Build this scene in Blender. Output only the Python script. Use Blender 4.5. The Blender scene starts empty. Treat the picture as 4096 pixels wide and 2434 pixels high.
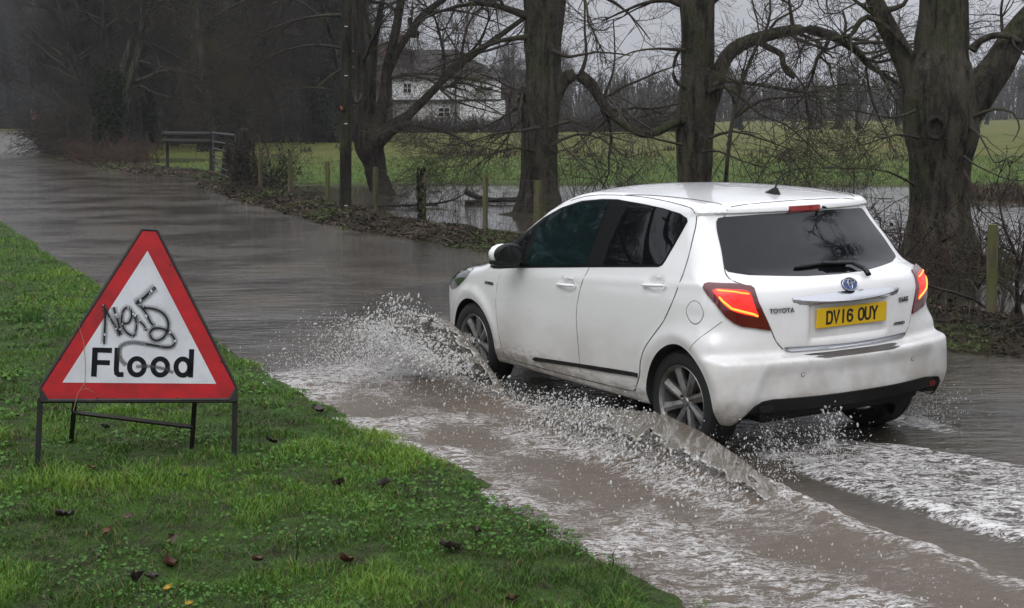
import bpy, bmesh, math, random
import numpy as np
from mathutils import Vector, Matrix, Euler
from mathutils.geometry import delaunay_2d_cdt
R = math.radians
SC = bpy.context.scene
COL = SC.collection
rng = np.random.default_rng(7)
random.seed(7)

# ------------------------------------------------------------------ camera
CAM_H, CAM_P, CAM_R, CAM_F = 1.9761, 0.1323, -0.005, 5700.0
cam_d = bpy.data.cameras.new('camera')
cam = bpy.data.objects.new('camera', cam_d); COL.objects.link(cam)
cam_d.sensor_width = 36.0; cam_d.lens = CAM_F / 4096 * 36.0
cam_d.clip_start = 0.1; cam_d.clip_end = 3000
def cam_rot(p, r): return Matrix.Rotation(math.pi / 2 - p, 4, 'X') @ Matrix.Rotation(r, 4, 'Z')
cam.matrix_world = Matrix.Translation((0, 0, CAM_H)) @ cam_rot(CAM_P, CAM_R)
SC.camera = cam
# the car leans a little with the camber of the road
LEAN = Matrix.Translation((0, 0, CAM_H)) @ cam_rot(CAM_P, CAM_R) @ cam_rot(CAM_P, -0.0209).inverted() @ Matrix.Translation((0, 0, -CAM_H))
CARM = LEAN @ Matrix.Translation((1.6004, 8.4537, 0)) @ Matrix.Rotation(2.0873, 4, 'Z')
WL = 0.05     # level of the flood water

def ray(u, v):      # u, v measured on a 2497 px wide print of the photograph
    x = (u * 1.6404 - 2048) / CAM_F; y = (1217 - v * 1.6404) / CAM_F
    cr, sr = math.cos(CAM_R), math.sin(CAM_R)
    x, y = x * cr - y * sr, x * sr + y * cr
    c, s = math.cos(CAM_P), math.sin(CAM_P)
    return np.array([x, c + y * s, -s + y * c])
def atY(u, v, Y):
    d = ray(u, v); t = Y / d[1]
    return np.array([d[0] * t, Y, CAM_H + d[2] * t])
def atZ(u, v, z=WL):
    d = ray(u, v); t = (z - CAM_H) / d[2]
    return np.array([d[0] * t, d[1] * t, z])

# ------------------------------------------------------------------ sky and light (overcast)
SUN_EL, SUN_AZ = R(50), R(200)
w = bpy.data.worlds.new('World'); SC.world = w; w.use_nodes = True
nt = w.node_tree; nt.nodes.clear()
def N(nt, t, **k):
    n = nt.nodes.new(t)
    for a, b in k.items():
        if a == 'inp':
            for i, v in b.items(): n.inputs[i].default_value = v
        else: setattr(n, a, b)
    return n
sky = N(nt, 'ShaderNodeTexSky', sky_type='NISHITA', sun_disc=False, sun_elevation=SUN_EL, sun_rotation=SUN_AZ, air_density=1.0, dust_density=4.0, ozone_density=1.0)
hsv = N(nt, 'ShaderNodeHueSaturation', inp={'Saturation': 0.0})
nt.links.new(sky.outputs[0], hsv.inputs['Color'])
# cloud layer: even grey, brighter overhead than at the horizon, faint bands
tc = N(nt, 'ShaderNodeTexCoord'); sep = N(nt, 'ShaderNodeSeparateXYZ')
nt.links.new(tc.outputs['Generated'], sep.inputs[0])
mr = N(nt, 'ShaderNodeMapRange', inp={'From Min': 0.0, 'From Max': 0.85, 'To Min': 4.3, 'To Max': 14.5})
mr.interpolation_type = 'SMOOTHSTEP'
nt.links.new(sep.outputs[2], mr.inputs[0])
ns = N(nt, 'ShaderNodeTexNoise', inp={'Scale': 2.2, 'Detail': 5.0, 'Roughness': 0.55})
mp = N(nt, 'ShaderNodeMapping'); mp.inputs['Scale'].default_value = (1, 1, 3.5)
nt.links.new(tc.outputs['Generated'], mp.inputs[0]); nt.links.new(mp.outputs[0], ns.inputs[0])
mr2 = N(nt, 'ShaderNodeMapRange', inp={'From Min': 0.3, 'From Max': 0.7, 'To Min': 0.86, 'To Max': 1.12})
nt.links.new(ns.outputs[0], mr2.inputs[0])
mul = N(nt, 'ShaderNodeMath', operation='MULTIPLY')
nt.links.new(mr.outputs[0], mul.inputs[0]); nt.links.new(mr2.outputs[0], mul.inputs[1])
tint = N(nt, 'ShaderNodeVectorMath', operation='SCALE'); tint.inputs[0].default_value = (0.95, 0.975, 1.06)
nt.links.new(mul.outputs[0], tint.inputs['Scale'])
mix = N(nt, 'ShaderNodeMix', data_type='RGBA', inp={'Factor': 0.9})
nt.links.new(hsv.outputs[0], mix.inputs[6]); nt.links.new(tint.outputs[0], mix.inputs[7])
bg = N(nt, 'ShaderNodeBackground', inp={'Strength': 0.12}); out = N(nt, 'ShaderNodeOutputWorld')
nt.links.new(mix.outputs[2], bg.inputs[0]); nt.links.new(bg.outputs[0], out.inputs[0])
sd = bpy.data.lights.new('sun', 'SUN'); sd.energy = 0.9; sd.angle = R(40); sd.color = (1.0, 0.97, 0.93)
so = bpy.data.objects.new('sun', sd); COL.objects.link(so)
so.rotation_euler = (R(90) - SUN_EL, 0, R(180) - SUN_AZ + R(0))
_d = Vector((math.sin(SUN_AZ) * math.cos(SUN_EL), math.cos(SUN_AZ) * math.cos(SUN_EL), math.sin(SUN_EL)))
so.rotation_euler = _d.to_track_quat('Z', 'Y').to_euler()
SC.view_settings.view_transform = 'Standard'; SC.view_settings.look = 'None'
SC.view_settings.exposure = 0.0; SC.view_settings.gamma = 1.0; SC.view_settings.use_curve_mapping = False
SC.cycles.max_bounces = 8; SC.cycles.transparent_max_bounces = 24; SC.cycles.caustics_reflective = False; SC.cycles.caustics_refractive = False
SC.cycles.volume_bounces = 0; SC.cycles.use_denoising = True

# ------------------------------------------------------------------ helpers
def tag(o, label=None, cat=None, group=None, kind=None):
    if label: o['label'] = label
    if cat: o['category'] = cat
    if group: o['group'] = group
    if kind: o['kind'] = kind
    return o
def thing(name, label, cat, loc=(0, 0, 0), rz=0, group=None):
    o = bpy.data.objects.new(name, None); COL.objects.link(o); o.empty_display_size = 0.2
    o.location = loc; o.rotation_euler = (0, 0, rz)
    return tag(o, label, cat, group)
def link(name, me, mat=None, parent=None):
    o = bpy.data.objects.new(name, me); COL.objects.link(o)
    if mat is not None and not me.materials:
        for m in (mat if isinstance(mat, (list, tuple)) else [mat]): me.materials.append(m)
    if parent: o.parent = parent
    return o
def npmesh(name, V, faces4=None, faces3=None, smooth=True):
    """mesh from numpy: V (n,3), quads (m,4), tris (k,3)"""
    me = bpy.data.meshes.new(name); V = np.asarray(V, np.float32)
    q = np.zeros((0, 4), np.int32) if faces4 is None else np.asarray(faces4, np.int32)
    t = np.zeros((0, 3), np.int32) if faces3 is None else np.asarray(faces3, np.int32)
    me.vertices.add(len(V)); me.vertices.foreach_set('co', V.ravel())
    li = np.concatenate([q.ravel(), t.ravel()]); me.loops.add(len(li)); me.loops.foreach_set('vertex_index', li)
    n = len(q) + len(t); me.polygons.add(n)
    ls = np.concatenate([np.arange(len(q)) * 4, len(q) * 4 + np.arange(len(t)) * 3]).astype(np.int32)
    me.polygons.foreach_set('loop_start', ls)
    me.polygons.foreach_set('use_smooth', np.full(n, smooth))
    me.update(calc_edges=True); me.validate()
    return me
def attr(me, name, vals):
    a = me.attributes.new(name, 'FLOAT', 'POINT'); a.data.foreach_set('value', np.asarray(vals, np.float32))
class MB:
    """collects simple shapes into one mesh"""
    def __init__(s): s.v = []; s.f = []; s.m = []; s.mi = 0
    def add(s, vs, fs):
        b = len(s.v); s.v += [tuple(map(float, v)) for v in vs]; s.f += [tuple(b + i for i in f) for f in fs]; s.m += [s.mi] * len(fs); return s
    def box(s, c, d, M=None, bev=0.0):
        hx, hy, hz = d[0] / 2, d[1] / 2, d[2] / 2
        if bev <= 0:
            vs = [(x, y, z) for x in (-hx, hx) for y in (-hy, hy) for z in (-hz, hz)]
            fs = [(0, 1, 3, 2), (4, 6, 7, 5), (0, 4, 5, 1), (2, 3, 7, 6), (0, 2, 6, 4), (1, 5, 7, 3)]
        else:
            bm = bmesh.new(); bmesh.ops.create_cube(bm, size=1.0, matrix=Matrix.Diagonal((*d, 1)))
            bmesh.ops.bevel(bm, geom=bm.edges[:], offset=bev, segments=2, affect='EDGES', profile=0.5)
            vs = [tuple(v.co) for v in bm.verts]; bm.verts.index_update(); fs = [tuple(v.index for v in f.verts) for f in bm.faces]; bm.free()
        T = Matrix.Translation(c) @ (M.to_4x4() if M is not None else Matrix())
        return s.add([T @ Vector(v) for v in vs], fs)
    def tube(s, pts, r, n=8, cap=True, flat=1.0, up=None):
        P = [Vector(p) for p in pts]; k = len(P); rs = r if hasattr(r, '__len__') else [r] * k
        ref = Vector(up) if up else None; vs = []
        for i in range(k):
            t = (P[min(i + 1, k - 1)] - P[max(i - 1, 0)]).normalized()
            if ref is None: ref = Vector((0, 0, 1)) if abs(t.z) < .9 else Vector((1, 0, 0))
            a = t.cross(ref)
            if a.length < 1e-6: a = t.orthogonal()
            a.normalize(); b = a.cross(t).normalized()
            if up is None: ref = b
            for j in range(n):
                th = 2 * math.pi * j / n
                vs.append(P[i] + a * (math.cos(th) * rs[i]) + b * (math.sin(th) * rs[i] * flat))
        fs = [(i * n + j, i * n + (j + 1) % n, (i + 1) * n + (j + 1) % n, (i + 1) * n + j) for i in range(k - 1) for j in range(n)]
        if cap: fs += [tuple(range(n - 1, -1, -1)), tuple((k - 1) * n + j for j in range(n))]
        return s.add(vs, fs)
    def lathe(s, prof, n=48, M=None, cap=False):
        """profile of (radius, along y) turned about the y axis"""
        vs = []; k = len(prof); M = M or Matrix()
        for r, y in prof:
            for j in range(n):
                th = 2 * math.pi * j / n; vs.append(M @ Vector((r * math.cos(th), y, r * math.sin(th))))
        fs = [(i * n + j, (i + 1) * n + j, (i + 1) * n + (j + 1) % n, i * n + (j + 1) % n) for i in range(k - 1) for j in range(n)]
        if cap: fs += [tuple(range(n)), tuple((k - 1) * n + j for j in range(n - 1, -1, -1))]
        return s.add(vs, fs)
    def prism(s, poly, t, M=None):
        """flat polygon (x, z) given thickness t along y"""
        n = len(poly); M = M or Matrix()
        vs = [M @ Vector((p[0], -t / 2, p[1])) for p in poly] + [M @ Vector((p[0], t / 2, p[1])) for p in poly]
        fs = [tuple(range(n)), tuple(range(2 * n - 1, n - 1, -1))] + [(i, i + n, (i + 1) % n + n, (i + 1) % n) for i in range(n)]
        return s.add(vs, fs)
    def build(s, name, mat, parent=None, smooth=False, ang=0.6):
        me = bpy.data.meshes.new(name); me.from_pydata(s.v, [], s.f); me.update()
        bm = bmesh.new(); bm.from_mesh(me); bmesh.ops.recalc_face_normals(bm, faces=bm.faces[:])
        if smooth:
            for f in bm.faces: f.smooth = True
            for e in bm.edges:
                if len(e.link_faces) == 2 and e.calc_face_angle(0) > ang: e.smooth = False
        bm.to_mesh(me); bm.free()
        if any(s.m): me.polygons.foreach_set('material_index', s.m)
        return link(name, me, mat, parent)

# ------------------------------------------------------------------ materials
MATS = {}
def mat(name, col=(.5, .5, .5), rough=.6, metal=0, **k):
    m = bpy.data.materials.new(name); m.use_nodes = True; t = m.node_tree; b = t.nodes['Principled BSDF']
    b.inputs['Base Color'].default_value = (*col, 1); b.inputs['Roughness'].default_value = rough; b.inputs['Metallic'].default_value = metal
    for a, v in k.items():
        b.inputs[a.replace('_', ' ')].default_value = v
    MATS[name] = m
    return m
def bsdf(m): return m.node_tree.nodes['Principled BSDF']
def L(m, a, b): m.node_tree.links.new(a, b)
def noise(m, scale=5, detail=4, rough=.55, coord='Object', stretch=None, dist=0.0):
    t = m.node_tree
    tc = t.nodes.get('TC_' + coord)
    if not tc: tc = N(t, 'ShaderNodeTexCoord'); tc.name = 'TC_' + coord
    n = N(t, 'ShaderNodeTexNoise', inp={'Scale': scale, 'Detail': detail, 'Roughness': rough, 'Distortion': dist})
    if stretch:
        mp = N(t, 'ShaderNodeMapping'); mp.inputs['Scale'].default_value = stretch
        L(m, tc.outputs[coord], mp.inputs[0]); L(m, mp.outputs[0], n.inputs[0])
    else: L(m, tc.outputs[coord], n.inputs[0])
    return n.outputs[0]
def ramp(m, fac, stops):
    r = N(m.node_tree, 'ShaderNodeValToRGB'); e = r.color_ramp.elements
    while len(e) > 1: e.remove(e[-1])
    e[0].position = stops[0][0]; e[0].color = (*stops[0][1], 1)
    for p, c in stops[1:]:
        x = e.new(p); x.color = (*c, 1)
    L(m, fac, r.inputs[0]); return r.outputs[0]
def mapr(m, v, a, b, c=0, d=1, smooth=True):
    r = N(m.node_tree, 'ShaderNodeMapRange', inp={1: a, 2: b, 3: c, 4: d}); r.clamp = True
    if smooth: r.interpolation_type = 'SMOOTHSTEP'
    L(m, v, r.inputs[0]); return r.outputs[0]
def math_(m, op, a, b=None):
    r = N(m.node_tree, 'ShaderNodeMath', operation=op)
    for i, x in enumerate((a, b)):
        if x is None: continue
        if isinstance(x, (int, float)): r.inputs[i].default_value = x
        else: L(m, x, r.inputs[i])
    return r.outputs[0]
def mixc(m, f, a, b):
    r = N(m.node_tree, 'ShaderNodeMix', data_type='RGBA')
    for i, x in ((0, f), (6, a), (7, b)):
        if isinstance(x, (int, float)): r.inputs[i].default_value = x
        elif isinstance(x, tuple): r.inputs[i].default_value = (*x, 1)
        else: L(m, x, r.inputs[i])
    return r.outputs[2]
def bump(m, h, strength=.3, dist=.02, prev=None):
    b = N(m.node_tree, 'ShaderNodeBump', inp={'Strength': strength, 'Distance': dist}); L(m, h, b.inputs['Height'])
    if prev is not None: L(m, prev, b.inputs['Normal'])
    L(m, b.outputs[0], bsdf(m).inputs['Normal']); return b.outputs[0]
def texco(m, coord='Object'):
    t = m.node_tree; tc = t.nodes.get('TC_' + coord)
    if not tc: tc = N(t, 'ShaderNodeTexCoord'); tc.name = 'TC_' + coord
    s = N(t, 'ShaderNodeSeparateXYZ'); L(m, tc.outputs[coord], s.inputs[0]); return s.outputs
def vattr(m, name):
    a = N(m.node_tree, 'ShaderNodeAttribute', attribute_name=name); return a.outputs['Fac']
# ------------------------------------------------------------------ noise in numpy
def vnoise(x, y, seed=0):
    xi = np.floor(x).astype(np.int64); yi = np.floor(y).astype(np.int64); fx = x - xi; fy = y - yi
    def hsh(a, b):
        n = (a * 374761393 + b * 668265263 + seed * 1442695041) & 0xffffffff
        n = ((n ^ (n >> 13)) * 1274126177) & 0xffffffff
        return ((n ^ (n >> 16)) & 0xffff) / 65535.0
    u = fx * fx * (3 - 2 * fx); v = fy * fy * (3 - 2 * fy)
    return (hsh(xi, yi) * (1 - u) + hsh(xi + 1, yi) * u) * (1 - v) + (hsh(xi, yi + 1) * (1 - u) + hsh(xi + 1, yi + 1) * u) * v
def fbm(x, y, o=4, seed=0, rg=.5):
    s = 0; a = 1; t = 0
    for i in range(o): s = s + a * vnoise(x * 2 ** i + 17.3 * i, y * 2 ** i - 9.1 * i, seed + i); t += a; a *= rg
    return s / t
def sstep(a, b, t):
    u = np.clip((t - a) / (b - a), 0, 1); return u * u * (3 - 2 * u)
def pl_dist(P, line):
    """distance to an open polyline and the signed side (left of its direction is positive)"""
    d = np.full(len(P), 1e9); sg = np.ones(len(P)); tt = np.zeros(len(P)); acc = 0
    for i in range(len(line) - 1):
        a = np.array(line[i], float); b = np.array(line[i + 1], float); ab = b - a; l2 = ab @ ab
        t = np.clip(((P - a) @ ab) / l2, 0, 1); q = P - a - t[:, None] * ab; dd = np.hypot(q[:, 0], q[:, 1])
        m = dd < d; d = np.where(m, dd, d); cr = ab[0] * (P[:, 1] - a[1]) - ab[1] * (P[:, 0] - a[0])
        sg = np.where(m, np.sign(cr), sg); tt = np.where(m, acc + t * math.sqrt(l2), tt); acc += math.sqrt(l2)
    return d, sg, tt
# edges of the flooded road (metres; from near to far)
NEAR = [(8, -14), (3, -2), (1.83, 2.6), (1.29, 4.0), (.78, 5.39), (.66, 5.59), (.41, 6.09), (.21, 6.54), (-.06, 7.21), (-.18, 7.47), (-.56, 8.04), (-1.06, 9.07), (-1.57, 10.14), (-1.94, 10.92), (-2.48, 12.02), (-3.34, 13.89), (-4.92, 16.75), (-6.45, 19.96), (-7.77, 22.86), (-9.53, 26.53), (-15, 38), (-30, 62), (-80, 120), (-160, 170)]
FAR = [(14, -8), (7.5, 4), (5.2, 8.4), (3.95, 10.84), (3.5, 11.53), (1.6, 15.3), (-.33, 19.94), (-.89, 20.91), (-1.73, 22.36), (-2.75, 24.02), (-4.02, 27.0), (-5.26, 30.09), (-6.88, 34.31), (-8.84, 40.13), (-8.9, 42.5), (-9.44, 44.04), (-11.1, 45.68), (-13.35, 49.18), (-16.14, 55.38), (-20.68, 65.86), (-25.6, 78.35), (-30.5, 94), (-40, 125), (-54, 170), (-61, 190), (-150, 196)]
TREES_AT = [(-3.29, 33.97, .8), (.55, 27.67, .8), (2.96, 22.84, .8), (5.31, 17.61, 1.2)]
def ground_h(P):
    x, y = P[:, 0], P[:, 1]
    dn, sn, _ = pl_dist(P, NEAR); df, sf, _ = pl_dist(P, FAR)
    wob = (fbm(x * 2.3, y * 2.3, 3, 5) - .5) * .35
    nearside = sn > 0; land = sf < 0
    dn = dn * sn; df = -df * sf                    # positive on the banks
    dn2 = dn + wob * .5; df2 = df + wob
    verge = .045 + .080 * (1 - np.exp(-np.maximum(dn2, 0) / .35)) + .02 * sstep(.5, 4, dn) + (fbm(x * 4, y * 4, 4, 11) - .5) * .05 * sstep(0, .5, dn2) - .3 * sstep(0, -.5, dn2)
    fl = sstep(1.0, 1.9, df2) * sstep(40.5, 38.5, y + .16 * np.maximum(x, 0) + wob * 3) * sstep(-9.0, -5.5, x)   # flooded strip behind the fence
    bank = .04 + .12 * sstep(-.05, .45, df2) + (fbm(x * 3, y * 3, 4, 3) - .5) * .10
    mead = .16 + .0007 * np.maximum(y - 40, 0) + (fbm(x * .35, y * .35, 4, 21) - .5) * .10
    gate = sstep(-8.5, -9.5, x) * sstep(3, .5, df2); land_h = np.where(df2 < 1.6, bank, mead)
    land_h = bank + (mead - bank) * sstep(1.0, 2.2, df2)
    flood_h = .022 + (fbm(x * 1.1, y * .7, 5, 31, .62) - .5) * .15
    for tx, ty, tr in TREES_AT:
        r = np.hypot(x - tx, (y - ty)); flood_h = flood_h + .16 * np.exp(-(r / tr) ** 2)
    h = land_h * (1 - fl) + flood_h * fl
    pond = np.exp(-(((x + 16.5) / 4.5) ** 2 + ((y - 62) / 5.0) ** 2) ** 2) + np.exp(-(((x + 5.5) / 5.0) ** 2 + ((y - 41.0) / 1.0) ** 2) ** 2)
    h = h - .25 * np.clip(pond, 0, 1) * sstep(.5, 2.5, df2)
    road = -.12 * sstep(0, .4, -df2)
    h = np.where(df2 > 0, h, .05 + road)
    h = np.where(dn2 > -.5, np.where((df2 > 0) & (dn < 0), h, np.maximum(verge, -.12)), h)
    h = np.where((df2 <= 0) & (dn < -.5), -.12 + 0 * h, h)
    h = h + 1.0 * sstep(230, 420, np.hypot(x, y)) + 2.5 * sstep(150, 240, y) * sstep(-30, 60, x) * 0
    far = sstep(0, 1, 1 - 0 * x)
    return h, dn, df, fl
def hgt(x, y):
    x = np.atleast_1d(np.asarray(x, float)); y = np.atleast_1d(np.asarray(y, float))
    return ground_h(np.stack([x, y], 1))[0]

def polar(angs, rads):
    a, r = np.meshgrid(angs, rads); X = r * np.sin(a); Y = r * np.cos(a); n = len(angs); m = len(rads)
    i, j = np.meshgrid(np.arange(m - 1), np.arange(n - 1), indexing='ij'); b = i * n + j
    Q = np.stack([b, b + 1, b + n + 1, b + n], -1).reshape(-1, 4)[:, ::-1]
    return np.stack([X.ravel(), Y.ravel()], 1), Q
angs = np.concatenate([np.linspace(-math.pi, -.55, 50)[:-1], np.linspace(-.55, .55, 420), np.linspace(.55, math.pi, 50)[1:]])
rads = np.concatenate([np.linspace(.3, 2.2, 12)[:-1], 2.2 * np.exp(np.linspace(0, math.log(560 / 2.2), 360))])
P2, Q = polar(angs, rads)
hh, dn_, df_, fl_ = ground_h(P2)
gme = npmesh('ground', np.concatenate([P2, hh[:, None]], 1), Q)
attr(gme, 'verge', sstep(-.3, 0, dn_)); attr(gme, 'bank', sstep(2.2, 1.2, df_) * (df_ > -1)); attr(gme, 'dist', np.hypot(P2[:, 0], P2[:, 1])); attr(gme, 'flood', fl_)
gm = mat('ground_soil_grass', (.05, .05, .02), .9, Specular_IOR_Level=.25)
mead_c = ramp(gm, noise(gm, .35, 6, .62, stretch=(1, .35, 1)), [(.30, (.062, .080, .006)), (.46, (.095, .102, .008)), (.60, (.145, .120, .018)), (.74, (.13, .085, .026))])
mead_f = mixc(gm, mapr(gm, noise(gm, 4.5, 5, .7), .35, .7), mead_c, (.040, .055, .012))
strip = mapr(gm, vattr(gm, 'dist'), 75, 42)
mead_f = mixc(gm, math_(gm, 'MULTIPLY', strip, .7), mead_f, (.045, .105, .008))
bank_c = ramp(gm, noise(gm, 9, 6, .7), [(.3, (.014, .010, .007)), (.5, (.038, .028, .016)), (.62, (.040, .045, .014)), (.75, (.075, .050, .028))])
verge_c = ramp(gm, noise(gm, 6, 6, .65), [(.28, (.024, .018, .010)), (.38, (.030, .038, .010)), (.50, (.036, .075, .009)), (.75, (.055, .115, .012))])
mud_c = ramp(gm, noise(gm, 5, 5, .7), [(.35, (.018, .014, .010)), (.6, (.040, .036, .018)), (.75, (.045, .055, .018))])
c = mixc(gm, vattr(gm, 'flood'), mead_f, mud_c); c = mixc(gm, vattr(gm, 'bank'), c, bank_c); c = mixc(gm, vattr(gm, 'verge'), c, verge_c)
L(gm, c, bsdf(gm).inputs['Base Color'])
bump(gm, noise(gm, 14, 6, .75), .9, .05)
tag(link('ground', gme, gm), kind='structure')

# ------------------------------------------------------------------ flood water
def water_mat(name, foam=False):
    m = mat(name, (.05, .043, .034), .05, IOR=1.33, Specular_IOR_Level=.5)
    o = texco(m)
    # ripples: rain-pitted small waves, longer swell in places
    n1 = noise(m, 7, 3, .6, stretch=(.55, 1.6, 1)); n2 = noise(m, 34, 3, .6, stretch=(.6, 1.3, 1)); n3 = noise(m, .55, 3, .5); n4 = noise(m, 2.4, 3, .55, stretch=(.6, 1.8, 1))
    v = N(m.node_tree, 'ShaderNodeTexVoronoi', inp={'Scale': 5.5, 'Randomness': 1.0}); L(m, m.node_tree.nodes['TC_Object'].outputs['Object'], v.inputs['Vector'])
    ringw = math_(m, 'MULTIPLY', math_(m, 'SINE', math_(m, 'MULTIPLY', v.outputs['Distance'], 120.0)), mapr(m, v.outputs['Distance'], .30, .05))
    h = math_(m, 'ADD', math_(m, 'ADD', math_(m, 'MULTIPLY', n1, 1.0), math_(m, 'MULTIPLY', n4, 1.0)), math_(m, 'MULTIPLY', n2, .35))
    h = math_(m, 'ADD', h, math_(m, 'MULTIPLY', ringw, .10))
    h = math_(m, 'MULTIPLY', h, mapr(m, n3, .35, .65, .45, 1.2))
    silt = mixc(m, mapr(m, n3, .3, .7), (.044, .040, .034), (.075, .062, .046))
    if foam:
        fa = vattr(m, 'foam'); ta = vattr(m, 'turb')
        f1 = noise(m, 5.0, 8, .72, stretch=(1.0, 1.7, 1), dist=1.4); f2 = noise(m, 24, 6, .75, stretch=(.8, 1.7, 1), dist=.8); f3 = noise(m, 95, 3, .7, stretch=(.8, 1.5, 1))
        rg = math_(m, 'ABSOLUTE', math_(m, 'SUBTRACT', f1, .5)); vein = mapr(m, rg, .11, .0)
        lace = math_(m, 'MULTIPLY', vein, mapr(m, f2, .36, .62))
        patchy = mapr(m, f1, .54, .72); f4 = noise(m, 12, 6, .7, stretch=(1.0, 1.8, 1), dist=1.2); vein2 = mapr(m, math_(m, 'ABSOLUTE', math_(m, 'SUBTRACT', f4, .5)), .06, .0)
        amt = math_(m, 'ADD', math_(m, 'MULTIPLY', lace, .75), math_(m, 'MULTIPLY', math_(m, 'MULTIPLY', patchy, mapr(m, f2, .38, .60)), .75))
        amt = math_(m, 'ADD', amt, math_(m, 'MULTIPLY', mapr(m, f2, .56, .74), .40)); amt = math_(m, 'ADD', amt, math_(m, 'MULTIPLY', math_(m, 'MULTIPLY', vein2, mapr(m, f1, .42, .58)), .6))
        sat = mapr(m, math_(m, 'ADD', fa, math_(m, 'MULTIPLY', math_(m, 'SUBTRACT', f2, .5), 1.2)), .80, 1.25)
        ff = math_(m, 'MINIMUM', math_(m, 'ADD', math_(m, 'MULTIPLY', math_(m, 'MULTIPLY', amt, mapr(m, fa, .0, .55)), mapr(m, f3, .3, .55, .55, 1.1)), sat), 1.0)
        base = mixc(m, math_(m, 'MULTIPLY', vattr(m, 'brown'), .85), silt, (.145, .115, .088))
        ff = mapr(m, ff, .08, .85, 0, .95)
        L(m, mixc(m, ff, base, (.72, .70, .68)), bsdf(m).inputs['Base Color'])
        L(m, math_(m, 'ADD', mapr(m, ff, 0, .6, .08, .6), math_(m, 'MULTIPLY', ta, .12)), bsdf(m).inputs['Roughness'])
        h = math_(m, 'ADD', math_(m, 'MULTIPLY', h, mapr(m, ta, 0, 1, 1, .9)), math_(m, 'MULTIPLY', ff, .35))
        h = math_(m, 'ADD', h, math_(m, 'MULTIPLY', math_(m, 'MULTIPLY', f2, ta), 1.0))
    else:
        L(m, silt, bsdf(m).inputs['Base Color']); L(m, mapr(m, vattr(m, 'far'), 0, 1, .05, .42), bsdf(m).inputs['Roughness'])
    if not foam: h = math_(m, 'MULTIPLY', h, mapr(m, vattr(m, 'calm'), 0, 1, 1, .22))
    bump(m, h, .55, .032)
    return m
wm = water_mat('flood_water')
rads_w = np.concatenate([np.linspace(1.0, 3, 6)[:-1], 3 * np.exp(np.linspace(0, math.log(300 / 3), 160))])
P2, Q = polar(np.concatenate([np.linspace(-1.5, -.5, 20)[:-1], np.linspace(-.5, .5, 200), np.linspace(.5, 1.2, 14)[1:]]), rads_w)
wme = npmesh('flood_water', np.concatenate([P2, (WL - .06 * sstep(.12, .45, np.minimum.reduce([P2[:, 0] + 3.0, 4.29 - P2[:, 0], P2[:, 1] - 3.8, 13.39 - P2[:, 1]])))[:, None]], 1), Q)
_d, _s, _ = pl_dist(P2, FAR); attr(wme, 'calm', sstep(.2, 1.0, -_d * _s)); attr(wme, 'far', sstep(35, 120, np.hypot(P2[:, 0], P2[:, 1])) * (1 - sstep(.2, 1.0, -_d * _s)))
tag(link('flood_water', wme, wm), kind='structure')
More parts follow.
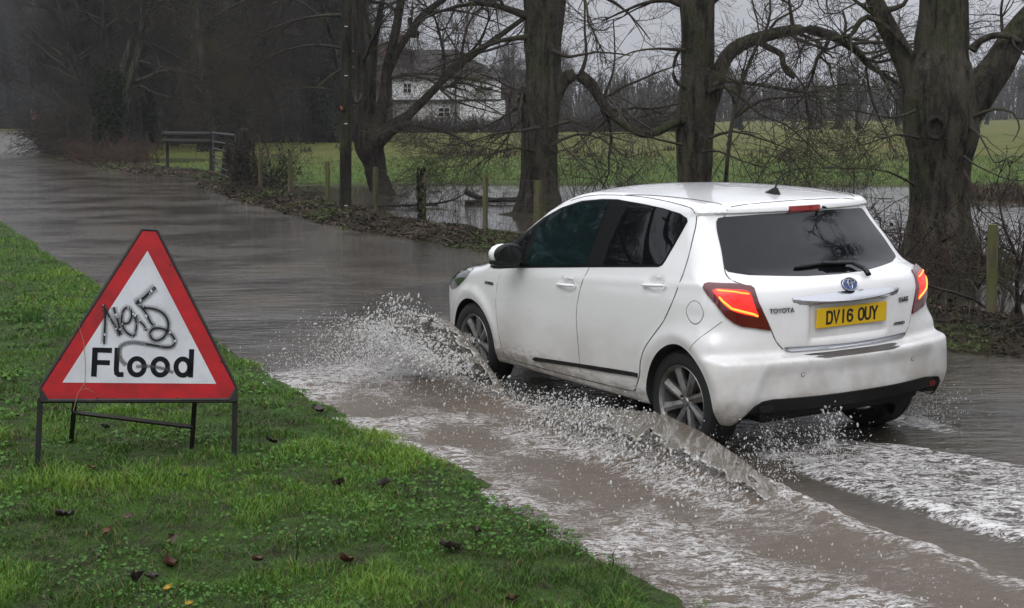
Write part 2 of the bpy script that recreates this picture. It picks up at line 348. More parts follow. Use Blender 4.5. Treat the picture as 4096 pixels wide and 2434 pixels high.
# ------------------------------------------------------------------ churned water round the car: waves with real height, foam by amount
CX, CY, CYAW = 1.6004, 8.4537, 2.0873
cyw, syw = math.cos(CYAW), math.sin(CYAW)
def to_car(P): x = P[:, 0] - CX; y = P[:, 1] - CY; return np.stack([x * cyw + y * syw, -x * syw + y * cyw], 1)
def to_world(x, y, z=0.0):
    x, y = np.asarray(x, float), np.asarray(y, float); return np.stack([CX + x * cyw - y * syw, CY + x * syw + y * cyw, z + 0 * x], -1)
RIDGE = [(2.75, .90), (2.3, 1.0), (1.9, 1.04), (1.44, 1.04), (.8, .98), (.3, 1.0), (-.28, 1.05), (-1.17, 1.0), (-1.5, 1.0), (-2.08, 1.03), (-2.6, 1.02), (-4.5, 1.1), (-8, 1.3)]
def wake(P):
    C = to_car(P); x, y = C[:, 0], C[:, 1]
    n1 = fbm(x * 2.2, y * 3.2, 4, 61); n2 = fbm(x * 9, y * 11, 4, 71); n3 = fbm(x * 26, y * 30, 3, 81)
    d, sg, t = pl_dist(C, RIDGE); yy = y - np.interp(-x, [-q[0] for q in RIDGE], [q[1] for q in RIDGE])
    # ridge height along the car
    rh = np.interp(-x, [-2.9, -2.6, -2.2, -1.6, -1.2, -.6, -.3, .25, .6, 1.0, 1.4, 2.0, 3.0, 6.0], [0, .03, .10, .09, .06, .06, .10, .17, .14, .10, .065, .045, .03, .02])
    wv = rh * np.exp(-np.where(yy > 0, yy / .22, -yy / .07) ** 2 * .9) * (.8 + .5 * n2)
    near = sstep(-.15, .5, yy) * sstep(3.9, 2.7, x + .35 * (n1 - .5)) * sstep(3.4, 2.4, y)         # zone thrown out towards the verge
    beh = sstep(-.0, -.7, x) * sstep(-.80 + .1 * (n1 - .5), -.55, y - .09 * (x + .1) * 0 + .0) * sstep(.62, .45, y)  # foam behind the car
    upe = -.13 + (x + .1) * .40; upe = np.maximum(upe, -.62 - .02 * x * x)
    beh = beh * sstep(upe - .03, upe + .12, y + .12 * (n1 - .5)) * sstep(.0, -.5, x)
    strip2 = np.exp(-((y - (.50 - .02 * x)) / .07) ** 2) * sstep(-.7, -1.3, x)
    foam = near * (.21 + .85 * (n1 - .5) + .22 * np.exp(-((y - 2.0 - .1 * x) / .3) ** 2) - .25 * np.exp(-((y - 1.42) / .16) ** 2) * sstep(.6, .0, x) - .12 * sstep(.6, 1.6, x) * sstep(2.4, 1.6, y)) + beh * (.72 + .5 * (n1 - .5)) + strip2 * .55 * (.4 + 1.2 * n1) * (.5 + n2)  # foam thinned along the ridge stands in for the brown shadow under it
    land = np.exp(-(((x - 3.25) / .55) ** 2 + ((y - 1.25) / .55) ** 2)) * .55 + np.exp(-(((x - 3.0) / .5) ** 2 + ((y - 1.9) / .35) ** 2)) * .45
    foam = foam + land + np.exp(-(yy / .10) ** 2) * sstep(3.0, 2.4, x) * (.35 + .4 * n2) * sstep(-6, -1, x)
    foam = foam + np.exp(-(yy - .32) ** 2 / .05) * .38 * sstep(1.6, .8, x) * sstep(-2.2, -.9, x + 0 * y)
    foam = foam + np.exp(-((x + .25) ** 2 / .12 + (y + .92) ** 2 / .02)) * .6
    turb = np.clip(near + beh * .8 + np.exp(-(yy / .3) ** 2) * sstep(3, 2.4, x), 0, 1)
    h = wv + turb * ((n1 - .5) * .06 + (n2 - .5) * .022 + (n3 - .5) * .008) + beh * .035 + .018 * strip2
    h = h + np.exp(-((y - .95 + .08) / .12) ** 2) * 0
    ed = sstep(0, .25, 1 - turb)
    rip = (fbm(x * 3.0, y * 3.0, 3, 91) - .5) * .012
    return h + rip, np.clip(foam, 0, 1.3), turb, C, np.clip(near + np.exp(-(yy / .25) ** 2) * sstep(3, 2.4, x), 0, 1)
GX = np.arange(-3.0, 4.3, .019); GY = np.arange(3.8, 13.4, .019)
gx, gy = np.meshgrid(GX, GY); Pw = np.stack([gx.ravel(), gy.ravel()], 1)
hw, fo, tu, Cw, bw = wake(Pw)
bx = np.minimum.reduce([Pw[:, 0] - GX[0], GX[-1] - Pw[:, 0], Pw[:, 1] - GY[0], GY[-1] - Pw[:, 1]]); ef = sstep(0, .5, bx)
n = len(GX); i, j = np.meshgrid(np.arange(len(GY) - 1), np.arange(n - 1), indexing='ij'); b = i * n + j
Qw = np.stack([b, b + 1, b + n + 1, b + n], -1).reshape(-1, 4)
# leave out what lies under the verge
dnw, snw, _ = pl_dist(Pw, NEAR); keepv = (dnw * snw < .35); kf = keepv[Qw].all(1); Qw = Qw[kf]
us = np.unique(Qw); mp_ = -np.ones(len(Pw), int); mp_[us] = np.arange(len(us)); Qw = mp_[Qw]
zw = WL + .006 + np.maximum(hw, -.03) * ef
wk = npmesh('wake_water', np.concatenate([Pw[us], zw[us, None]], 1), Qw)
attr(wk, 'foam', (fo * ef)[us]); attr(wk, 'turb', (tu * ef)[us]); attr(wk, 'brown', (bw * ef)[us])
tag(link('wake_water', wk, water_mat('wake_water', True)), kind='structure')
# ------------------------------------------------------------------ car: the shape of the body as a function
def _tab(t,xs,ys):
    """smooth (monotone cubic) table"""
    xs=np.asarray(xs,float); ys=np.asarray(ys,float)
    h=np.diff(xs); d=np.diff(ys)/h
    m=np.empty(len(xs)); m[0]=d[0]; m[-1]=d[-1]
    for i in range(1,len(xs)-1):
        m[i]=0 if d[i-1]*d[i]<=0 else 2*d[i-1]*d[i]/(d[i-1]+d[i])
    t=np.clip(t,xs[0],xs[-1]); i=np.clip(np.searchsorted(xs,t)-1,0,len(xs)-2)
    u=(t-xs[i])/h[i]; u2=u*u;u3=u2*u
    return (2*u3-3*u2+1)*ys[i]+(u3-2*u2+u)*h[i]*m[i]+(-2*u3+3*u2)*ys[i+1]+(u3-u2)*h[i]*m[i+1]
def _sm(a,b,t):
    u=np.clip((t-a)/(b-a),0,1); return u*u*(3-2*u)
def _smax(a,b,k):
    h=np.clip(.5+.5*(a-b)/k,0,1); return b+(a-b)*h+k*h*(1-h)
def side_w(x,z):
    w=_tab(z,[.15,.24,.31,.36,.45,.62,.80,.90,.97,1.05,1.2,1.35,1.45,1.6],
             [.74,.785,.812,.826,.829,.834,.828,.822,.808,.785,.737,.688,.655,.60])
    # crease over the door handles
    w=w+.006*np.exp(-((z-(1.0-.055*x))/.02)**2)*_sm(1.6,1.0,x)
    fr=_tab(x,[-1,-.6,0,1.9,2.3,2.6,2.85,3.05,3.25],[0,0,0,0,-.012,-.045,-.095,-.17,-.32])
    # wheel arch flares
    fl=0
    for cx in(AR[0],AF[0]):
        r=np.hypot(x-cx,z-.31); fl=fl+.014*np.exp(-((r-.41)/.045)**2)
    rb=.032*_sm(.0,-.35,x)*_sm(.86,.70,z)*_sm(.15,.35,z)
    for hx,hz in((1.077,.893),(.137,.978)):
        fl=fl-.024*_sm(1.0,.45,np.sqrt(((x-hx)/.115)**2+((z-hz)/.052)**2))
    up=_tab(x,[-.6,-.2,.4,1.2,1.6],[-.035,-.02,0,0,.0])*_sm(1.0,1.3,z)
    return w+fr+fl+rb+up
AR=(-.125,.34); AF=(2.41,.385)
def roof_z(x,y):
    q=x+.25*y*y
    p=_tab(q,[-.5,-.25,.09,.5,.9,1.15,1.3,1.5,1.75,2.05,2.3,2.45,2.65,2.85,3.0,3.12,3.22],
             [1.385,1.437,1.478,1.504,1.512,1.505,1.488,1.435,1.315,1.145,1.01,.965,.93,.885,.83,.74,.60])
    return p-.085*y*y
def rear_x(y,z):
    y=abs(y)
    c=_tab(z,[.15,.25,.33,.42,.55,.605,.622,.635,.66,.72,.9,.98,1.015,1.04,1.07,1.2,1.355,1.385,1.40,1.43,1.5],
            [-.56,-.62,-.675,-.708,-.712,-.708,-.69,-.628,-.612,-.612,-.612,-.595,-.565,-.50,-.445,-.345,-.22,-.205,-.225,-.215,-.14])
    k=_tab(z,[.3,.6,1.0,1.1,1.35,1.45],[.17,.19,.24,.27,.33,.30])
    x=c+k*y*y+(.28-.16*_sm(.8,.68,z))*y**6
    # plate recess
    m=_sm(.30,.265,y)*_sm(.685,.71,z)*_sm(.92,.90,z)
    x=x+.022*m
    # bumper centre set in behind the corner blades
    ln=.545+(.74-.545)*(.77-z)/.5
    x=x+.022*_sm(ln+.03,ln-.05,y)*_sm(.62,.52,z)
    return x
def bottom_z(x,y):
    y=abs(y)
    r=_sm(-.25,-.42,x)
    rear=.325-.07*_sm(.68,.76,y)
    return .262*(1-r)+rear*r
def F(x,y,z):
    y=np.abs(y)
    s=y-side_w(x,z)
    t=(z-roof_z(x,y))*.93
    r=(rear_x(y,z)-x)*.85
    b=bottom_z(x,y)-z
    fr=(x-(3.26-.42*y*y-.3*y**6-.25*np.maximum(0,.42-z)))*.85
    f=_smax(s,t,.055); f=_smax(f,r,.06); f=_smax(f,fr,.06)
    return _smax(f,b,.02)
def grad(x,y,z,e=2e-4):
    g=np.stack([F(x+e,y,z)-F(x-e,y,z),F(x,y+e,z)-F(x,y-e,z),F(x,y,z+e)-F(x,y,z-e)],-1)/(2*e)
    return g
# ------------------------------------------------------------------ car: materials
paint = mat('white_paint', (.80, .80, .80), .28, Coat_Weight=.8, Coat_Roughness=.04)
_p = texco(paint)
_n = noise(paint, 3.2, 5, .6, stretch=(.6, 1, 1)); _n2 = noise(paint, 30, 4, .7, stretch=(.35, 1, 1))
_h = mapr(paint, _p[2], .98, .26)                       # road film, heavier towards the sills
_d = math_(paint, 'MULTIPLY', _h, mapr(paint, _n, .25, .75, .45, 1.25))
_s = math_(paint, 'MULTIPLY', mapr(paint, _p[2], .46, .30), mapr(paint, _p[0], .6, 1.7, .5, 1.5))
_d = math_(paint, 'ADD', math_(paint, 'MULTIPLY', _d, .66), math_(paint, 'MULTIPLY', math_(paint, 'MULTIPLY', _s, mapr(paint, _n2, .4, .62)), .7))
_bk = math_(paint, 'MULTIPLY', mapr(paint, _p[0], -.5, -.58), mapr(paint, _n, .35, .62))
_bk = math_(paint, 'MULTIPLY', _bk, mapr(paint, _p[2], 1.0, .7))
_d = math_(paint, 'ADD', _d, math_(paint, 'MULTIPLY', _bk, .16))
L(paint, mixc(paint, _d, (.82, .82, .815), (.37, .335, .285)), bsdf(paint).inputs['Base Color'])
L(paint, mapr(paint, _d, 0, .8, .22, .6), bsdf(paint).inputs['Roughness'])
glass = mat('dark_glass', (.004, .005, .006), .015, Specular_IOR_Level=.42)
tealglass = mat('tinted_front_glass', (.012, .032, .033), .015, Specular_IOR_Level=.42)
_n = noise(tealglass, 5, 3, stretch=(1, 1, 2.5))
L(tealglass, mixc(tealglass, mapr(tealglass, _n, .45, .7), (.006, .013, .014), (.013, .030, .031)), bsdf(tealglass).inputs['Base Color'])
black = mat('black_trim', (.008, .008, .008), .45, Specular_IOR_Level=.25)
surround = mat('pillar_black', (.006, .006, .006), .6, Specular_IOR_Level=.12)
rubber = mat('black_rubber', (.015, .015, .015), .75)
gapm = mat('panel_gap_dark', (.03, .03, .03), .8)
chrome = mat('chrome', (.50, .51, .53), .22, 1.0)
satin = mat('brushed_steel', (.17, .155, .145), .36, 1.0)
alloy = mat('alloy_wheel_silver', (.36, .36, .36), .38, .75)
_n = noise(alloy, 14, 4); L(alloy, mixc(alloy, mapr(alloy, _n, .4, .7), (.40, .40, .40), (.24, .22, .19)), bsdf(alloy).inputs['Base Color'])
lampred = mat('lamp_dark_red', (.10, .004, .005), .08, Coat_Weight=1.0)
lampoff = mat('reflector_red', (.28, .01, .01), .15, Coat_Weight=1.0)
litred = mat('lamp_lit_red', (.6, .01, .01), .2, Emission_Color=(1, .028, .018, 1), Emission_Strength=1.0)
_n = noise(litred, 22, 2, stretch=(1, 1, 2)); L(litred, mapr(litred, _n, .3, .7, .65, 1.35), bsdf(litred).inputs['Emission Strength'])
litor = mat('lamp_lit_orange', (.8, .2, .02), .2, Emission_Color=(1, .24, .03, 1), Emission_Strength=2.6)
plateY = mat('plate_yellow', (.70, .44, .012), .4)
inkm = mat('plate_black', (.012, .012, .012), .45)
blue = mat('badge_blue', (.01, .05, .22), .1, Coat_Weight=1.0)
lens = mat('clear_lamp_glass', (.03, .035, .04), .05, Coat_Weight=1.0)
under = mat('underbody_black', (.008, .008, .008), .9)

# ------------------------------------------------------------------ car: surface tools
DIRS = {'side': ((0, 1, 0), (1, 0, 0)), 'rear': ((-1, 0, 0), (0, 1, 0)), 'corner': ((-.7071, .7071, 0), (.7071, .7071, 0)), 'front': ((.7071, .7071, 0), (.7071, -.7071, 0)), 'top': ((0, 0, 1), (1, 0, 0))}
def par(P, mode):
    P = np.atleast_2d(P); d, e = map(np.array, DIRS[mode])
    return np.stack([P @ e, P[:, 1] if mode == 'top' else P[:, 2]], 1)
def lift(AB, mode, off=0.0):
    AB = np.atleast_2d(AB).astype(float); d, e = map(np.array, DIRS[mode]); f = np.array((0, 1, 0) if mode == 'top' else (0, 0, 1))
    base = AB[:, :1] * e + AB[:, 1:] * f; n = len(AB)
    hi = np.full(n, 1.75 if mode == 'top' else 1.5); lo = hi.copy(); done = np.zeros(n, bool)
    if mode == 'front': hi += 1.6; lo = hi.copy()
    for _ in range(150):
        tn = np.where(done, lo, lo - .02); q = base + tn[:, None] * d
        v = F(q[:, 0], q[:, 1], q[:, 2]); new = (~done) & (v < 0)
        hi = np.where(done | new, hi, tn); lo = tn; hi = np.where(new, tn + .02, hi); done |= new
        if done.all(): break
    for _ in range(16):
        m = (lo + hi) / 2; q = base + m[:, None] * d; v = F(q[:, 0], q[:, 1], q[:, 2])
        lo = np.where(v < 0, m, lo); hi = np.where(v < 0, hi, m)
    q = base + ((lo + hi) / 2)[:, None] * d; g = grad(q[:, 0], q[:, 1], q[:, 2]); g /= np.linalg.norm(g, axis=1)[:, None] + 1e-9
    return q + g * off, g
def densify(P, step, closed=True):
    P = np.asarray(P, float); out = []
    n = len(P) if closed else len(P) - 1
    for i in range(n):
        a, b = P[i], P[(i + 1) % len(P)]; k = max(1, int(round(np.linalg.norm(b - a) / step)))
        for j in range(k): out.append(a + (b - a) * j / k)
    if not closed: out.append(P[-1])
    return np.array(out)
def chaikin(P, it=1, closed=True, w=.25):
    P = np.asarray(P, float)
    for _ in range(it):
        Q = []
        n = len(P) if closed else len(P) - 1
        if not closed: Q.append(P[0])
        for i in range(n):
            a, b = P[i], P[(i + 1) % len(P)]; Q += [a * (1 - w) + b * w, a * w + b * (1 - w)]
        if not closed: Q.append(P[-1])
        P = np.array(Q)
    return P
def inside(P, poly):
    x, y = P[:, 0], P[:, 1]; c = np.zeros(len(P), bool); n = len(poly)
    for i in range(n):
        x1, y1 = poly[i]; x2, y2 = poly[(i + 1) % n]
        if y1 == y2: continue
        t = ((y1 > y) != (y2 > y)) & (x < (x2 - x1) * (y - y1) / (y2 - y1) + x1); c ^= t
    return c
def polydist(P, poly, closed=True):
    d = np.full(len(P), 1e9); n = len(poly) if closed else len(poly) - 1
    for i in range(n):
        a = np.array(poly[i]); b = np.array(poly[(i + 1) % len(poly)]); ab = b - a
        t = np.clip(((P - a) @ ab) / (ab @ ab + 1e-12), 0, 1); d = np.minimum(d, np.linalg.norm(P - a - t[:, None] * ab, axis=1))
    return d
def patch(name, AB, mode, off, m, parent, step=.022, skirt=.006, round_=0, mirror=False, sidesign=1):
    if round_: AB = chaikin(AB, round_)
    B = densify(AB, step); lo, hi = B.min(0), B.max(0)
    gx, gy = np.meshgrid(np.arange(lo[0] + step / 2, hi[0], step), np.arange(lo[1] + step / 2, hi[1], step))
    G = np.stack([gx.ravel(), gy.ravel()], 1)
    if len(G): G = G[inside(G, B)]
    if len(G): G = G[polydist(G, B) > step * .45]
    P = np.concatenate([B, G]) if len(G) else B; nb = len(B)
    v2, _, fs, *_ = delaunay_2d_cdt([Vector(p) for p in P], [], [list(range(nb))], 1, 1e-6)
    V2 = np.array([tuple(v) for v in v2]); V, g = lift(V2, mode, off)
    fs = [tuple(f) for f in fs]
    d = np.array(DIRS[mode][0]); f0 = fs[0]; nn = np.cross(V[f0[1]] - V[f0[0]], V[f0[2]] - V[f0[0]])
    if nn @ g[f0[0]] < 0: fs = [f[::-1] for f in fs]
    # skirt so the piece has real thickness
    cnt = {}
    for f in fs:
        for i in range(len(f)):
            a, b = f[i], f[(i + 1) % len(f)]; cnt[(a, b)] = 1
    bd = [(a, b) for (a, b) in cnt if (b, a) not in cnt]; idx = {}
    VV = list(map(tuple, V))
    for a, b in bd:
        for q in (a, b):
            if q not in idx: idx[q] = len(VV); VV.append(tuple(V[q] - g[q] * (skirt + off)))
        fs.append((b, a, idx[a], idx[b]))
    if mirror or sidesign < 0:
        mV = [(x, -y, z) for x, y, z in VV]; mf = [f[::-1] for f in fs]
    def mk(vv, ff):
        me = bpy.data.meshes.new(name); me.from_pydata(vv, [], ff); me.update()
        bm = bmesh.new(); bm.from_mesh(me)
        for f in bm.faces: f.smooth = True
        for e in bm.edges:
            if len(e.link_faces) == 2 and e.calc_face_angle(0) > .7: e.smooth = False
        bm.to_mesh(me); bm.free(); return link(name, me, m, parent)
    if sidesign < 0: return mk(mV, mf)
    o = mk(VV, fs)
    if mirror: return o, mk(mV, mf)
    return o
def P3(*pts): return np.array(pts, float)
def prs(*flat): return np.array(flat, float).reshape(-1, 2)

# ------------------------------------------------------------------ car: body mesh (surface nets on F, then projected)
def body_mesh():
    h = .017
    xs = np.arange(-.80, 3.36, h); ys = np.arange(0, .96, h); zs = np.arange(.20, 1.56, h)
    X, Y, Z = np.meshgrid(xs, ys, zs, indexing='ij')
    v = F(X, Y, Z); v = np.concatenate([v[:, :0:-1], v], 1); ys = np.concatenate([-ys[:0:-1], ys])
    s = v < 0; nx, ny, nz = v.shape
    c = np.zeros((nx - 1, ny - 1, nz - 1), np.int8)
    for i in (0, 1):
        for j in (0, 1):
            for k in (0, 1): c += s[i:nx - 1 + i, j:ny - 1 + j, k:nz - 1 + k]
    act = (c > 0) & (c < 8); ids = -np.ones(act.shape, np.int32); ids[act] = np.arange(act.sum())
    I = np.argwhere(act); V = np.stack([xs[I[:, 0]] + h / 2, ys[I[:, 1]] + h / 2, zs[I[:, 2]] + h / 2], 1)
    quads = []
    for ax in range(3):
        a = [slice(1, nx - 1), slice(1, ny - 1), slice(1, nz - 1)]; 
        lo = [slice(1, -1)] * 3; lo[ax] = slice(0, -1); hi = [slice(1, -1)] * 3; hi[ax] = slice(1, None)
        ch = s[tuple(lo)] != s[tuple(hi)]; sg = s[tuple(lo)][ch]; E = np.argwhere(ch); E = E + 1; E[:, ax] -= 1
        u, w_ = [(1, 2), (2, 0), (0, 1)][ax]
        def cell(du, dw):
            q = E.copy(); q[:, u] -= du; q[:, w_] -= dw; return ids[q[:, 0], q[:, 1], q[:, 2]]
        Q = np.stack([cell(1, 1), cell(0, 1), cell(0, 0), cell(1, 0)], 1); Q[~sg] = Q[~sg][:, ::-1]; quads.append(Q)
    Q = np.concatenate(quads); Q = Q[(Q >= 0).all(1)]
    for _ in range(6):
        f = F(V[:, 0], V[:, 1], V[:, 2]); g = grad(V[:, 0], V[:, 1], V[:, 2]); n2 = (g * g).sum(1)[:, None] + .15
        V = V - np.clip(f[:, None] * g / n2, -h, h)
    return npmesh('body', V, Q)
car = thing('hatchback_car', 'white five-door hatchback driving away through the flood water, brake lights glowing', 'car')
car.matrix_world = CARM
body = link('body', body_mesh(), paint, car)
body.data.materials.append(under)
cut = MB()
for (cx, rx) in (AR, AF):
    for s in (1, -1):
        n = 56; ring = [(cx + rx * math.cos(2 * math.pi * i / n), .315 + .357 * math.sin(2 * math.pi * i / n)) for i in range(n)]
        vs = [(x, s * .58, z) for x, z in ring] + [(x, s * 1.1, z) for x, z in ring]
        cut.add(vs, [tuple(range(n)), tuple(range(2 * n - 1, n - 1, -1))] + [(i, i + n, (i + 1) % n + n, (i + 1) % n) for i in range(n)])
cutter = cut.build('cutter', under); cutter.data.materials.clear(); cutter.data.materials.append(paint); cutter.data.materials.append(under)
cutter.data.polygons.foreach_set('material_index', [1] * len(cutter.data.polygons))
cutter.matrix_world = CARM
md = body.modifiers.new('b', 'BOOLEAN'); md.operation = 'DIFFERENCE'; md.object = cutter; md.solver = 'EXACT'
bpy.context.view_layer.update()
nm = bpy.data.meshes.new_from_object(body.evaluated_get(bpy.context.evaluated_depsgraph_get()))
body.modifiers.clear(); body.data = nm; nm.name = 'body'
bpy.data.objects.remove(cutter)
bm = bmesh.new(); bm.from_mesh(nm)
for f in bm.faces: f.smooth = True
for e in bm.edges:
    if len(e.link_faces) == 2 and e.calc_face_angle(0) > .75: e.smooth = False
bm.to_mesh(nm); bm.free()

# ------------------------------------------------------------------ car: outlines in car metres (x forward, y left, z up)
DLO = prs(2.105,.928, 2.098,.950, 1.892,1.106, 1.709,1.199, 1.557,1.287, 1.353,1.366, 1.131,1.418, .907,1.438, .744,1.443, .639,1.437, .458,1.428, .245,1.412, .079,1.390, .011,1.367, -.002,1.346, .013,1.309, .055,1.213, .098,1.121, .116,1.094, .148,1.081, .834,1.025, 1.722,.949, 1.970,.925, 2.051,.920)
FG = prs(1.620,.974, 1.598,1.085, 1.562,1.251, 1.426,1.330, 1.225,1.387, 1.021,1.419, .819,1.433, .829,1.393, .865,1.227, .901,1.031)
QG = prs(1.786,1.090, 1.640,1.215, 1.650,1.119, 1.672,1.008, 1.76,.995)
RG = prs(.603,1.428, .414,1.419, .223,1.404, .067,1.380, .018,1.361, .025,1.319, .071,1.212, .113,1.115, .132,1.098, .710,1.050, .698,1.181, .646,1.329)
SEAM = prs(1.918,.927, 1.973,.843, 2.002,.738, 1.996,.609, 1.977,.482, 1.936,.383, 1.915,.330, 1.880,.306, 1.274,.306, .908,.310, .611,.315, .355,.324, .298,.350, .251,.441, .243,.520, .210,.596, .121,.689, .024,.786, -.055,.911, -.085,1.007, -.097,1.080, -.095,1.182, -.069,1.292, -.043,1.373, -.027,1.410, .025,1.428, .271,1.454, .507,1.467, .714,1.470, 1.068,1.459, 1.305,1.412, 1.583,1.309, 1.797,1.182, 2.10,.965, 2.13,.915)
MID = prs(.720,1.462, .745,1.30, .80,1.10, .857,1.020, .885,.959, .922,.880, .951,.784, .956,.701, .943,.573, .933,.432, .918,.312)
FD = np.concatenate([SEAM[:9], MID[::-1], SEAM[30:]]); 
RD = np.concatenate([MID, SEAM[10:29]])
def shrink(poly, d):
    """move a closed outline inwards by d"""
    P = np.asarray(poly, float); n = len(P); a = np.roll(P, 1, 0); b = np.roll(P, -1, 0); t = b - a; t /= np.linalg.norm(t, axis=1)[:, None] + 1e-9
    nr = np.stack([-t[:, 1], t[:, 0]], 1); area = .5 * np.sum(P[:, 0] * b[:, 1] - b[:, 0] * P[:, 1])
    return P + nr * d * (1 if area > 0 else -1)
gaps = MB()
def seam(P, mode, r=.003, mirror=True, off=-.0005, closed=False):
    Q = densify(chaikin(P, 1, closed), .03, closed)
    if closed: Q = np.concatenate([Q, Q[:1]])
    V, g = lift(Q, mode, off)
    gaps.tube(V, r, 5, cap=True)
    if mirror: gaps.tube([(x, -y, z) for x, y, z in V], r, 5)
for sg in (1, -1):
    fd = patch('front_door', shrink(FD, .004), 'side', .003, paint, car, step=.02, sidesign=sg)
    rd = patch('rear_door', shrink(RD, .004), 'side', .003, paint, car, step=.02, sidesign=sg)
    for d_, (hx, hz), sl in ((fd, (1.077, .896), -.045), (rd, (.137, .981), -.075)):
        hb = MB(); pts = []
        for i in range(9):
            a = -1 + i / 4; x = hx - a * .108; z = hz + a * .108 * -sl
            q, g = lift([(x, z)], 'side', 0); pts.append((x, side_w(np.array(x), np.array(z)) + .016 * 0 + .030 * (1 - .55 * a ** 4) + (.012 if abs(a) < .7 else 0), z))
        hb.tube([(x, y * 1.0, z) for x, y, z in pts], [.012, .015, .017, .018, .018, .018, .017, .015, .011], 10, flat=.6)
        o = hb.build('handle', paint, d_, smooth=True, ang=1.2)
        if sg < 0: o.scale = (1, -1, 1)
        hs = MB(); hs.lathe([(.001, .0), (.009, .0), (.010, -.004)], 20, Matrix.Translation((hx - .095, side_w(np.array(hx), np.array(hz)) + .036, hz + .095 * sl * -1 * -1)))
    wn = patch('window_surround', DLO, 'side', .0045, surround, car, step=.025, sidesign=sg, skirt=.002)
    patch('front_window', FG, 'side', .0065, tealglass, car, step=.03, sidesign=sg, skirt=.002)
    patch('quarter_window', QG, 'side', .0065, glass, car, step=.03, sidesign=sg, skirt=.002)
    patch('rear_window', RG, 'side', .0065, glass, car, step=.03, sidesign=sg, skirt=.002)
    patch('side_moulding', prs(1.518,.360, 1.47,.378, 1.427,.379, .967,.408, .60,.430, .269,.448, .268,.425, .588,.404, .951,.386, 1.480,.352), 'side', .012, black, car, step=.02, sidesign=sg)
    patch('headlamp', prs(2.36,.925, 2.52,.915, 2.66,.895, 2.82,.83, 2.93,.74, 2.86,.69, 2.75,.705, 2.60,.76, 2.47,.83), 'side', .004, lens, car, step=.03, sidesign=sg, round_=1)
    LMP = P3((-.305,.790,1.022),(-.319,.775,1.028),(-.422,.668,1.022),(-.470,.601,1.012),(-.485,.590,1.000),(-.517,.588,.934),(-.534,.562,.861),(-.548,.530,.773),(-.521,.607,.789),(-.488,.678,.802),(-.465,.716,.822),(-.439,.751,.856),(-.397,.787,.927),(-.350,.799,.968),(-.308,.799,1.006))
    lp = patch('tail_lamp', par(LMP, 'corner'), 'corner', .012, lampred, car, step=.014, sidesign=sg, skirt=.004)
    LIT = P3((-.358,.780,1.000),(-.42,.70,.998),(-.478,.625,.990),(-.493,.618,.967),(-.512,.606,.902),(-.524,.588,.851),(-.505,.636,.860),(-.468,.704,.880),(-.439,.744,.906),(-.413,.765,.944),(-.385,.778,.975))
    patch('lamp_element', par(LIT, 'corner'), 'corner', .0135, litred, lp, step=.012, sidesign=sg, skirt=.0, round_=1)
    for q, (pts, r_) in enumerate((((( -.384,.766,.994),(-.443,.698,.986),(-.486,.628,.974)), .0045), (((-.404,.766,.962),(-.421,.757,.940),(-.455,.722,.901),(-.492,.660,.880),(-.511,.620,.868),(-.521,.597,.855)), .0065))):
        V, g = lift(densify(par(P3(*pts), 'corner'), .012, False), 'corner', .0135)
        t_ = MB(); t_.tube([(x, y * sg, z) for x, y, z in V], [r_ * .6] + [r_] * (len(V) - 2) + [r_ * .8], 8); t_.build('light_bar', litor, lp, smooth=True, ang=2)
    # mirror
    mm = MB(); Mx = Matrix.Translation((1.675, .955, 1.058)) @ Matrix.Rotation(R(-12), 4, 'Z') @ Matrix.Diagonal((.80, .98, .76, 1))
    mm.lathe([(.0, -.098), (.035, -.09), (.066, -.066), (.085, -.03), (.09, 0), (.085, .035), (.066, .068), (.035, .09), (.0, .098)], 28, Mx)
    mo = mm.build('wing_mirror', paint, car, smooth=True, ang=2)
    gl = MB(); G_ = Matrix.Translation((1.588, .945, 1.058)) @ Matrix.Rotation(R(78), 4, 'Z') @ Matrix.Diagonal((1.12, 1, .80, 1))
    gl.lathe([(.0, .010), (.066, .010), (.069, .006)], 28, G_); bz = MB(); bz.lathe([(.064, .004), (.066, .011), (.074, .012), (.088, .004), (.093, -.012), (.091, -.04)], 32, G_); bzo = bz.build('mirror_bezel', black, mo, smooth=True); go = gl.build('mirror_glass', glass, mo, smooth=True)
    am = MB(); am.tube([(1.70, .795, .985), (1.70, .84, .99), (1.69, .90, 1.02)], [.042, .034, .03], 10, flat=.7); am.box((1.655, .95, 1.004), (.14, .17, .035), bev=.012); ao = am.build('mirror_arm', black, mo, smooth=True)
    if sg < 0:
        mo.scale = (1, -1, 1)
for P, cl in ((SEAM[:34], False), (MID, False)): seam(P, 'side')
seam(prs(-.175,.862, -.20,.91, -.250,.936, -.31,.915, -.339,.870, -.325,.825, -.284,.800, -.22,.815), 'side', .0022, False, closed=True)
patch('fuel_flap', shrink(chaikin(prs(-.175,.862, -.20,.91, -.250,.936, -.31,.915, -.339,.870, -.325,.825, -.284,.800, -.22,.815), 1), .004), 'side', .002, paint, car, step=.012)
seam(prs(-.275,.66, -.297,.688, -.332,.724, -.384,.777, -.43,.83), 'side', .0022)

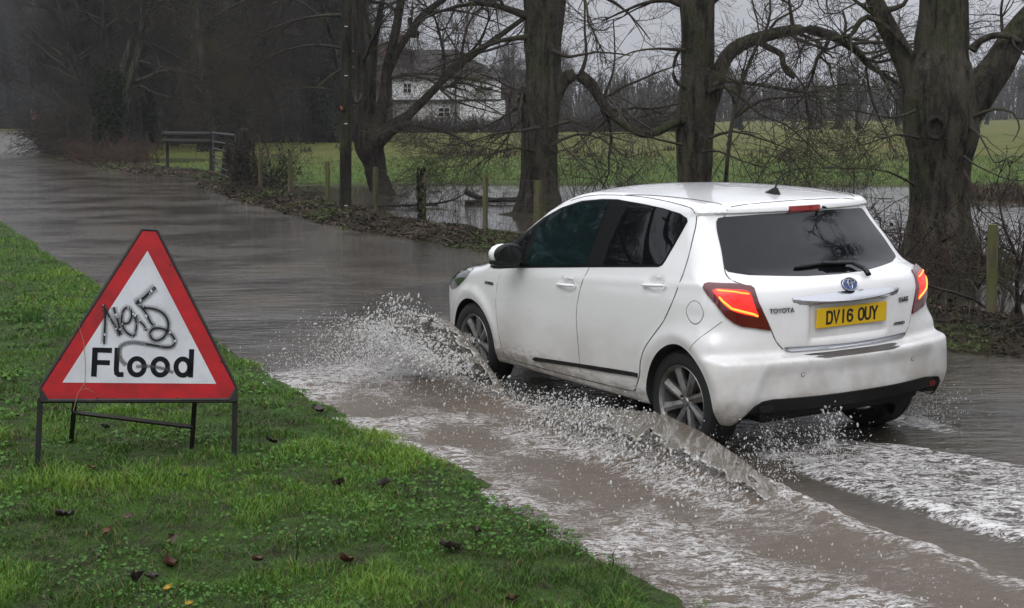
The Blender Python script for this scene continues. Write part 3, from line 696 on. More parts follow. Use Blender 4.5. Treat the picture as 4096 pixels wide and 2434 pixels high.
# tailgate with its glass and fittings
TG = prs(.497,1.425, .35,1.44, 0,1.447, -.35,1.44, -.497,1.425, -.504,1.371, -.575,1.24, -.645,1.09, -.655,1.04, -.606,1.01, -.59,.93, -.53,.79, -.500,.71, -.448,.653, -.2,.646, 0,.643, .2,.646, .448,.653, .500,.71, .53,.79, .59,.93, .606,1.01, .655,1.04, .645,1.09, .575,1.24, .504,1.371)
tg = patch('tailgate', shrink(TG, .004), 'rear', .003, paint, car, step=.0135)
seam(TG, 'rear', .0032, False, closed=True)
seam(prs(.705,.627, .405,.588, .138,.539, -.032,.520, -.09,.502), 'top', .004)
RW = prs(.562,1.345, .545,1.365, .512,1.371, .30,1.378, .109,1.380, -.109,1.380, -.30,1.378, -.512,1.371, -.545,1.365, -.562,1.345, -.578,1.30, -.612,1.191, -.640,1.100, -.632,1.082, -.600,1.074, -.546,1.062, -.400,1.052, -.212,1.041, 0,1.038, .212,1.041, .400,1.052, .546,1.062, .600,1.074, .632,1.082, .640,1.100, .612,1.191, .578,1.30)
patch('back_window', RW, 'rear', .006, glass, car, step=.02, skirt=.003)
patch('high_brake_lamp', prs(.115,1.413, -.115,1.413, -.118,1.378, .118,1.378), 'rear', .008, lampoff, tg, step=.012)
nz = MB(); nz.tube([(-.225, -.135, 1.402), (-.250, -.135, 1.400)], [.008, .006], 10); nz.build('washer_nozzle', black, tg, smooth=True)
wp = MB(); A, _ = lift(prs(-.15,1.016, -.16,1.045), 'rear', .03)
bl, _ = lift(densify(prs(.25,1.080, .09,1.088, -.125,1.083), .03, False), 'rear', .014); wp.tube(bl, [.006] + [.009] * (len(bl) - 2) + [.008], 6)
ar, _ = lift(densify(prs(-.155,1.012, -.185,1.035, -.145,1.072, .068,1.086), .02, False), 'rear', .030); wp.tube(ar, np.linspace(.018, .008, len(ar)), 8, flat=.7)
wp.build('rear_wiper', black, tg, smooth=True)
# chrome handle bar above the plate
gb = MB(); ys = np.linspace(.395, -.395, 25); rows = []
for y in ys:
    a = abs(y) / .395; b_ = lift([(y, .945 + .012 * (1 - a * a))], 'rear', 0)[0][0]; c_ = lift([(y, .89 + .025 * a)], 'rear', 0)[0][0]
    pr_ = .012 + .032 * (1 - a ** 3); zt = .948 + .012 * (1 - a * a); zb = .917 + .012 * a ** 2 - .014 * (1 - a * a)
    rows.append([(b_[0] + .004, y, zt), (b_[0] - .006, y, zt - .002), (b_[0] - pr_, y, zb + .006), (b_[0] - pr_ + .002, y, zb), (c_[0] - .004, y * .97, .888 + .012 * a), (c_[0] + .006, y * .97, .886)])
k = len(rows[0]); gb.add([p for r in rows for p in r], [(i * k + j, (i + 1) * k + j, (i + 1) * k + j + 1, i * k + j + 1) for i in range(24) for j in range(k - 1)])
gb.build('tailgate_handle_bar', chrome, tg, smooth=True, ang=.9)
# number plate: yellow with DV16 OUY
def stroke(pts, w, m4, out, depth=.001):
    """flat ribbon of width w along 2-D pts, mitred; out: MB; m4 maps (x,0,z)"""
    P = np.array(pts, float); P = P[np.concatenate([[True], np.linalg.norm(np.diff(P, axis=0), axis=1) > 1e-6])]; n = len(P); L_, R_ = [], []
    for i in range(n):
        if i == 0: t = P[1] - P[0]
        elif i == n - 1: t = P[-1] - P[-2]
        else:
            a = (P[i] - P[i - 1]); b = (P[i + 1] - P[i]); a /= np.linalg.norm(a); b /= np.linalg.norm(b); t = a + b
        t = t / (np.linalg.norm(t) + 1e-9); nr = np.array([-t[1], t[0]]); k_ = 1.0
        if 0 < i < n - 1:
            k_ = 1 / max(.5, abs(nr @ np.array([-a[1], a[0]])))
        L_.append(P[i] + nr * w / 2 * k_); R_.append(P[i] - nr * w / 2 * k_)
    vs = [m4 @ Vector((p[0], 0, p[1])) for p in L_ + R_] + [m4 @ Vector((p[0], depth, p[1])) for p in L_ + R_]
    fs = [(i, i + 1, n + i + 1, n + i) for i in range(n - 1)] + [(i, i + 1, 2 * n + i + 1, 2 * n + i) for i in range(n - 1)] + [(n + i, n + i + 1, 3 * n + i + 1, 3 * n + i) for i in range(n - 1)] + [(0, n, 3 * n, 2 * n), (n - 1, 2 * n - 1, 4 * n - 1, 3 * n - 1)]
    out.add(vs, fs)
def arc(cx, cy, rx, ry, a0, a1, n=9): return [(cx + rx * math.cos(R(a0 + (a1 - a0) * i / n)), cy + ry * math.sin(R(a0 + (a1 - a0) * i / n))) for i in range(n + 1)]
GL = {  # glyphs on a cell .036 wide (centre line) and .065 high (centre line); stroke .014
 'D': [[(0, 0), (0, .065)], [(-.007, .065), (.018, .065)] + arc(.018, .045, .018, .020, 90, 0, 5) + arc(.018, .020, .018, .020, 0, -90, 5) + [(-.007, 0)]],
 'V': [[(-.002, .072), (.018, .001), (.038, .072)]], '1': [[(.018, -.007), (.018, .072)]],
 '6': [[(.036, .050)] + arc(.018, .047, .018, .018, 10, 180, 8) + arc(.018, .018, .018, .018, 180, 360, 9) + arc(.018, .020, .018, .018, 0, 90, 5) + [(.002, .038)]],
 'O': [arc(.018, .045, .018, .020, 0, 180, 8) + arc(.018, .020, .018, .020, 180, 360, 8) + [(.036, .045)]],
 'U': [[(0, .072)] + arc(.018, .018, .018, .018, 180, 360, 9) + [(.036, .072)]],
 'Y': [[(-.003, .072), (.018, .032), (.039, .072)], [(.018, .038), (.018, -.007)]]}
q0, g0 = lift([(0, .819)], 'rear', 0)
PM = Matrix.Translation((q0[0][0] - .016, -.012, .819)) @ Matrix.Rotation(R(-90), 4, 'Z') @ Matrix.Rotation(R(3), 4, 'X')
pl = MB(); pl.box((0, 0, 0), (.52, .008, .111), bev=.002); pl.v = [tuple(PM @ Vector(v)) for v in pl.v]; po = pl.build('number_plate', plateY, car)
tx = MB(); x = -.187
for ch in 'DV16 OUY':
    if ch == ' ': x += .033; continue
    for s_ in GL[ch]:
        c0 = 0
        stroke([(p[0] + x, p[1] - .0325) for p in s_], .0135, PM @ Matrix.Translation((0, -.0052, 0)), tx)
    x += .0505 if ch != '1' else .0505
tx.build('plate_lettering', inkm, po)
# badges
def ell(rx, rz, r, M, out, n=40): out.tube([M @ Vector((rx * math.cos(2 * math.pi * i / n), 0, rz * math.sin(2 * math.pi * i / n))) for i in range(n + 1)], r, 6, cap=False)
qb, gb_ = lift([(.0, .992)], 'rear', .006)
BM = Matrix.Translation((qb[0][0] - .004, 0, .992)) @ Matrix.Rotation(R(-90), 4, 'Z') @ Matrix.Rotation(R(-24), 4, 'X')
bd = MB(); bd.lathe([(0, -.003), (.5, -.003), (.52, .012)], 36, BM @ Matrix.Diagonal((.108, 1, .078, 1))); bo = bd.build('badge', blue, tg, smooth=True)
bc = MB(); T_ = BM @ Matrix.Translation((0, -.005, 0)); ell(.053, .038, .0036, T_, bc); ell(.041, .0125, .003, T_ @ Matrix.Translation((0, 0, .016)), bc); ell(.0135, .0285, .003, T_ @ Matrix.Translation((0, 0, -.0005)), bc)
bc.build('badge_rings', chrome, bo, smooth=True, ang=2)
def textobj(s, size, M, m, name, parent, sx=1.0, ext=.0015, offs=0.0, shear=0):
    cu = bpy.data.curves.new(name, 'FONT'); cu.body = s; cu.size = size; cu.extrude = ext; cu.align_x = 'CENTER'; cu.align_y = 'CENTER'; cu.offset = offs; cu.shear = shear
    t_ = bpy.data.objects.new(name, cu); COL.objects.link(t_); bpy.context.view_layer.update()
    me = bpy.data.meshes.new_from_object(t_.evaluated_get(bpy.context.evaluated_depsgraph_get())); bpy.data.objects.remove(t_)
    me.transform(M @ Matrix.Rotation(R(90), 4, 'X') @ Matrix.Diagonal((sx, 1, 1, 1))); me.materials.clear()
    o = link(name, me, m, parent); o.data.name = name; return o
def rearM(y, z, off=.003, tilt=0, yaw=None):
    q, g = lift([(y, z)], 'rear', off); n_ = g[0]
    return Matrix.Translation(tuple(q[0])) @ Matrix.Rotation(math.atan2(n_[1], n_[0]) + math.pi / 2, 4, 'Z')
badgem = mat('badge_metal', (.30, .30, .31), .25, 1.0)
textobj('TOYOTA', .036, rearM(.462, .879, .008), badgem, 'maker_lettering', tg, 1.0, .002, .0006)
textobj('YARIS', .040, rearM(-.43, .868, .008), badgem, 'model_lettering', tg, .95, .002, .0009, .2)
textobj('HYBRID', .023, rearM(-.394, .7345, .008), badgem, 'small_lettering', tg, 1.25, .002, .0008)
q, g = lift([(2.10, .812)], 'side', .004)
textobj('HYBRID', .028, Matrix.Translation(tuple(q[0])) @ Matrix.Rotation(math.pi, 4, 'Z'), badgem, 'side_lettering', body, 1.3, .002, .0008)
# chrome strips and step plate
def strip(name, top, bot, off, m, parent, n=28):
    t_, b_ = np.array(top), np.array(bot)
patch('lower_chrome_strip', prs(.450,.676, .205,.668, 0,.664, -.205,.668, -.450,.676, -.445,.656, -.415,.645, -.14,.640, .14,.640, .415,.645, .445,.656), 'rear', .012, chrome, tg, step=.012)
sp = MB(); yy = np.linspace(.40, -.40, 21); rr = []
for y in yy:
    a = abs(y) / .40; xo = lift([(y, .597)], 'rear', 0)[0][0][0]
    rr.append([(xo + .075, y, .633), (xo + .035 + .03 * a ** 6, y, .628), (xo + .006 + .04 * a ** 8, y, .620 + .002 * a ** 8), (xo + .002 + .04 * a ** 8, y, .612)])
sp.add([p for r in rr for p in r], [(i * 4 + j, (i + 1) * 4 + j, (i + 1) * 4 + j + 1, i * 4 + j + 1) for i in range(20) for j in range(3)])
sp.build('bumper_step_plate', satin, car, smooth=True)
va = patch('rear_valance', prs(.735,.272, .70,.335, .672,.372, .63,.398, .57,.407, .30,.402, -.30,.402, -.57,.407, -.63,.398, -.70,.392, -.735,.36, -.745,.272, -.5,.336, 0,.33, .5,.336), 'rear', .008, black, car, step=.018)
for y in (-.66, .60):
    q, g = lift([(y, .362)], 'rear', .012); r_ = MB(); n_ = g[0]
    r_.lathe([(0, -.004), (.9, -.004), (1, .004)], 20, Matrix.Translation(tuple(q[0])) @ Matrix.Rotation(math.atan2(n_[1], n_[0]) + math.pi / 2, 4, 'Z') @ Matrix.Diagonal((.035 if y < 0 else .05, 1, .022, 1))); r_.build('rear_reflector', mat('rear_reflector_red', (.12, .006, .006), .2) if y < 0 else black, car, smooth=True)
for y in (.393, -.435):
    q, g = lift([(y, .532)], 'rear', .003); r_ = MB(); n_ = g[0]
    r_.lathe([(0, -.001), (.009, -.001), (.0095, .004)], 18, Matrix.Translation(tuple(q[0])) @ Matrix.Rotation(math.atan2(n_[1], n_[0]) + math.pi / 2, 4, 'Z')); so_ = r_.build('parking_sensor', paint, car, smooth=True)
    r2 = MB(); ell(.0105, .0105, .0012, Matrix.Translation(tuple(q[0])) @ Matrix.Rotation(math.atan2(n_[1], n_[0]) + math.pi / 2, 4, 'Z'), r2, 20); r2.build('sensor_ring', gapm, so_)
# roof aerial
an = MB(); zt = float(roof_z(np.array(.1), np.array(0.0)))
an.add([(.16, 0, zt - .004), (.10, .026, zt - .004), (.02, .026, zt - .008), (.0, 0, zt - .010), (.02, -.026, zt - .008), (.10, -.026, zt - .004), (.055, .008, zt + .030), (.03, .008, zt + .034), (.03, -.008, zt + .034), (.055, -.008, zt + .030)],
       [(0, 1, 6, 9), (1, 2, 7, 6), (2, 3, 7), (3, 8, 7), (3, 4, 8), (4, 5, 9, 8), (5, 0, 9), (6, 7, 8, 9)])
an.tube([(.045, 0, zt + .025), (-.005, 0, zt + .108)], [.006, .0035], 8); an.build('roof_aerial', black, car, smooth=True)
gaps.build('panel_gap', gapm, body)
# floor pan and exhaust
fp = MB(); fp.box((1.25, 0, .285), (3.5, 1.1, .09), bev=.03); fp.box((-.30, 0, .33), (.5, 1.2, .12), bev=.03); fp.tube([(-.2, .55, .25), (-.2, -.55, .25)], .05, 10); fp.build('floor_pan', under, car)
ex = MB(); ex.tube([(.1, -.42, .25), (-.3, -.42, .235), (-.50, -.42, .215)], .030, 14, cap=False); ex.tube([(-.40, -.42, .222), (-.505, -.42, .215)], .033, 16, cap=False); ex.tube([(-.22, -.1, .27), (-.22, -.5, .27)], .09, 14); ex.build('exhaust', satin, car, smooth=True)
# wheels
def wheel(x, s, z, rot):
    T = Matrix.Translation((x, s * .775, z)) @ (Matrix.Rotation(math.pi, 4, 'Z') if s < 0 else Matrix())
    T = T @ Matrix.Rotation(R(rot), 4, 'Y')
    ty = MB(); ty.lathe([(.212, -.002), (.218, .004), (.235, .010), (.262, .012), (.283, .004), (.294, -.010), (.300, -.022), (.303, -.10), (.300, -.165), (.290, -.185), (.262, -.195), (.22, -.19), (.21, -.185)], 72, T)
    for a in (-.05, -.10, -.145): ty.lathe([(.3035, a - .004), (.3005, a), (.3035, a + .004)], 72, T)
    wo = ty.build('wheel', rubber, car, smooth=True, ang=.5)
    ri = MB(); ri.lathe([(.198, -.19), (.205, -.19), (.196, -.10), (.198, -.022), (.2145, -.012), (.2165, .000), (.213, .004), (.206, -.002), (.200, -.012)], 72, T)
    ri.lathe([(0, -.026), (.022, -.026), (.027, -.032), (.040, -.036), (.060, -.045), (.062, -.07)], 40, T)
    for k_ in range(8):
        A = T @ Matrix.Rotation(2 * math.pi * k_ / 8 + .2, 4, 'Y')
        pr = [(.030, .022, -.034), (.065, .022, -.028), (.12, .0235, -.022), (.175, .028, -.016), (.207, .036, -.014)]
        vs = []
        for r_, hw, y in pr:
            sk = (r_ - .03) * .10
            vs += [A @ Vector((r_, y - .028, -hw * 1.0 + sk)), A @ Vector((r_, y - .002, -hw * .92 + sk)), A @ Vector((r_, y + .004, -hw * .10 + sk)), A @ Vector((r_, y - .010, hw + sk)), A @ Vector((r_, y - .030, hw + sk))]
        fs = [(i * 5 + j, i * 5 + (j + 1) % 5, (i + 1) * 5 + (j + 1) % 5, (i + 1) * 5 + j) for i in range(4) for j in range(5)]
        ri.add(vs, fs)
    ro = ri.build('rim', alloy, wo, smooth=True, ang=.45)
    for k_ in range(4):
        nu = MB()
        a = 2 * math.pi * (k_ + .5) / 4; c_ = T @ Vector((.048 * math.cos(a), -.028, .048 * math.sin(a))); d_ = T @ Vector((.048 * math.cos(a), -.05, .048 * math.sin(a)))
        nu.tube([d_, c_], .010, 8); nu.build('wheel_nut', gapm, wo)
    di = MB(); di.lathe([(0, -.085), (.12, -.085), (.122, -.095), (.0, -.1)], 36, T); di.box(T @ Vector((.09, -.085, .07)), (.06, .05, .08), bev=.01); di.build('brake_disc', satin, wo, smooth=True)
    return wo
wheel(-.063, 1, .320, 12); wheel(2.438, 1, .338, 30); wheel(-.063, -1, .318, 0); wheel(2.438, -1, .335, 0)
# ------------------------------------------------------------------ bare trees
def bark_mat(name, a, b, green=(.040, .048, .016), gamt=.5, sc=1.0, bs=.9):
    m = mat(name, a, .92, Specular_IOR_Level=.25)
    st = noise(m, 9 * sc, 6, .7, stretch=(1, 1, .16)); bl = noise(m, 1.7 * sc, 4, .6); fi = noise(m, 42 * sc, 4, .7, stretch=(1, 1, .35))
    c = mixc(m, mapr(m, st, .3, .7), a, b)
    c = mixc(m, math_(m, 'MULTIPLY', mapr(m, bl, .46, .66), gamt), c, green)
    c = mixc(m, mapr(m, fi, .60, .74, 0, .5), c, tuple(min(1, x * 1.9 + .01) for x in b))
    c = mixc(m, mapr(m, st, .47, .36, 0, .9), c, tuple(x * .25 for x in a)); sp_k = noise(m, 26 * sc, 5, .8); c = mixc(m, mapr(m, sp_k, .58, .66, 0, .65), c, (.16, .155, .12)); c = mixc(m, mapr(m, noise(m, 3.4 * sc, 5, .7, stretch=(1, 1, .4)), .52, .40, 0, .6), c, tuple(x * .35 for x in a))
    L(m, c, bsdf(m).inputs['Base Color'])
    bump(m, math_(m, 'ADD', st, math_(m, 'MULTIPLY', fi, .35)), bs, .12)
    return m
bark = bark_mat('lime_bark', (.027, .024, .018), (.108, .094, .070), green=(.048, .060, .020), gamt=.75, bs=1.0)
bark_dk = bark_mat('wet_bark', (.020, .017, .014), (.048, .040, .034), gamt=.3)
def twig_mat(name, a, b, g):
    m = mat(name, a, .85, Specular_IOR_Level=.3); n1 = noise(m, 1.4, 3); n2 = noise(m, 7, 3)
    c = mixc(m, mapr(m, n2, .35, .65), a, b); L(m, mixc(m, mapr(m, n1, .50, .66, 0, .75), c, g), bsdf(m).inputs['Base Color']); return m
twig = twig_mat('lime_twigs', (.022, .018, .014), (.050, .040, .032), (.062, .064, .022))
twig_dk = twig_mat('dark_twigs', (.016, .012, .010), (.040, .030, .024), (.035, .036, .016))
twig_far = twig_mat('far_twigs', (.030, .025, .020), (.050, .042, .034), (.046, .048, .024))
bram = twig_mat('bramble_stems', (.020, .014, .012), (.055, .036, .026), (.050, .058, .020))
ivy = mat('ivy_leaves', (.014, .026, .010), .8, Specular_IOR_Level=.15)
L(ivy, mixc(ivy, mapr(ivy, noise(ivy, 9, 3), .35, .65), (.008, .013, .006), (.018, .027, .010)), bsdf(ivy).inputs['Base Color'])

def tubes(P, Rr, n):
    """P (m,k,3) polylines, Rr (m,k) radii -> verts, quads with n sides"""
    m, k, _ = P.shape; T = np.empty_like(P); T[:, 1:-1] = P[:, 2:] - P[:, :-2]; T[:, 0] = P[:, 1] - P[:, 0]; T[:, -1] = P[:, -1] - P[:, -2]
    T /= np.linalg.norm(T, axis=2, keepdims=True) + 1e-9
    ref = np.where(np.abs(T[:, :1, 2:]) > .85, np.array([1., 0, 0]), np.array([0, 0, 1.])) * np.ones((m, k, 1))
    A = np.cross(T, ref); A /= np.linalg.norm(A, axis=2, keepdims=True) + 1e-9; B = np.cross(T, A)
    th = 2 * math.pi * np.arange(n) / n
    V = P[:, :, None] + Rr[:, :, None, None] * (A[:, :, None] * np.cos(th)[:, None] + B[:, :, None] * np.sin(th)[:, None])
    V = V.reshape(-1, 3); base = (np.arange(m) * k * n)[:, None, None] + (np.arange(k - 1) * n)[None, :, None] + np.arange(n)[None, None]
    nx = (np.arange(m) * k * n)[:, None, None] + (np.arange(k - 1) * n)[None, :, None] + ((np.arange(n) + 1) % n)[None, None]
    Q = np.stack([base, nx, nx + n, base + n], -1).reshape(-1, 4); return V, Q
def unit(v): return v / (np.linalg.norm(v, axis=-1, keepdims=True) + 1e-9)
def grow(P, Rr, cnt, length, ang, K, rg, t0=.15, t1=1.0, wig=.18, up=0.0, rk=.62, rl=.02, taper=.25, flat=1.0, lenpow=.5):
    """children of every polyline; cnt total children, chosen by parent length"""
    m, k, _ = P.shape; ln = np.linalg.norm(np.diff(P, axis=1), axis=2).sum(1); pr = ln / ln.sum()
    pi = rg.choice(m, cnt, p=pr); t = t0 + (t1 - t0) * rg.random(cnt) ** .85; u = t * (k - 1); i = np.minimum(u.astype(int), k - 2); f = (u - i)[:, None]
    p0 = P[pi, i] * (1 - f) + P[pi, i + 1] * f; r0 = Rr[pi, i] * (1 - f[:, 0]) + Rr[pi, i + 1] * f[:, 0]; T = unit(P[pi, i + 1] - P[pi, i])
    rnd = rg.normal(size=(cnt, 3)); rnd[:, 2] *= flat; perp = unit(rnd - (rnd * T).sum(1)[:, None] * T)
    a = ang * (.65 + .6 * rg.random(cnt))[:, None]; D = unit(T * np.cos(a) + perp * np.sin(a))
    Lc = length * (.45 + .8 * rg.random(cnt)) * np.clip(ln[pi] / ln.mean(), .4, 1.6) ** lenpow * (1.15 - .55 * t)
    st = (Lc / (K - 1))[:, None]; out = np.empty((cnt, K, 3)); out[:, 0] = p0
    for j in range(1, K):
        D = unit(D + rg.normal(size=(cnt, 3)) * wig + np.array([0, 0, up])); out[:, j] = out[:, j - 1] + D * st
    r0 = np.minimum(r0 * rk, rl * Lc ** .8); rad = r0[:, None] * np.linspace(1, taper, K)[None]
    return out, rad
def resample(pts, rad, step):
    P = np.array(pts, float); r = np.array(rad, float)
    # Catmull-Rom through the points
    Q, S = [], []; n = len(P)
    for i in range(n - 1):
        p0, p1, p2, p3 = P[max(i - 1, 0)], P[i], P[i + 1], P[min(i + 2, n - 1)]; k = max(2, int(np.linalg.norm(p2 - p1) / step))
        for j in range(k):
            t = j / k; Q.append(.5 * ((2 * p1) + (-p0 + p2) * t + (2 * p0 - 5 * p1 + 4 * p2 - p3) * t * t + (-p0 + 3 * p1 - 3 * p2 + p3) * t ** 3)); S.append(r[i] * (1 - t) + r[i + 1] * t)
    Q.append(P[-1]); S.append(r[-1]); return np.array(Q), np.array(S)
def limb_geo(pts, rad, n=20, step=.12, rough=.10, seed=0, sc=1.0):
    Q, S = resample(pts, rad, step); V, F4 = tubes(Q[None], S[None], n); k = len(Q)
    V = V.reshape(k, n, 3); C = Q[:, None]; th = np.arange(n) / n * 6.283
    d = 1 + rough * (.55 * np.sin(th * 3 + seed)[None] + .45 * np.sin(th * 5 + seed * 2.1 + np.arange(k)[:, None] * .05)) + rough * 1.4 * (vnoise((th[None] * 1.6 + 0 * Q[:, :1]) * 1.5 + seed * 7, Q[:, 2:3] * 1.3 + np.arange(k)[:, None] * step * 1.2 + seed, 9) - .5) + rough * .9 * (vnoise(th[None] * 5.2 + seed + 0 * Q[:, :1], Q[:, 2:3] * .9 + np.arange(k)[:, None] * step * .5, 19) - .5)
    V = C + (V - C) * d[..., None]; V = V.reshape(-1, 3); return V, F4, Q, S
def join(parts):
    V, Fq, b = [], [], 0
    for v, f in parts: V.append(v); Fq.append(f + b); b += len(v)
    return np.concatenate(V), np.concatenate(Fq)
def even(Q, S, K):
    """resample one polyline to K points"""
    d = np.concatenate([[0], np.cumsum(np.linalg.norm(np.diff(Q, axis=0), axis=1))]); u = np.linspace(0, d[-1], K)
    return np.stack([np.interp(u, d, Q[:, i]) for i in range(3)], 1), np.interp(u, d, S)
def crown_from(limbs, seed, n1, n2, n3, n4, l1=2.6, l2=1.3, l3=.7, l4=.35, up=.03, flat=.6, a1=.9, thin=1.0, t0=.2):
    rg = np.random.default_rng(seed); K = 16
    P = np.array([even(q, s, K)[0] for q, s in limbs]); Rr = np.array([even(q, s, K)[1] for q, s in limbs]); parts = []
    A, ra = grow(P, Rr, n1, l1, a1, 8, rg, t0=t0, wig=.22, up=up, rk=.5, rl=.022 * thin, flat=flat)
    B, rb = grow(A, ra, n2, l2, .75, 6, rg, t0=.1, wig=.22, up=up, rk=.7, rl=.016 * thin, flat=flat)
    C_, rc = grow(B, rb, n3, l3, .75, 5, rg, t0=.1, wig=.2, up=up, rk=.75, rl=.012 * thin)
    D_, rd = grow(C_, rc, n4, l4, .7, 3, rg, t0=.1, wig=.16, up=up, rk=.8, rl=.010 * thin)
    mn = .0026 * thin
    for X, r, nn in ((A, ra, 7), (B, rb, 5), (C_, rc, 3), (D_, rd, 3)): parts.append(tubes(X, np.maximum(r, mn), nn))
    return join(parts)
def make_tree(name, label, loc, trunk_parts, limbs, seed, mats=(None, None), counts=(60, 500, 3500, 9000), group=None, cat='tree', **kw):
    """trunk_parts and limbs in world coordinates; loc = foot"""
    t = thing(name, label, cat, tuple(loc), group=group); off = np.array(loc, float)
    geo = [limb_geo(np.array(p, float) - off, r, **k) for p, r, k in trunk_parts]
    V, Fq = join([(g[0], g[1]) for g in geo]); link('trunk', npmesh('trunk', V, Fq), mats[0] or bark, t)
    lb = [(g[2], g[3]) for g, (p, r, k) in zip(geo, trunk_parts) if True]
    ex = [resample(np.array(p, float) - off, r, .3) for p, r in limbs]
    use = lb[1:] + ex if len(lb) > 1 else lb + ex
    if kw.pop('with_trunk', False): use = lb + ex
    V, Fq = crown_from(use, seed, *counts, **kw)
    parts = [(V, Fq)] + [tubes(even(q, s, 24)[0][None], even(q, s, 24)[1][None], 9) for q, s in ex]
    V, Fq = join(parts); link('crown', npmesh('crown', V, Fq), mats[1] or twig, t)
    return t
def line(Y, pts):      # pts: (u, v, width in print pixels[, dy]); gives points and radii at distance Y
    o, r = [], []
    for q in pts:
        y = Y + (q[3] if len(q) > 3 else 0); o.append(atY(q[0], q[1], y)); r.append(q[2] / 2 * y / 3475)
    return np.array(o), np.array(r)
def c5(*q): return [(731.6 + a[0] * .4107, a[1] * .4107, a[2] * .4107) + tuple(a[3:]) for a in q]
def c6(*q): return [(1524.4 + a[0] * .4109, a[1] * .4109, a[2] * .4109) + tuple(a[3:]) for a in q]
def top(o, r, dz, dx=0, dy=0, rr=.5):
    g = np.array([.08, .2, .4, .7, 1.0])[:, None]; return np.concatenate([o, o[-1] + g * np.array([dx, dy, dz])]), np.concatenate([r, r[-1] * (1 - (1 - rr) * g[:, 0])])

# tree 1: short gnarled bole with several rising stems
Y = 34.0; foot = atY(907, 478, Y); foot[2] = .02
T1 = []
o, r = line(Y, c5((490, 1150, 190), (480, 1120, 125), (455, 1050, 115), (440, 960, 130), (415, 880, 165), (410, 800, 175), (400, 730, 130))); o[0][2] = -.05; T1.append((o, r, dict(n=30, step=.09, rough=.13, seed=2)))
o, r = line(Y, c5((385, 830, 110), (365, 700, 78), (375, 560, 72), (365, 400, 70), (350, 200, 64), (340, 0, 58))); o, r = top(o, r, 4, -.4); T1.append((o, r, dict(n=18, seed=3)))
o, r = line(Y, c5((440, 820, 110), (480, 680, 74), (510, 540, 70), (515, 420, 62), (560, 220, 52), (600, 0, 46))); o, r = top(o, r, 4, .6, .5); T1.append((o, r, dict(n=18, seed=4)))
o, r = line(Y, c5((420, 760, 70, .3), (425, 560, 50, .5), (440, 300, 44, .7), (470, 100, 36, .8), (490, 0, 32, .8))); o, r = top(o, r, 3, .2, .5); T1.append((o, r, dict(n=14, seed=5)))
o, r = line(Y, c5((450, 850, 110, -.2), (560, 740, 64, -.3), (640, 690, 56, -.4), (760, 570, 48, -.5), (880, 450, 42, -.5), (1000, 350, 38, -.4), (1150, 240, 32, -.2), (1330, 110, 26))); T1.append((o, r, dict(n=14, seed=6)))
o, r = line(Y, c5((470, 840, 80, -.3), (560, 775, 46, -.6), (650, 735, 36, -.9), (760, 760, 24, -1.1), (900, 800, 14, -1.4), (1030, 880, 7, -1.6))); T1.append((o, r, dict(n=12, seed=7)))
o, r = line(Y, c5((520, 430, 56), (590, 290, 46), (650, 200, 42), (730, 90, 40), (850, 0, 36), (960, -90, 30))); T1.append((o, r, dict(n=12, seed=8)))
o, r = line(Y, c5((640, 210, 26, -.1), (700, 212, 30, -.2), (690, 190, 30, -.2), (655, 160, 26, -.1), (650, 110, 22))); T1.append((o, r, dict(n=10, seed=9)))
o, r = line(Y, c5((380, 780, 60, .1), (300, 660, 30, .2), (232, 500, 24, .3), (190, 250, 20, .4), (120, 40, 16, .5), (70, -120, 12, .6))); T1.append((o, r, dict(n=10, seed=10)))
L1 = []
for q in [((370, 440, 26), (300, 400, 22), (200, 440, 14), (60, 560, 8), (-80, 700, 5)), ((365, 330, 26), (250, 290, 20), (60, 270, 14), (-160, 330, 9), (-340, 460, 5)), ((355, 120, 26), (230, 90, 20), (20, 110, 14), (-240, 200, 9), (-520, 330, 5)),
          ((515, 470, 24), (620, 450, 16), (760, 440, 12), (950, 480, 9), (1100, 560, 6)), ((600, 440, 18, -.5), (760, 470, 14, -.8), (900, 560, 10, -1), (1040, 600, 7, -1), (1200, 680, 4, -1)), ((370, 560, 22, -.4), (330, 620, 14, -.6), (200, 540, 10, -.8), (40, 520, 7, -1), (-120, 560, 4, -1)),
          ((350, 60, 24), (200, -60, 18), (-60, -80, 12), (-380, 30, 8), (-640, 200, 5)), ((880, 450, 20, -.5), (1000, 470, 14, -.6), (1180, 520, 9, -.8), (1300, 620, 5, -1)), ((820, 510, 20, -.5), (900, 590, 14, -.7), (1040, 640, 9, -.9), (1230, 690, 5, -1.2)),
          ((730, 90, 24), (880, 60, 16), (1050, 90, 10), (1250, 170, 6)), ((600, 0, 26), (760, -60, 18), (1000, -40, 12), (1230, 60, 7)), ((160, 150, 16, .5), (20, 20, 10, .6), (-200, -20, 7, .7), (-420, 40, 4, .7))]:
    L1.append(line(Y, c5(*q)))
make_tree('bare_tree', 'gnarled bare tree with several rising stems, behind the utility pole', foot, T1, L1, 41, counts=(90, 620, 3600, 8500), l1=2.4, l2=1.2, l3=.7, l4=.38, up=-.01, group='bare trees along the field edge', mats=(bark_dk, twig))
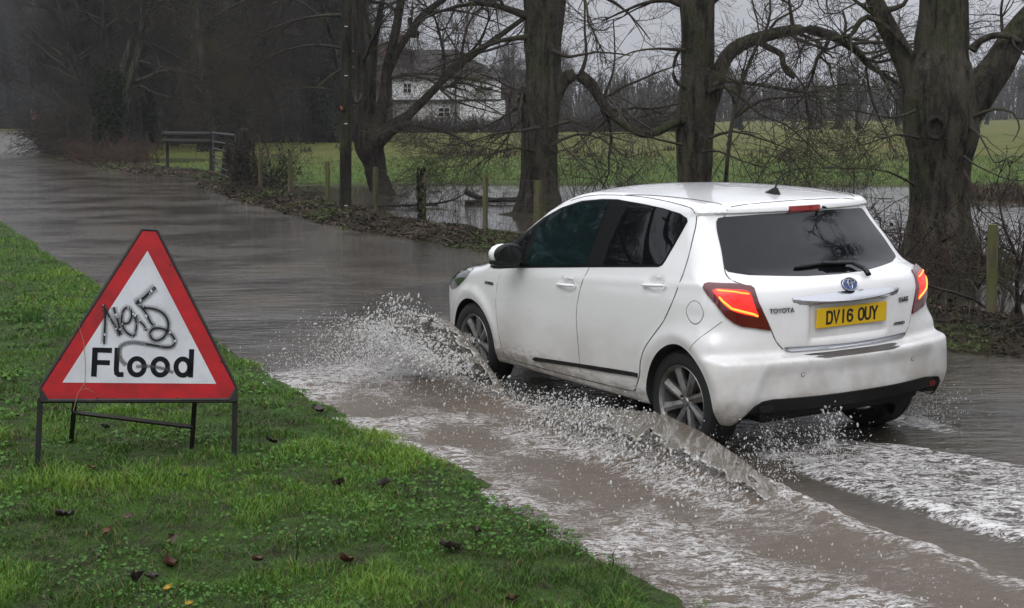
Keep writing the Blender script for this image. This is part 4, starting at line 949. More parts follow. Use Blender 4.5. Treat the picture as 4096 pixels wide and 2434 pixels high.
# tree 2
Y = 27.6; foot = atY(1316, 516, Y); foot[2] = .02; T2 = []
o, r = line(Y, c5((1420, 1290, 360), (1420, 1220, 285), (1418, 1120, 225), (1418, 1000, 206), (1420, 850, 208), (1428, 700, 214), (1440, 560, 208), (1442, 420, 202), (1440, 250, 205), (1445, 100, 222), (1448, 0, 240))); o[0][2] = -.05; o, r = top(o, r, 5, .1, 0, .55); T2.append((o, r, dict(n=60, step=.08, rough=.10, seed=12)))
o, r = line(Y, c5((1480, 640, 90), (1540, 510, 84), (1590, 455, 84), (1660, 450, 74), (1740, 520, 62, .1), (1790, 610, 54, .2), (1880, 710, 46, .2), (2000, 780, 40, .3), (2080, 800, 34, .3))); T2.append((o, r, dict(n=16, seed=13)))
o, r = line(Y, c5((1380, 560, 60), (1322, 540, 50), (1312, 590, 44), (1322, 680, 30), (1300, 740, 10))); T2.append((o, r, dict(n=12, seed=14, rough=.2)))
o, r = line(Y, c5((1400, 660, 40), (1300, 640, 22), (1200, 700, 14), (1080, 760, 9), (900, 770, 5))); T2.append((o, r, dict(n=10, seed=15)))
L2 = []
for q in [((1400, 120, 60), (1250, 60, 40), (1050, 20, 26), (800, 80, 14), (600, 200, 6)), ((1450, 60, 60), (1620, -40, 40), (1800, -20, 24), (1960, 90, 12), (2080, 240, 6)), ((1420, 760, 30, -.4), (1300, 780, 16, -.8), (1140, 800, 10, -1), (940, 860, 6, -1.2), (780, 840, 3, -1.4)),
          ((1500, 300, 34, -.3), (1600, 340, 18, -.6), (1760, 310, 12, -.8), (1960, 330, 8, -1)), ((1480, 760, 26, -.4), (1620, 720, 16, -.7), (1780, 790, 10, -1), (1980, 850, 6, -1.2)), ((1500, 860, 22, -.4), (1640, 800, 14, -.6), (1800, 830, 9, -.9), (1960, 960, 5, -1.1)),
          ((1380, 220, 40), (1200, 240, 24), (980, 330, 14), (760, 420, 7)), ((1430, -60, 70), (1300, -160, 40), (1100, -160, 22), (900, -60, 10)), ((1660, 450, 30), (1700, 340, 20), (1690, 180, 14), (1690, 20, 10), (1660, -120, 7)), ((1790, 610, 20, .2), (1850, 460, 14, .2), (1870, 330, 10, .3), (1860, 120, 7, .3)),
          ((1380, 900, 20, -.4), (1290, 880, 14, -.7), (1180, 900, 8, -.9), (1100, 930, 4, -1))]:
    L2.append(line(Y, c5(*q)))
make_tree('bare_tree', 'tall straight bare trunk nearest the car front, with a thick limb arching right', foot, T2, L2, 42, counts=(76, 430, 2400, 5600), l1=2.3, l2=1.1, l3=.65, l4=.35, up=-.01, group='bare trees along the field edge')
# tree 3
Y = 22.8; foot = atY(1697, 566, Y); foot[2] = .03; T3 = []
o, r = line(Y, c6((415, 1380, 330), (415, 1250, 240), (415, 1080, 200), (415, 900, 208), (420, 760, 226), (425, 640, 225), (428, 480, 190), (432, 300, 186), (430, 120, 194), (428, 0, 195))); o[0][2] = -.05; o, r = top(o, r, 5, 0, 0, .6); T3.append((o, r, dict(n=64, step=.08, rough=.10, seed=22)))
o, r = line(Y, c6((450, 720, 110), (520, 590, 92), (555, 450, 86), (600, 340, 86), (690, 265, 82), (840, 215, 72), (980, 182, 66), (1100, 180, 60), (1240, 220, 56, .3), (1370, 300, 46, .5), (1450, 390, 36, .8), (1560, 460, 28, 1.2), (1650, 520, 22, 1.6))); T3.append((o, r, dict(n=18, seed=23, rough=.08)))
o, r = line(Y, c6((790, 250, 34), (850, 285, 34), (925, 325, 34), (935, 380, 32), (960, 430, 30), (1005, 462, 24))); T3.append((o, r, dict(n=12, seed=24, rough=.16)))
o, r = line(Y, c6((500, 520, 50, -.2), (590, 485, 26, -.3), (700, 492, 24, -.3), (850, 515, 22, -.3), (1000, 540, 20, -.3), (1130, 545, 16, -.3), (1300, 500, 9, -.3), (1500, 520, 5, -.3))); T3.append((o, r, dict(n=10, seed=25)))
o, r = line(Y, c6((480, 560, 40, -.2), (590, 520, 20, -.4), (700, 590, 18, -.5), (800, 680, 14, -.6), (950, 740, 10, -.7), (1080, 850, 8, -.8), (1200, 960, 6, -.9), (1330, 1010, 4, -1))); T3.append((o, r, dict(n=10, seed=26)))
o, r = line(Y, c6((400, 700, 70, -.1), (300, 725, 52, -.2), (200, 780, 48, -.2), (100, 800, 40, -.2), (0, 750, 34, -.3), (-60, 700, 26, -.3))); T3.append((o, r, dict(n=14, seed=27)))
o, r = line(Y, c6((400, 540, 34, -.1), (320, 500, 26, -.2), (285, 440, 22, -.2), (300, 340, 20, -.2), (330, 290, 16, -.2))); T3.append((o, r, dict(n=10, seed=28)))
L3 = []
for q in [((470, 60, 60), (600, -60, 40), (800, -60, 22), (1000, 40, 10)), ((400, 60, 60), (260, 0, 34), (80, 30, 18), (-140, 130, 8)), ((640, 700, 30), (800, 600, 18), (950, 580, 14), (1150, 570, 8), (1330, 600, 4)), ((500, 820, 24, -.4), (640, 780, 14, -.7), (820, 830, 9, -.9), (1010, 900, 5, -1)),
          ((460, 900, 20, -.4), (560, 900, 12, -.6), (700, 960, 8, -.8), (860, 1000, 5, -1)), ((340, 860, 20, -.4), (200, 830, 12, -.6), (40, 790, 8, -.8), (-120, 800, 4, -1)), ((1000, 180, 30), (985, 90, 22), (970, -20, 16), (960, -140, 10)), ((1300, 220, 22), (1310, 140, 16), (1290, 60, 10)), ((840, 215, 24), (900, 120, 16), (1040, 40, 10), (1080, -80, 6)),
          ((350, 300, 26, -.2), (200, 290, 14, -.4), (40, 310, 9, -.6), (-100, 380, 5, -.8))]:
    L3.append(line(Y, c6(*q)))
make_tree('bare_tree', 'bare tree rising behind the car roof, one heavy limb arching over to the right', foot, T3, L3, 43, counts=(64, 300, 1500, 3400), l1=2.0, l2=1.0, l3=.6, l4=.32, up=0, group='bare trees along the field edge')
# thin saplings beside it
o, r = line(21.5, c6((590, 1160, 26), (612, 900, 24), (640, 700, 24), (690, 500, 22), (770, 300, 20), (850, 140, 16), (860, 0, 13), (820, -120, 10)))
make_tree('sapling', 'slim leaning stem crossing in front of the arching limb', (o[0][0], o[0][1], .05), [(o, r, dict(n=10, seed=31))], [line(21.5, c6((640, 700, 14), (760, 560, 10), (900, 420, 7), (1060, 330, 5))), line(21.5, c6((690, 500, 12), (560, 440, 8), (420, 400, 6)))], 44, counts=(26, 90, 260, 500), l1=1.0, l2=.6, l3=.4, l4=.25, with_trunk=True)
# tree 4: the big one
Y = 17.6; foot = atY(2290, 645, Y); foot[2] = .08; T4 = []
o, r = line(Y, c6((1865, 1600, 560), (1865, 1500, 460), (1862, 1380, 375), (1858, 1250, 330), (1862, 1100, 334), (1865, 950, 344), (1868, 800, 410), (1860, 680, 430), (1850, 560, 420), (1860, 430, 380), (1872, 300, 300), (1880, 150, 280), (1882, 0, 268))); o[0][2] = -.05; o, r = top(o, r, 5, .1, .3, .55); T4.append((o, r, dict(n=90, step=.06, rough=.10, seed=33)))
o, r = line(Y, c6((1790, 620, 190), (1725, 500, 160), (1680, 400, 140), (1610, 260, 120), (1540, 130, 108), (1480, 0, 96), (1440, -90, 88))); o, r = top(o, r, 3.5, -.7); T4.append((o, r, dict(n=26, seed=34, rough=.08)))
o, r = line(Y, c6((1930, 800, 220), (2020, 660, 210), (2110, 530, 200), (2210, 400, 180), (2290, 260, 160), (2370, 140, 140), (2470, 20, 120))); o, r = top(o, r, 2.5, 1.2); T4.append((o, r, dict(n=28, seed=35, rough=.09)))
o, r = line(Y, c6((1700, 320, 40, -.2), (1640, 250, 34, -.2), (1560, 170, 30, -.2), (1440, 100, 34, -.2), (1370, 160, 30, -.2), (1340, 210, 24, -.2), (1200, 230, 14, -.3), (1000, 250, 8, -.3))); T4.append((o, r, dict(n=12, seed=36, rough=.12)))
o, r = line(Y, c6((2060, 300, 60, -.2), (2100, 250, 40, -.2), (2180, 215, 40, -.2), (2260, 215, 36, -.2), (2350, 250, 28, -.2))); T4.append((o, r, dict(n=12, seed=37, rough=.12)))
L4 = []
for q in [((2060, 700, 30, -.3), (2180, 650, 16, -.5), (2300, 670, 12, -.7), (2340, 760, 10, -.8), (2300, 840, 6, -.9)), ((2050, 760, 24, -.4), (2100, 800, 12, -.6), (2150, 890, 10, -.8), (2195, 970, 8, -.9), (2290, 930, 5, -1), (2400, 940, 3, -1)), ((2010, 930, 20, -.4), (2080, 980, 10, -.6), (2180, 1030, 8, -.8), (2290, 1070, 6, -1), (2420, 1075, 4, -1.1)),
          ((2010, 1020, 16, -.4), (2060, 1100, 9, -.7), (2080, 1200, 8, -1), (2130, 1270, 7, -1.3), (2230, 1340, 5, -1.6), (2340, 1390, 4, -2)), ((1720, 1100, 20, -.4), (1560, 1020, 10, -.7), (1380, 1000, 8, -.9), (1150, 1000, 5, -1)), ((1740, 820, 22, -.4), (1600, 800, 12, -.7), (1420, 860, 8, -1), (1200, 900, 5, -1.2)),
          ((1720, 660, 22, -.4), (1580, 700, 12, -.7), (1380, 660, 8, -1), (1150, 640, 5, -1.2)), ((1560, 150, 40), (1400, 30, 22), (1250, -60, 12), (1050, -60, 6)), ((1880, -40, 100), (1700, -180, 60), (1400, -220, 30), (1100, -120, 12)), ((2290, 260, 50), (2400, 300, 26), (2500, 380, 14), (2600, 520, 7)), ((1560, 60, 40), (1650, 30, 26), (1700, -60, 16)), ((2210, 400, 30, .4), (2240, 220, 22, .5), (2230, 60, 16, .6), (2260, -100, 10, .7))]:
    L4.append(line(Y, c6(*q)))
make_tree('bare_tree', 'massive forked bare trunk with a knot hole, growing in the ditch at the right', foot, T4, L4, 45, counts=(60, 260, 1200, 2700), l1=1.7, l2=.9, l3=.5, l4=.28, up=-.01, thin=.9, group='bare trees along the field edge')
bm4 = [o for o in bpy.data.objects if o.name.startswith('trunk')][-1]
kn = MB(); kc = atY(2281.5, 313, 17.6 - 1.06 * .56); M_ = Matrix.Translation(tuple(kc)) @ Matrix.Rotation(R(-12), 4, 'Z')
ell(.10, .12, .028, M_, kn, 22); kn.lathe([(0, .03), (.10, .012)], 20, M_)
ko = kn.build('knot', bark_dk, None, smooth=True, ang=2); ko.parent = bm4.parent; ko.location = tuple(-np.array(bm4.parent.location))
# ------------------------------------------------------------------ woodland trees: four kinds grown once, copied with their parts
def generic(seed, H, stems, spread, counts, mats, ivyh=0, thin=1.5, lean=.15):
    rg = np.random.default_rng(seed); T = []; Lb = []
    for s in range(stems):
        a = rg.random() * 6.28; dx, dy = math.cos(a), math.sin(a); lv = lean * (0 if stems == 1 else 1) * (1 + rg.random()); r0 = (.30 if stems == 1 else .20) * (.8 + .4 * rg.random())
        pts = [(dx * .12 * (s > 0), dy * .12 * (s > 0), -.1)]; rad = [r0 * 1.25]
        for k in range(1, 7):
            t = k / 6; z = H * t * .92; pts.append((dx * lv * z * .6 + rg.normal() * .12, dy * lv * z * .6 + rg.normal() * .12, z)); rad.append(r0 * (1 - t * .82))
        T.append((pts, rad, dict(n=9, step=.6, rough=.08, seed=seed + s)))
        for k in range(10):
            t = .12 + .8 * rg.random(); i = min(int(t * 6), 5); f = t * 6 - i; p = np.array(pts[i]) * (1 - f) + np.array(pts[i + 1]) * f; b = rg.random() * 6.28; le = spread * (1.15 - t) * (.6 + .6 * rg.random())
            e = np.array([math.cos(b), math.sin(b), .25 + .5 * rg.random()]); q = [p, p + e * le * .33, p + e * le * .66 + (0, 0, .1), p + e * le + np.array((0, 0, .25 - .5 * rg.random()))]
            Lb.append((np.array(q), np.array([r0 * .35 * (1 - t * .5), r0 * .25, r0 * .15, r0 * .06])))
    t = make_tree('woodland_tree', 'x', (0, 0, 0), T, Lb, seed, counts=counts, mats=mats, with_trunk=True, l1=spread * .5, l2=spread * .32, l3=spread * .2, l4=spread * .11, up=.05, thin=thin, t0=.12)
    return t
def leaf_cloud(n, gen, size, rg):
    c = gen(n); a = unit(rg.normal(size=(n, 3))); b = unit(np.cross(a, rg.normal(size=(n, 3)))); s = size * (.6 + .8 * rg.random((n, 1)))
    V = np.stack([c - a * s, c + b * s * .7, c + a * s, c - b * s * .7], 1).reshape(-1, 3); return V, np.arange(n * 4).reshape(-1, 4)
kinds = [generic(501, 15, 1, 4.2, (60, 600, 3000, 7000), (bark_dk, twig_far)), generic(502, 13, 4, 3.2, (70, 600, 3000, 7000), (bark_dk, twig_far)),
         generic(503, 17, 2, 4.0, (60, 600, 3200, 7500), (bark, twig_dk)), generic(504, 11, 6, 2.6, (70, 700, 3500, 7000), (bark_dk, twig_far), lean=.25)]
# ivy on kinds 2 and 4
for ki, hh_, rr_ in ((1, 7.5, .55), (2, 9, .5)):
    rg = np.random.default_rng(900 + ki)
    def gen(n):
        z = hh_ * rg.random(n) ** 1.1; a = rg.random(n) * 6.283; r = rr_ * (1.15 - .6 * z / hh_) * (.6 + .5 * rg.random(n)) * (1 + .35 * np.sin(z * 3 + a)); return np.stack([r * np.cos(a), r * np.sin(a), z], 1)
    V, Fq = leaf_cloud(4200, gen, .07, rg); link('ivy', npmesh('ivy', V, Fq, smooth=False), ivy, kinds[ki])
def copy_tree(o):
    c = o.copy(); COL.objects.link(c)
    for ch in o.children:
        d = ch.copy(); COL.objects.link(d); d.parent = c
    return c
def onfoot(x, y): return float(hgt(x, y)[0])
woods = []
rg = np.random.default_rng(77)
# rows of the wood on the left and behind the field: (u range, distance range, count)
spots = []
def scatter(u0, u1, y0, y1, n, kindw, smin=.8, smax=1.25, gap=2.0):
    tries = 0; k = 0
    while k < n and tries < 4000:
        tries += 1; u = u0 + (u1 - u0) * rg.random(); Y_ = y0 + (y1 - y0) * rg.random(); X_ = (u - 1248) / 3475 * Y_ 
        if any((X_ - a) ** 2 + (Y_ - b) ** 2 < gap ** 2 for a, b, *_ in spots): continue
        d, s, _ = pl_dist(np.array([[X_, Y_]]), FAR); 
        if not (s[0] < 0 and d[0] > 1.5): continue
        spots.append((X_, Y_, rg.choice(4, p=kindw), smin + (smax - smin) * rg.random(), rg.random() * 6.28)); k += 1
scatter(60, 330, 82, 96, 7, (.1, .5, .3, .1), .9, 1.3, 2.2)
scatter(100, 620, 70, 90, 9, (.3, .3, .3, .1), .8, 1.15, 3)
scatter(200, 860, 92, 125, 16, (.4, .2, .3, .1), .9, 1.3, 3)
scatter(-60, 900, 125, 175, 22, (.4, .2, .3, .1), .9, 1.4, 4)
scatter(-90, 130, 203, 250, 22, (.2, .3, .4, .1), 1.5, 2.0, 3)
scatter(-620, -95, 203, 250, 14, (.3, .3, .3, .1), 1.1, 1.6, 6)
scatter(-80, 1000, 180, 230, 22, (.4, .2, .3, .1), 1.0, 1.6, 4)
scatter(1650, 2560, 175, 215, 8, (.3, .2, .2, .3), .5, .8, 7)
scatter(1750, 2250, 120, 170, 4, (.3, .2, .2, .3), .45, .7, 7)
scatter(1180, 1420, 175, 215, 5, (.5, .1, .3, .1), .75, .95, 4)
WL_LAB = ['bare tree with one straight trunk', 'ivy-clad bare tree with several stems', 'tall bare tree forking low, ivy up its trunks', 'spreading many-stemmed bare tree']
used = [False] * 4
order = sorted(range(len(spots)), key=lambda i: spots[i][1])
for n_, i in enumerate(order):
    X_, Y_, k, s, a = spots[i]; t = kinds[k] if not used[k] else copy_tree(kinds[k]); used[k] = True
    u = 1248 + 3475 * X_ / Y_
    zone = ('at the road bend' if Y_ < 98 and u < 340 else 'beyond the field gate' if Y_ < 130 and u < 700 else 'deep in the wood on the left' if u < 900 and Y_ < 178 else 'at the back of the wood' if u < 1010 else 'beside the white house' if u < 1450 else 'far across the meadow')
    t.location = (X_, Y_, onfoot(X_, Y_) - .05); t.rotation_euler = (0, 0, a); t.scale = (s, s, s)
    t['label'] = WL_LAB[k] + ' ' + zone; t['group'] = WL_LAB[k] + ' ' + zone; t['category'] = 'tree'; woods.append(t)
# the two trees in front of the wood, left
Y = 62.0
def c7(*q): return [(a[0] * .2876, a[1] * .2876, a[2] * .2876) + tuple(a[3:]) for a in q]
o, r = line(Y, c7((965, 1330, 200), (985, 1200, 130), (1010, 1080, 105), (1035, 950, 110), (1050, 820, 115), (1050, 740, 110), (1040, 640, 70), (1060, 520, 54), (1100, 400, 50), (1120, 250, 40))); o[0][2] = -.05
T5 = [(o, r, dict(n=22, step=.15, seed=51))]
o, r = line(Y, c7((1060, 800, 90), (1110, 650, 70), (1160, 520, 62), (1190, 350, 54), (1215, 150, 48), (1210, 0, 44))); T5.append((*top(o, r, 5), dict(n=16, seed=52)))
o, r = line(Y, c7((1110, 700, 40), (1220, 670, 36), (1330, 620, 32), (1450, 595, 28), (1580, 615, 24), (1720, 650, 16), (1900, 610, 9), (2050, 590, 5))); T5.append((o, r, dict(n=10, seed=53)))
o, r = line(Y, c7((1090, 760, 36), (1200, 735, 20), (1300, 790, 18), (1450, 830, 18), (1600, 870, 16), (1780, 890, 14), (1900, 930, 10), (2080, 1010, 6))); T5.append((o, r, dict(n=10, seed=54)))
o, r = line(Y, c7((1200, 350, 30), (1300, 200, 26), (1400, 130, 18), (1560, 90, 12), (1760, 20, 8))); T5.append((o, r, dict(n=10, seed=55)))
o, r = line(Y, c7((1215, 40, 30), (1330, 30, 22), (1450, 90, 18), (1600, 170, 12), (1720, 240, 8))); T5.append((o, r, dict(n=10, seed=56)))
o, r = line(Y, c7((1180, 520, 24, -.3), (1330, 560, 14, -.4), (1450, 590, 12, -.6), (1560, 650, 10, -.6), (1700, 700, 8, -.6), (1860, 760, 5, -.6))); T5.append((o, r, dict(n=8, seed=57)))
foot = T5[0][0][0].copy(); foot[2] = .05
make_tree('pollarded_tree', 'pale leaning pollarded trunk at the bend of the road, long low limbs reaching right', foot, T5, [], 61, counts=(70, 700, 3200, 6500), l1=3.0, l2=1.7, l3=1.0, l4=.55, up=.02, thin=1.3, mats=(bark, twig))
o, r = line(60.5, c7((900, 1340, 120), (905, 1150, 90), (915, 1000, 80), (925, 850, 70), (930, 740, 78), (935, 640, 66), (915, 605, 30)))
iv = make_tree('ivy_stump', 'dark ivy-covered broken trunk standing left of the pale pollarded tree', (o[0][0], o[0][1], .05), [(o, r, dict(n=14, seed=58, rough=.2))], [], 62, counts=(24, 120, 300, 400), l1=1.6, l2=.8, l3=.5, l4=.3, with_trunk=True, mats=(bark_dk, twig_dk), up=.2)
rg2 = np.random.default_rng(12); Qo, _ = resample(o - np.array((o[0][0], o[0][1], .05)), r, .1)
def gen(n):
    p = Qo[rg2.integers(0, len(Qo), n)]; a = rg2.random(n) * 6.283; rr = .30 + .35 * rg2.random(n); return p + np.stack([rr * np.cos(a), rr * np.sin(a), rg2.normal(size=n) * .1], 1)
V, Fq = leaf_cloud(3200, gen, .06, rg2); link('ivy', npmesh('ivy', V, Fq, smooth=False), ivy, iv)

# ------------------------------------------------------------------ thickets and brambles
def thicket(name, label, cat, pts, n, size, m, seed, group=None, thin=1.0, arch=1.0, leafy=0, lm=None, fine=1.0):
    """arching stems rising from a line of points; pts: list of (x, y, height, spread)"""
    rg = np.random.default_rng(seed); P = np.array(pts, float); c = P[:, :2].mean(0); t = thing(name, label, cat, (c[0], c[1], onfoot(*c)), group=group)
    i = rg.integers(0, len(P), n); base = np.stack([P[i, 0] - c[0] + rg.normal(size=n) * P[i, 3] * .5, P[i, 1] - c[1] + rg.normal(size=n) * P[i, 3] * .5, -.05 + 0 * i], 1)
    a = rg.random(n) * 6.283; D = unit(np.stack([np.cos(a) * .6, np.sin(a) * .6, .6 + rg.random(n)], 1)); L_ = P[i, 2] * (.6 + .7 * rg.random(n)); K = 8; o = np.empty((n, K, 3)); o[:, 0] = base
    for j in range(1, K):
        D = unit(D + rg.normal(size=(n, 3)) * .16 + np.array([0, 0, -.12 * arch])); o[:, j] = o[:, j - 1] + D * (L_ / (K - 1))[:, None]
    o[:, :, 2] = np.maximum(o[:, :, 2], -.02); r = (.010 * thin * (.6 + .8 * rg.random(n)))[:, None] * np.linspace(1, .35, K)
    A, ra = grow(o, r, int(n * 5 * fine), size, .8, 5, rg, t0=.1, wig=.25, up=-.02, rk=.7, rl=.02); B, rb = grow(A, ra, int(n * 14 * fine), size * .5, .8, 3, rg, wig=.25, rk=.8, rl=.02)
    V, Fq = join([tubes(o, np.maximum(r, .004 * thin), 4), tubes(A, np.maximum(ra, .003 * thin), 3), tubes(B, np.maximum(rb, .0024 * thin), 3)])
    link('stems', npmesh('stems', V, Fq), m, t)
    if leafy:
        q = o[rg.integers(0, n, leafy), rg.integers(1, K, leafy)]
        V, Fq = leaf_cloud(leafy, lambda k: q + rg.normal(size=(k, 3)) * .12, .035 * thin ** .5, rg); link('leaves', npmesh('leaves', V, Fq, smooth=False), lm or ivy, t)
    return t
def along(a, b, n, h, s): return [(a[0] + (b[0] - a[0]) * k / (n - 1), a[1] + (b[1] - a[1]) * k / (n - 1), h, s) for k in range(n)]
thicket('bramble_thicket', 'low dark bramble tangle behind the car roof', 'bramble', along((1.3, 23.2), (4.6, 18.6), 9, .85, .8), 200, .4, bram, 1, leafy=150)
thicket('bramble_thicket', 'bramble tangle with mossy stems between the back window and the big forked trunk', 'bramble', along((3.6, 15.2), (5.3, 14.6), 6, 1.15, .6), 64, .45, bram, 2, leafy=120)
thicket('hazel_bush', 'tall many-stemmed bush between the two right-hand trunks', 'bush', along((2.9, 20.4), (4.9, 18.4), 5, 2.6, .7), 30, .7, twig, 3, arch=.5, fine=.35)
thicket('hazel_bush', 'upright bush with crossing stems beside the trunk nearest the car front', 'bush', along((1.3, 25.2), (2.5, 23.6), 4, 2.6, .6), 24, .7, twig, 4, arch=.5, fine=.35)
thicket('bramble_thicket', 'thin dark brambles at the foot of the big forked trunk', 'bramble', along((4.6, 16.2), (6.4, 16.6), 4, .7, .6), 46, .35, bram, 5, leafy=60)
thicket('dead_branch', 'dead dark branch leaning in front of the fence right of the car', 'branch', [(4.6, 13.2, 1.2, .25)], 9, .5, twig_dk, 6, thin=1.6, arch=.4)
thicket('thorn_bush', 'thorny bush sprawling right beside the ivy-wrapped gate stump', 'bush', [(-6.3, 36.9, 1.5, .4), (-5.9, 36.4, 1.2, .4)], 44, .7, twig_dk, 7, thin=1.3, leafy=300)
thicket('dogwood_thicket', 'reddish-brown thicket on the bank below the pale pollarded trunk', 'bush', along((-19.0, 64), (-14.6, 55.5), 8, 1.0, 1.0), 330, .5, twig_mat('red_stems', (.042, .024, .016), (.075, .044, .030), (.05, .04, .022)), 8, thin=2.0)
thicket('bank_thicket', 'dark overgrown thicket at the foot of the ivy-clad trees by the bend', 'bush', along((-25.3, 82), (-20.8, 70), 9, 2.4, 1.2), 420, 1.1, twig_dk, 9, thin=2.6, leafy=3500)
thicket('sapling_thicket', 'tangle of pale curving stems left of the pollarded tree', 'bush', along((-22.5, 72), (-20.5, 68), 4, 3.4, .9), 110, 1.0, twig, 10, thin=2.2)
thicket('hedge_undergrowth', 'dim undergrowth inside the wood behind the gate', 'undergrowth', along((-28, 98), (-10, 96), 12, 2.0, 2.5), 420, 1.2, twig_dk, 11, thin=3.2, leafy=1500)
thicket('field_hedge', 'long clipped dark hedge in front of the white house', 'hedge', along((-30, 140), (17, 142), 40, 1.75, 1.5), 1500, .9, twig_dk, 12, thin=4.0, leafy=9000, lm=mat('dead_hedge_leaves', (.040, .028, .020), .8))
thicket('roadside_scrub', 'brownish scrub on the far bank where the road bends away', 'scrub', along((-78, 215), (-62, 200), 10, 2.6, 3.0), 320, 1.6, twig_dk, 13, thin=5, leafy=2500, lm=mat('dead_bracken', (.045, .026, .018), .8))
# far wood: one mass nobody could count
rg = np.random.default_rng(5); n = 2600; Xc = rg.uniform(-130, 190, n); Yc = 262 + rg.uniform(0, 45, n); H = (7 + 5.5 * fbm(Xc * .03, Xc * 0, 4, 8) + rg.normal(size=n) * 1.0) * np.interp(Xc, [-130, -30, 20, 60, 190], [1.7, 1.5, .9, .85, 1.15])
K = 5; o = np.empty((n, K, 3)); o[:, 0] = np.stack([Xc, Yc, 0 * Xc], 1); D = unit(np.stack([rg.normal(size=n) * .12, rg.normal(size=n) * .1, 1 + 0 * Xc], 1))
for j in range(1, K): D = unit(D + rg.normal(size=(n, 3)) * .08); o[:, j] = o[:, j - 1] + D * (H / (K - 1))[:, None]
r = (.16 + .12 * rg.random(n))[:, None] * np.linspace(1, .25, K); A, ra = grow(o, r, n * 8, 3.0, .7, 4, rg, t0=.08, wig=.2, up=.15, rk=.6, rl=.05); B, rb = grow(A, ra, n * 14, 1.6, .8, 3, rg, wig=.2, up=.1, rk=.8, rl=.06)
V, Fq = join([tubes(o, r, 4), tubes(A, np.maximum(ra, .05), 3), tubes(B, np.maximum(rb, .045), 3)])
tag(link('far_woodland', npmesh('far_woodland', V, Fq), twig_far), 'grey bare woodland fading out beyond the meadow', 'woodland', kind='stuff')
# trees behind the camera, seen only mirrored in the car's glass
for i, (x, y, k, s) in enumerate([(-9, -4, 0, .8), (-4.5, -9, 2, .8), (4, -12, 0, .9), (-14, 4, 3, .9), (10.5, 9.2, 2, .75), (13.5, 5.0, 0, .8), (-13, 14.5, 3, .8), (-16, 19, 0, .8), (-20, 26, 1, .9), (-24, 22, 2, .8), (-28, 34, 3, 1.0), (-32, 28, 0, .9), (-18, 13, 2, .8), (-22, 31, 1, .9), (-38, 40, 2, 1.0)]):
    t = copy_tree(kinds[k]); t.location = (x, y, .15); t.rotation_euler = (0, 0, i * 1.3); t.scale = (s, s, s)
    t['label'] = 'bare roadside tree behind the verge, seen mirrored in the car windows'; t['group'] = 'roadside trees behind the viewer'; t['category'] = 'tree'
# ------------------------------------------------------------------ white boarded house beyond the meadow
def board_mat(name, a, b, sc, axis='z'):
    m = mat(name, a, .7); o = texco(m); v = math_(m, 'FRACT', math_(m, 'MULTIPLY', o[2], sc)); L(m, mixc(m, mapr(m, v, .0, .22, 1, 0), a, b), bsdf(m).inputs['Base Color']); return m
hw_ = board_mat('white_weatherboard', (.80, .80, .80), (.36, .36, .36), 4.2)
hp = mat('grey_render', (.42, .40, .38), .8)
hb_ = mat('red_brick', (.15, .065, .045), .85)
br = N(hb_.node_tree, 'ShaderNodeTexBrick', inp={'Scale': 3.4, 'Mortar Size': .03}); br.inputs['Color1'].default_value = (.17, .06, .042, 1); br.inputs['Color2'].default_value = (.11, .048, .036, 1); br.inputs['Mortar'].default_value = (.16, .13, .11, 1)
_tc = N(hb_.node_tree, 'ShaderNodeTexCoord'); _mp = N(hb_.node_tree, 'ShaderNodeMapping'); _mp.inputs['Rotation'].default_value = (R(90), 0, 0); L(hb_, _tc.outputs['Object'], _mp.inputs[0]); L(hb_, _mp.outputs[0], br.inputs[0]); L(hb_, br.outputs[0], bsdf(hb_).inputs['Base Color'])
rt = mat('dark_roof_tiles', (.028, .024, .023), .8)
_n = noise(rt, 9, 5, .7, stretch=(1, 1, 2.2)); L(rt, mixc(rt, mapr(rt, _n, .4, .7), (.020, .017, .017), (.055, .045, .038)), bsdf(rt).inputs['Base Color'])
wpane = mat('house_window_glass', (.01, .012, .014), .08); wframe = mat('window_frame_white', (.7, .7, .7), .6)
HY = 150.0
def hx(u, v): p = atY(u, v, HY); return p[0], p[2]
house = thing('farmhouse', 'white weatherboarded house with dark tiled roof and red brick end, behind the hedge', 'house', (hx(1088, 300)[0], HY, .2))
def hpart(name, b, m, par=None): 
    b.v = [(x - house.location.x, y - HY, z - .2) for x, y, z in b.v]; return b.build(name, m, par or house)
x0, zE = hx(956, 191); x1, _ = hx(1221, 191); xb0, _ = hx(858, 150); xb1, _ = hx(931, 150); zR = hx(1000, 118)[1]; zM = hx(1000, 246)[1]
b = MB(); b.box(((x0 + x1) / 2, HY + 3.5, (zM + zE) / 2), (x1 - x0, 7, zE - zM)); hpart('upper_wall', b, hw_)
b = MB(); b.box(((x0 + x1) / 2, HY + 3.6, zM / 2), (x1 - x0, 6.8, zM)); hpart('lower_wall', b, hp)
b = MB(); b.box((hx(1175, 0)[0], HY + 3.4, zM / 2), (hx(1221, 0)[0] - hx(1110, 0)[0], 7.02, zM - .01)); hpart('boarded_bay', b, hw_)
b = MB(); b.box(((x0 + x1) / 2, HY - .05, zM), (x1 - x0 + .1, .2, .22)); b.box((hx(1109, 0)[0], HY - .06, (zE) / 2 + .1), (.16, .14, zE)); hpart('trim_and_drainpipe', b, gapm)
b = MB(); b.box(((xb0 + xb1) / 2, HY + 3, zE * .62), (xb1 - xb0, 6, zE * 1.24)); b.box(((xb1 + x0) / 2, HY + 4.2, zE / 2), (x0 - xb1 + .02, 5, zE)); b.box((hx(935, 0)[0], HY + 3, (hx(0, 106)[1]) / 2), (1.5, 1.0, hx(0, 106)[1])); hpart('brick_wing', b, hb_)
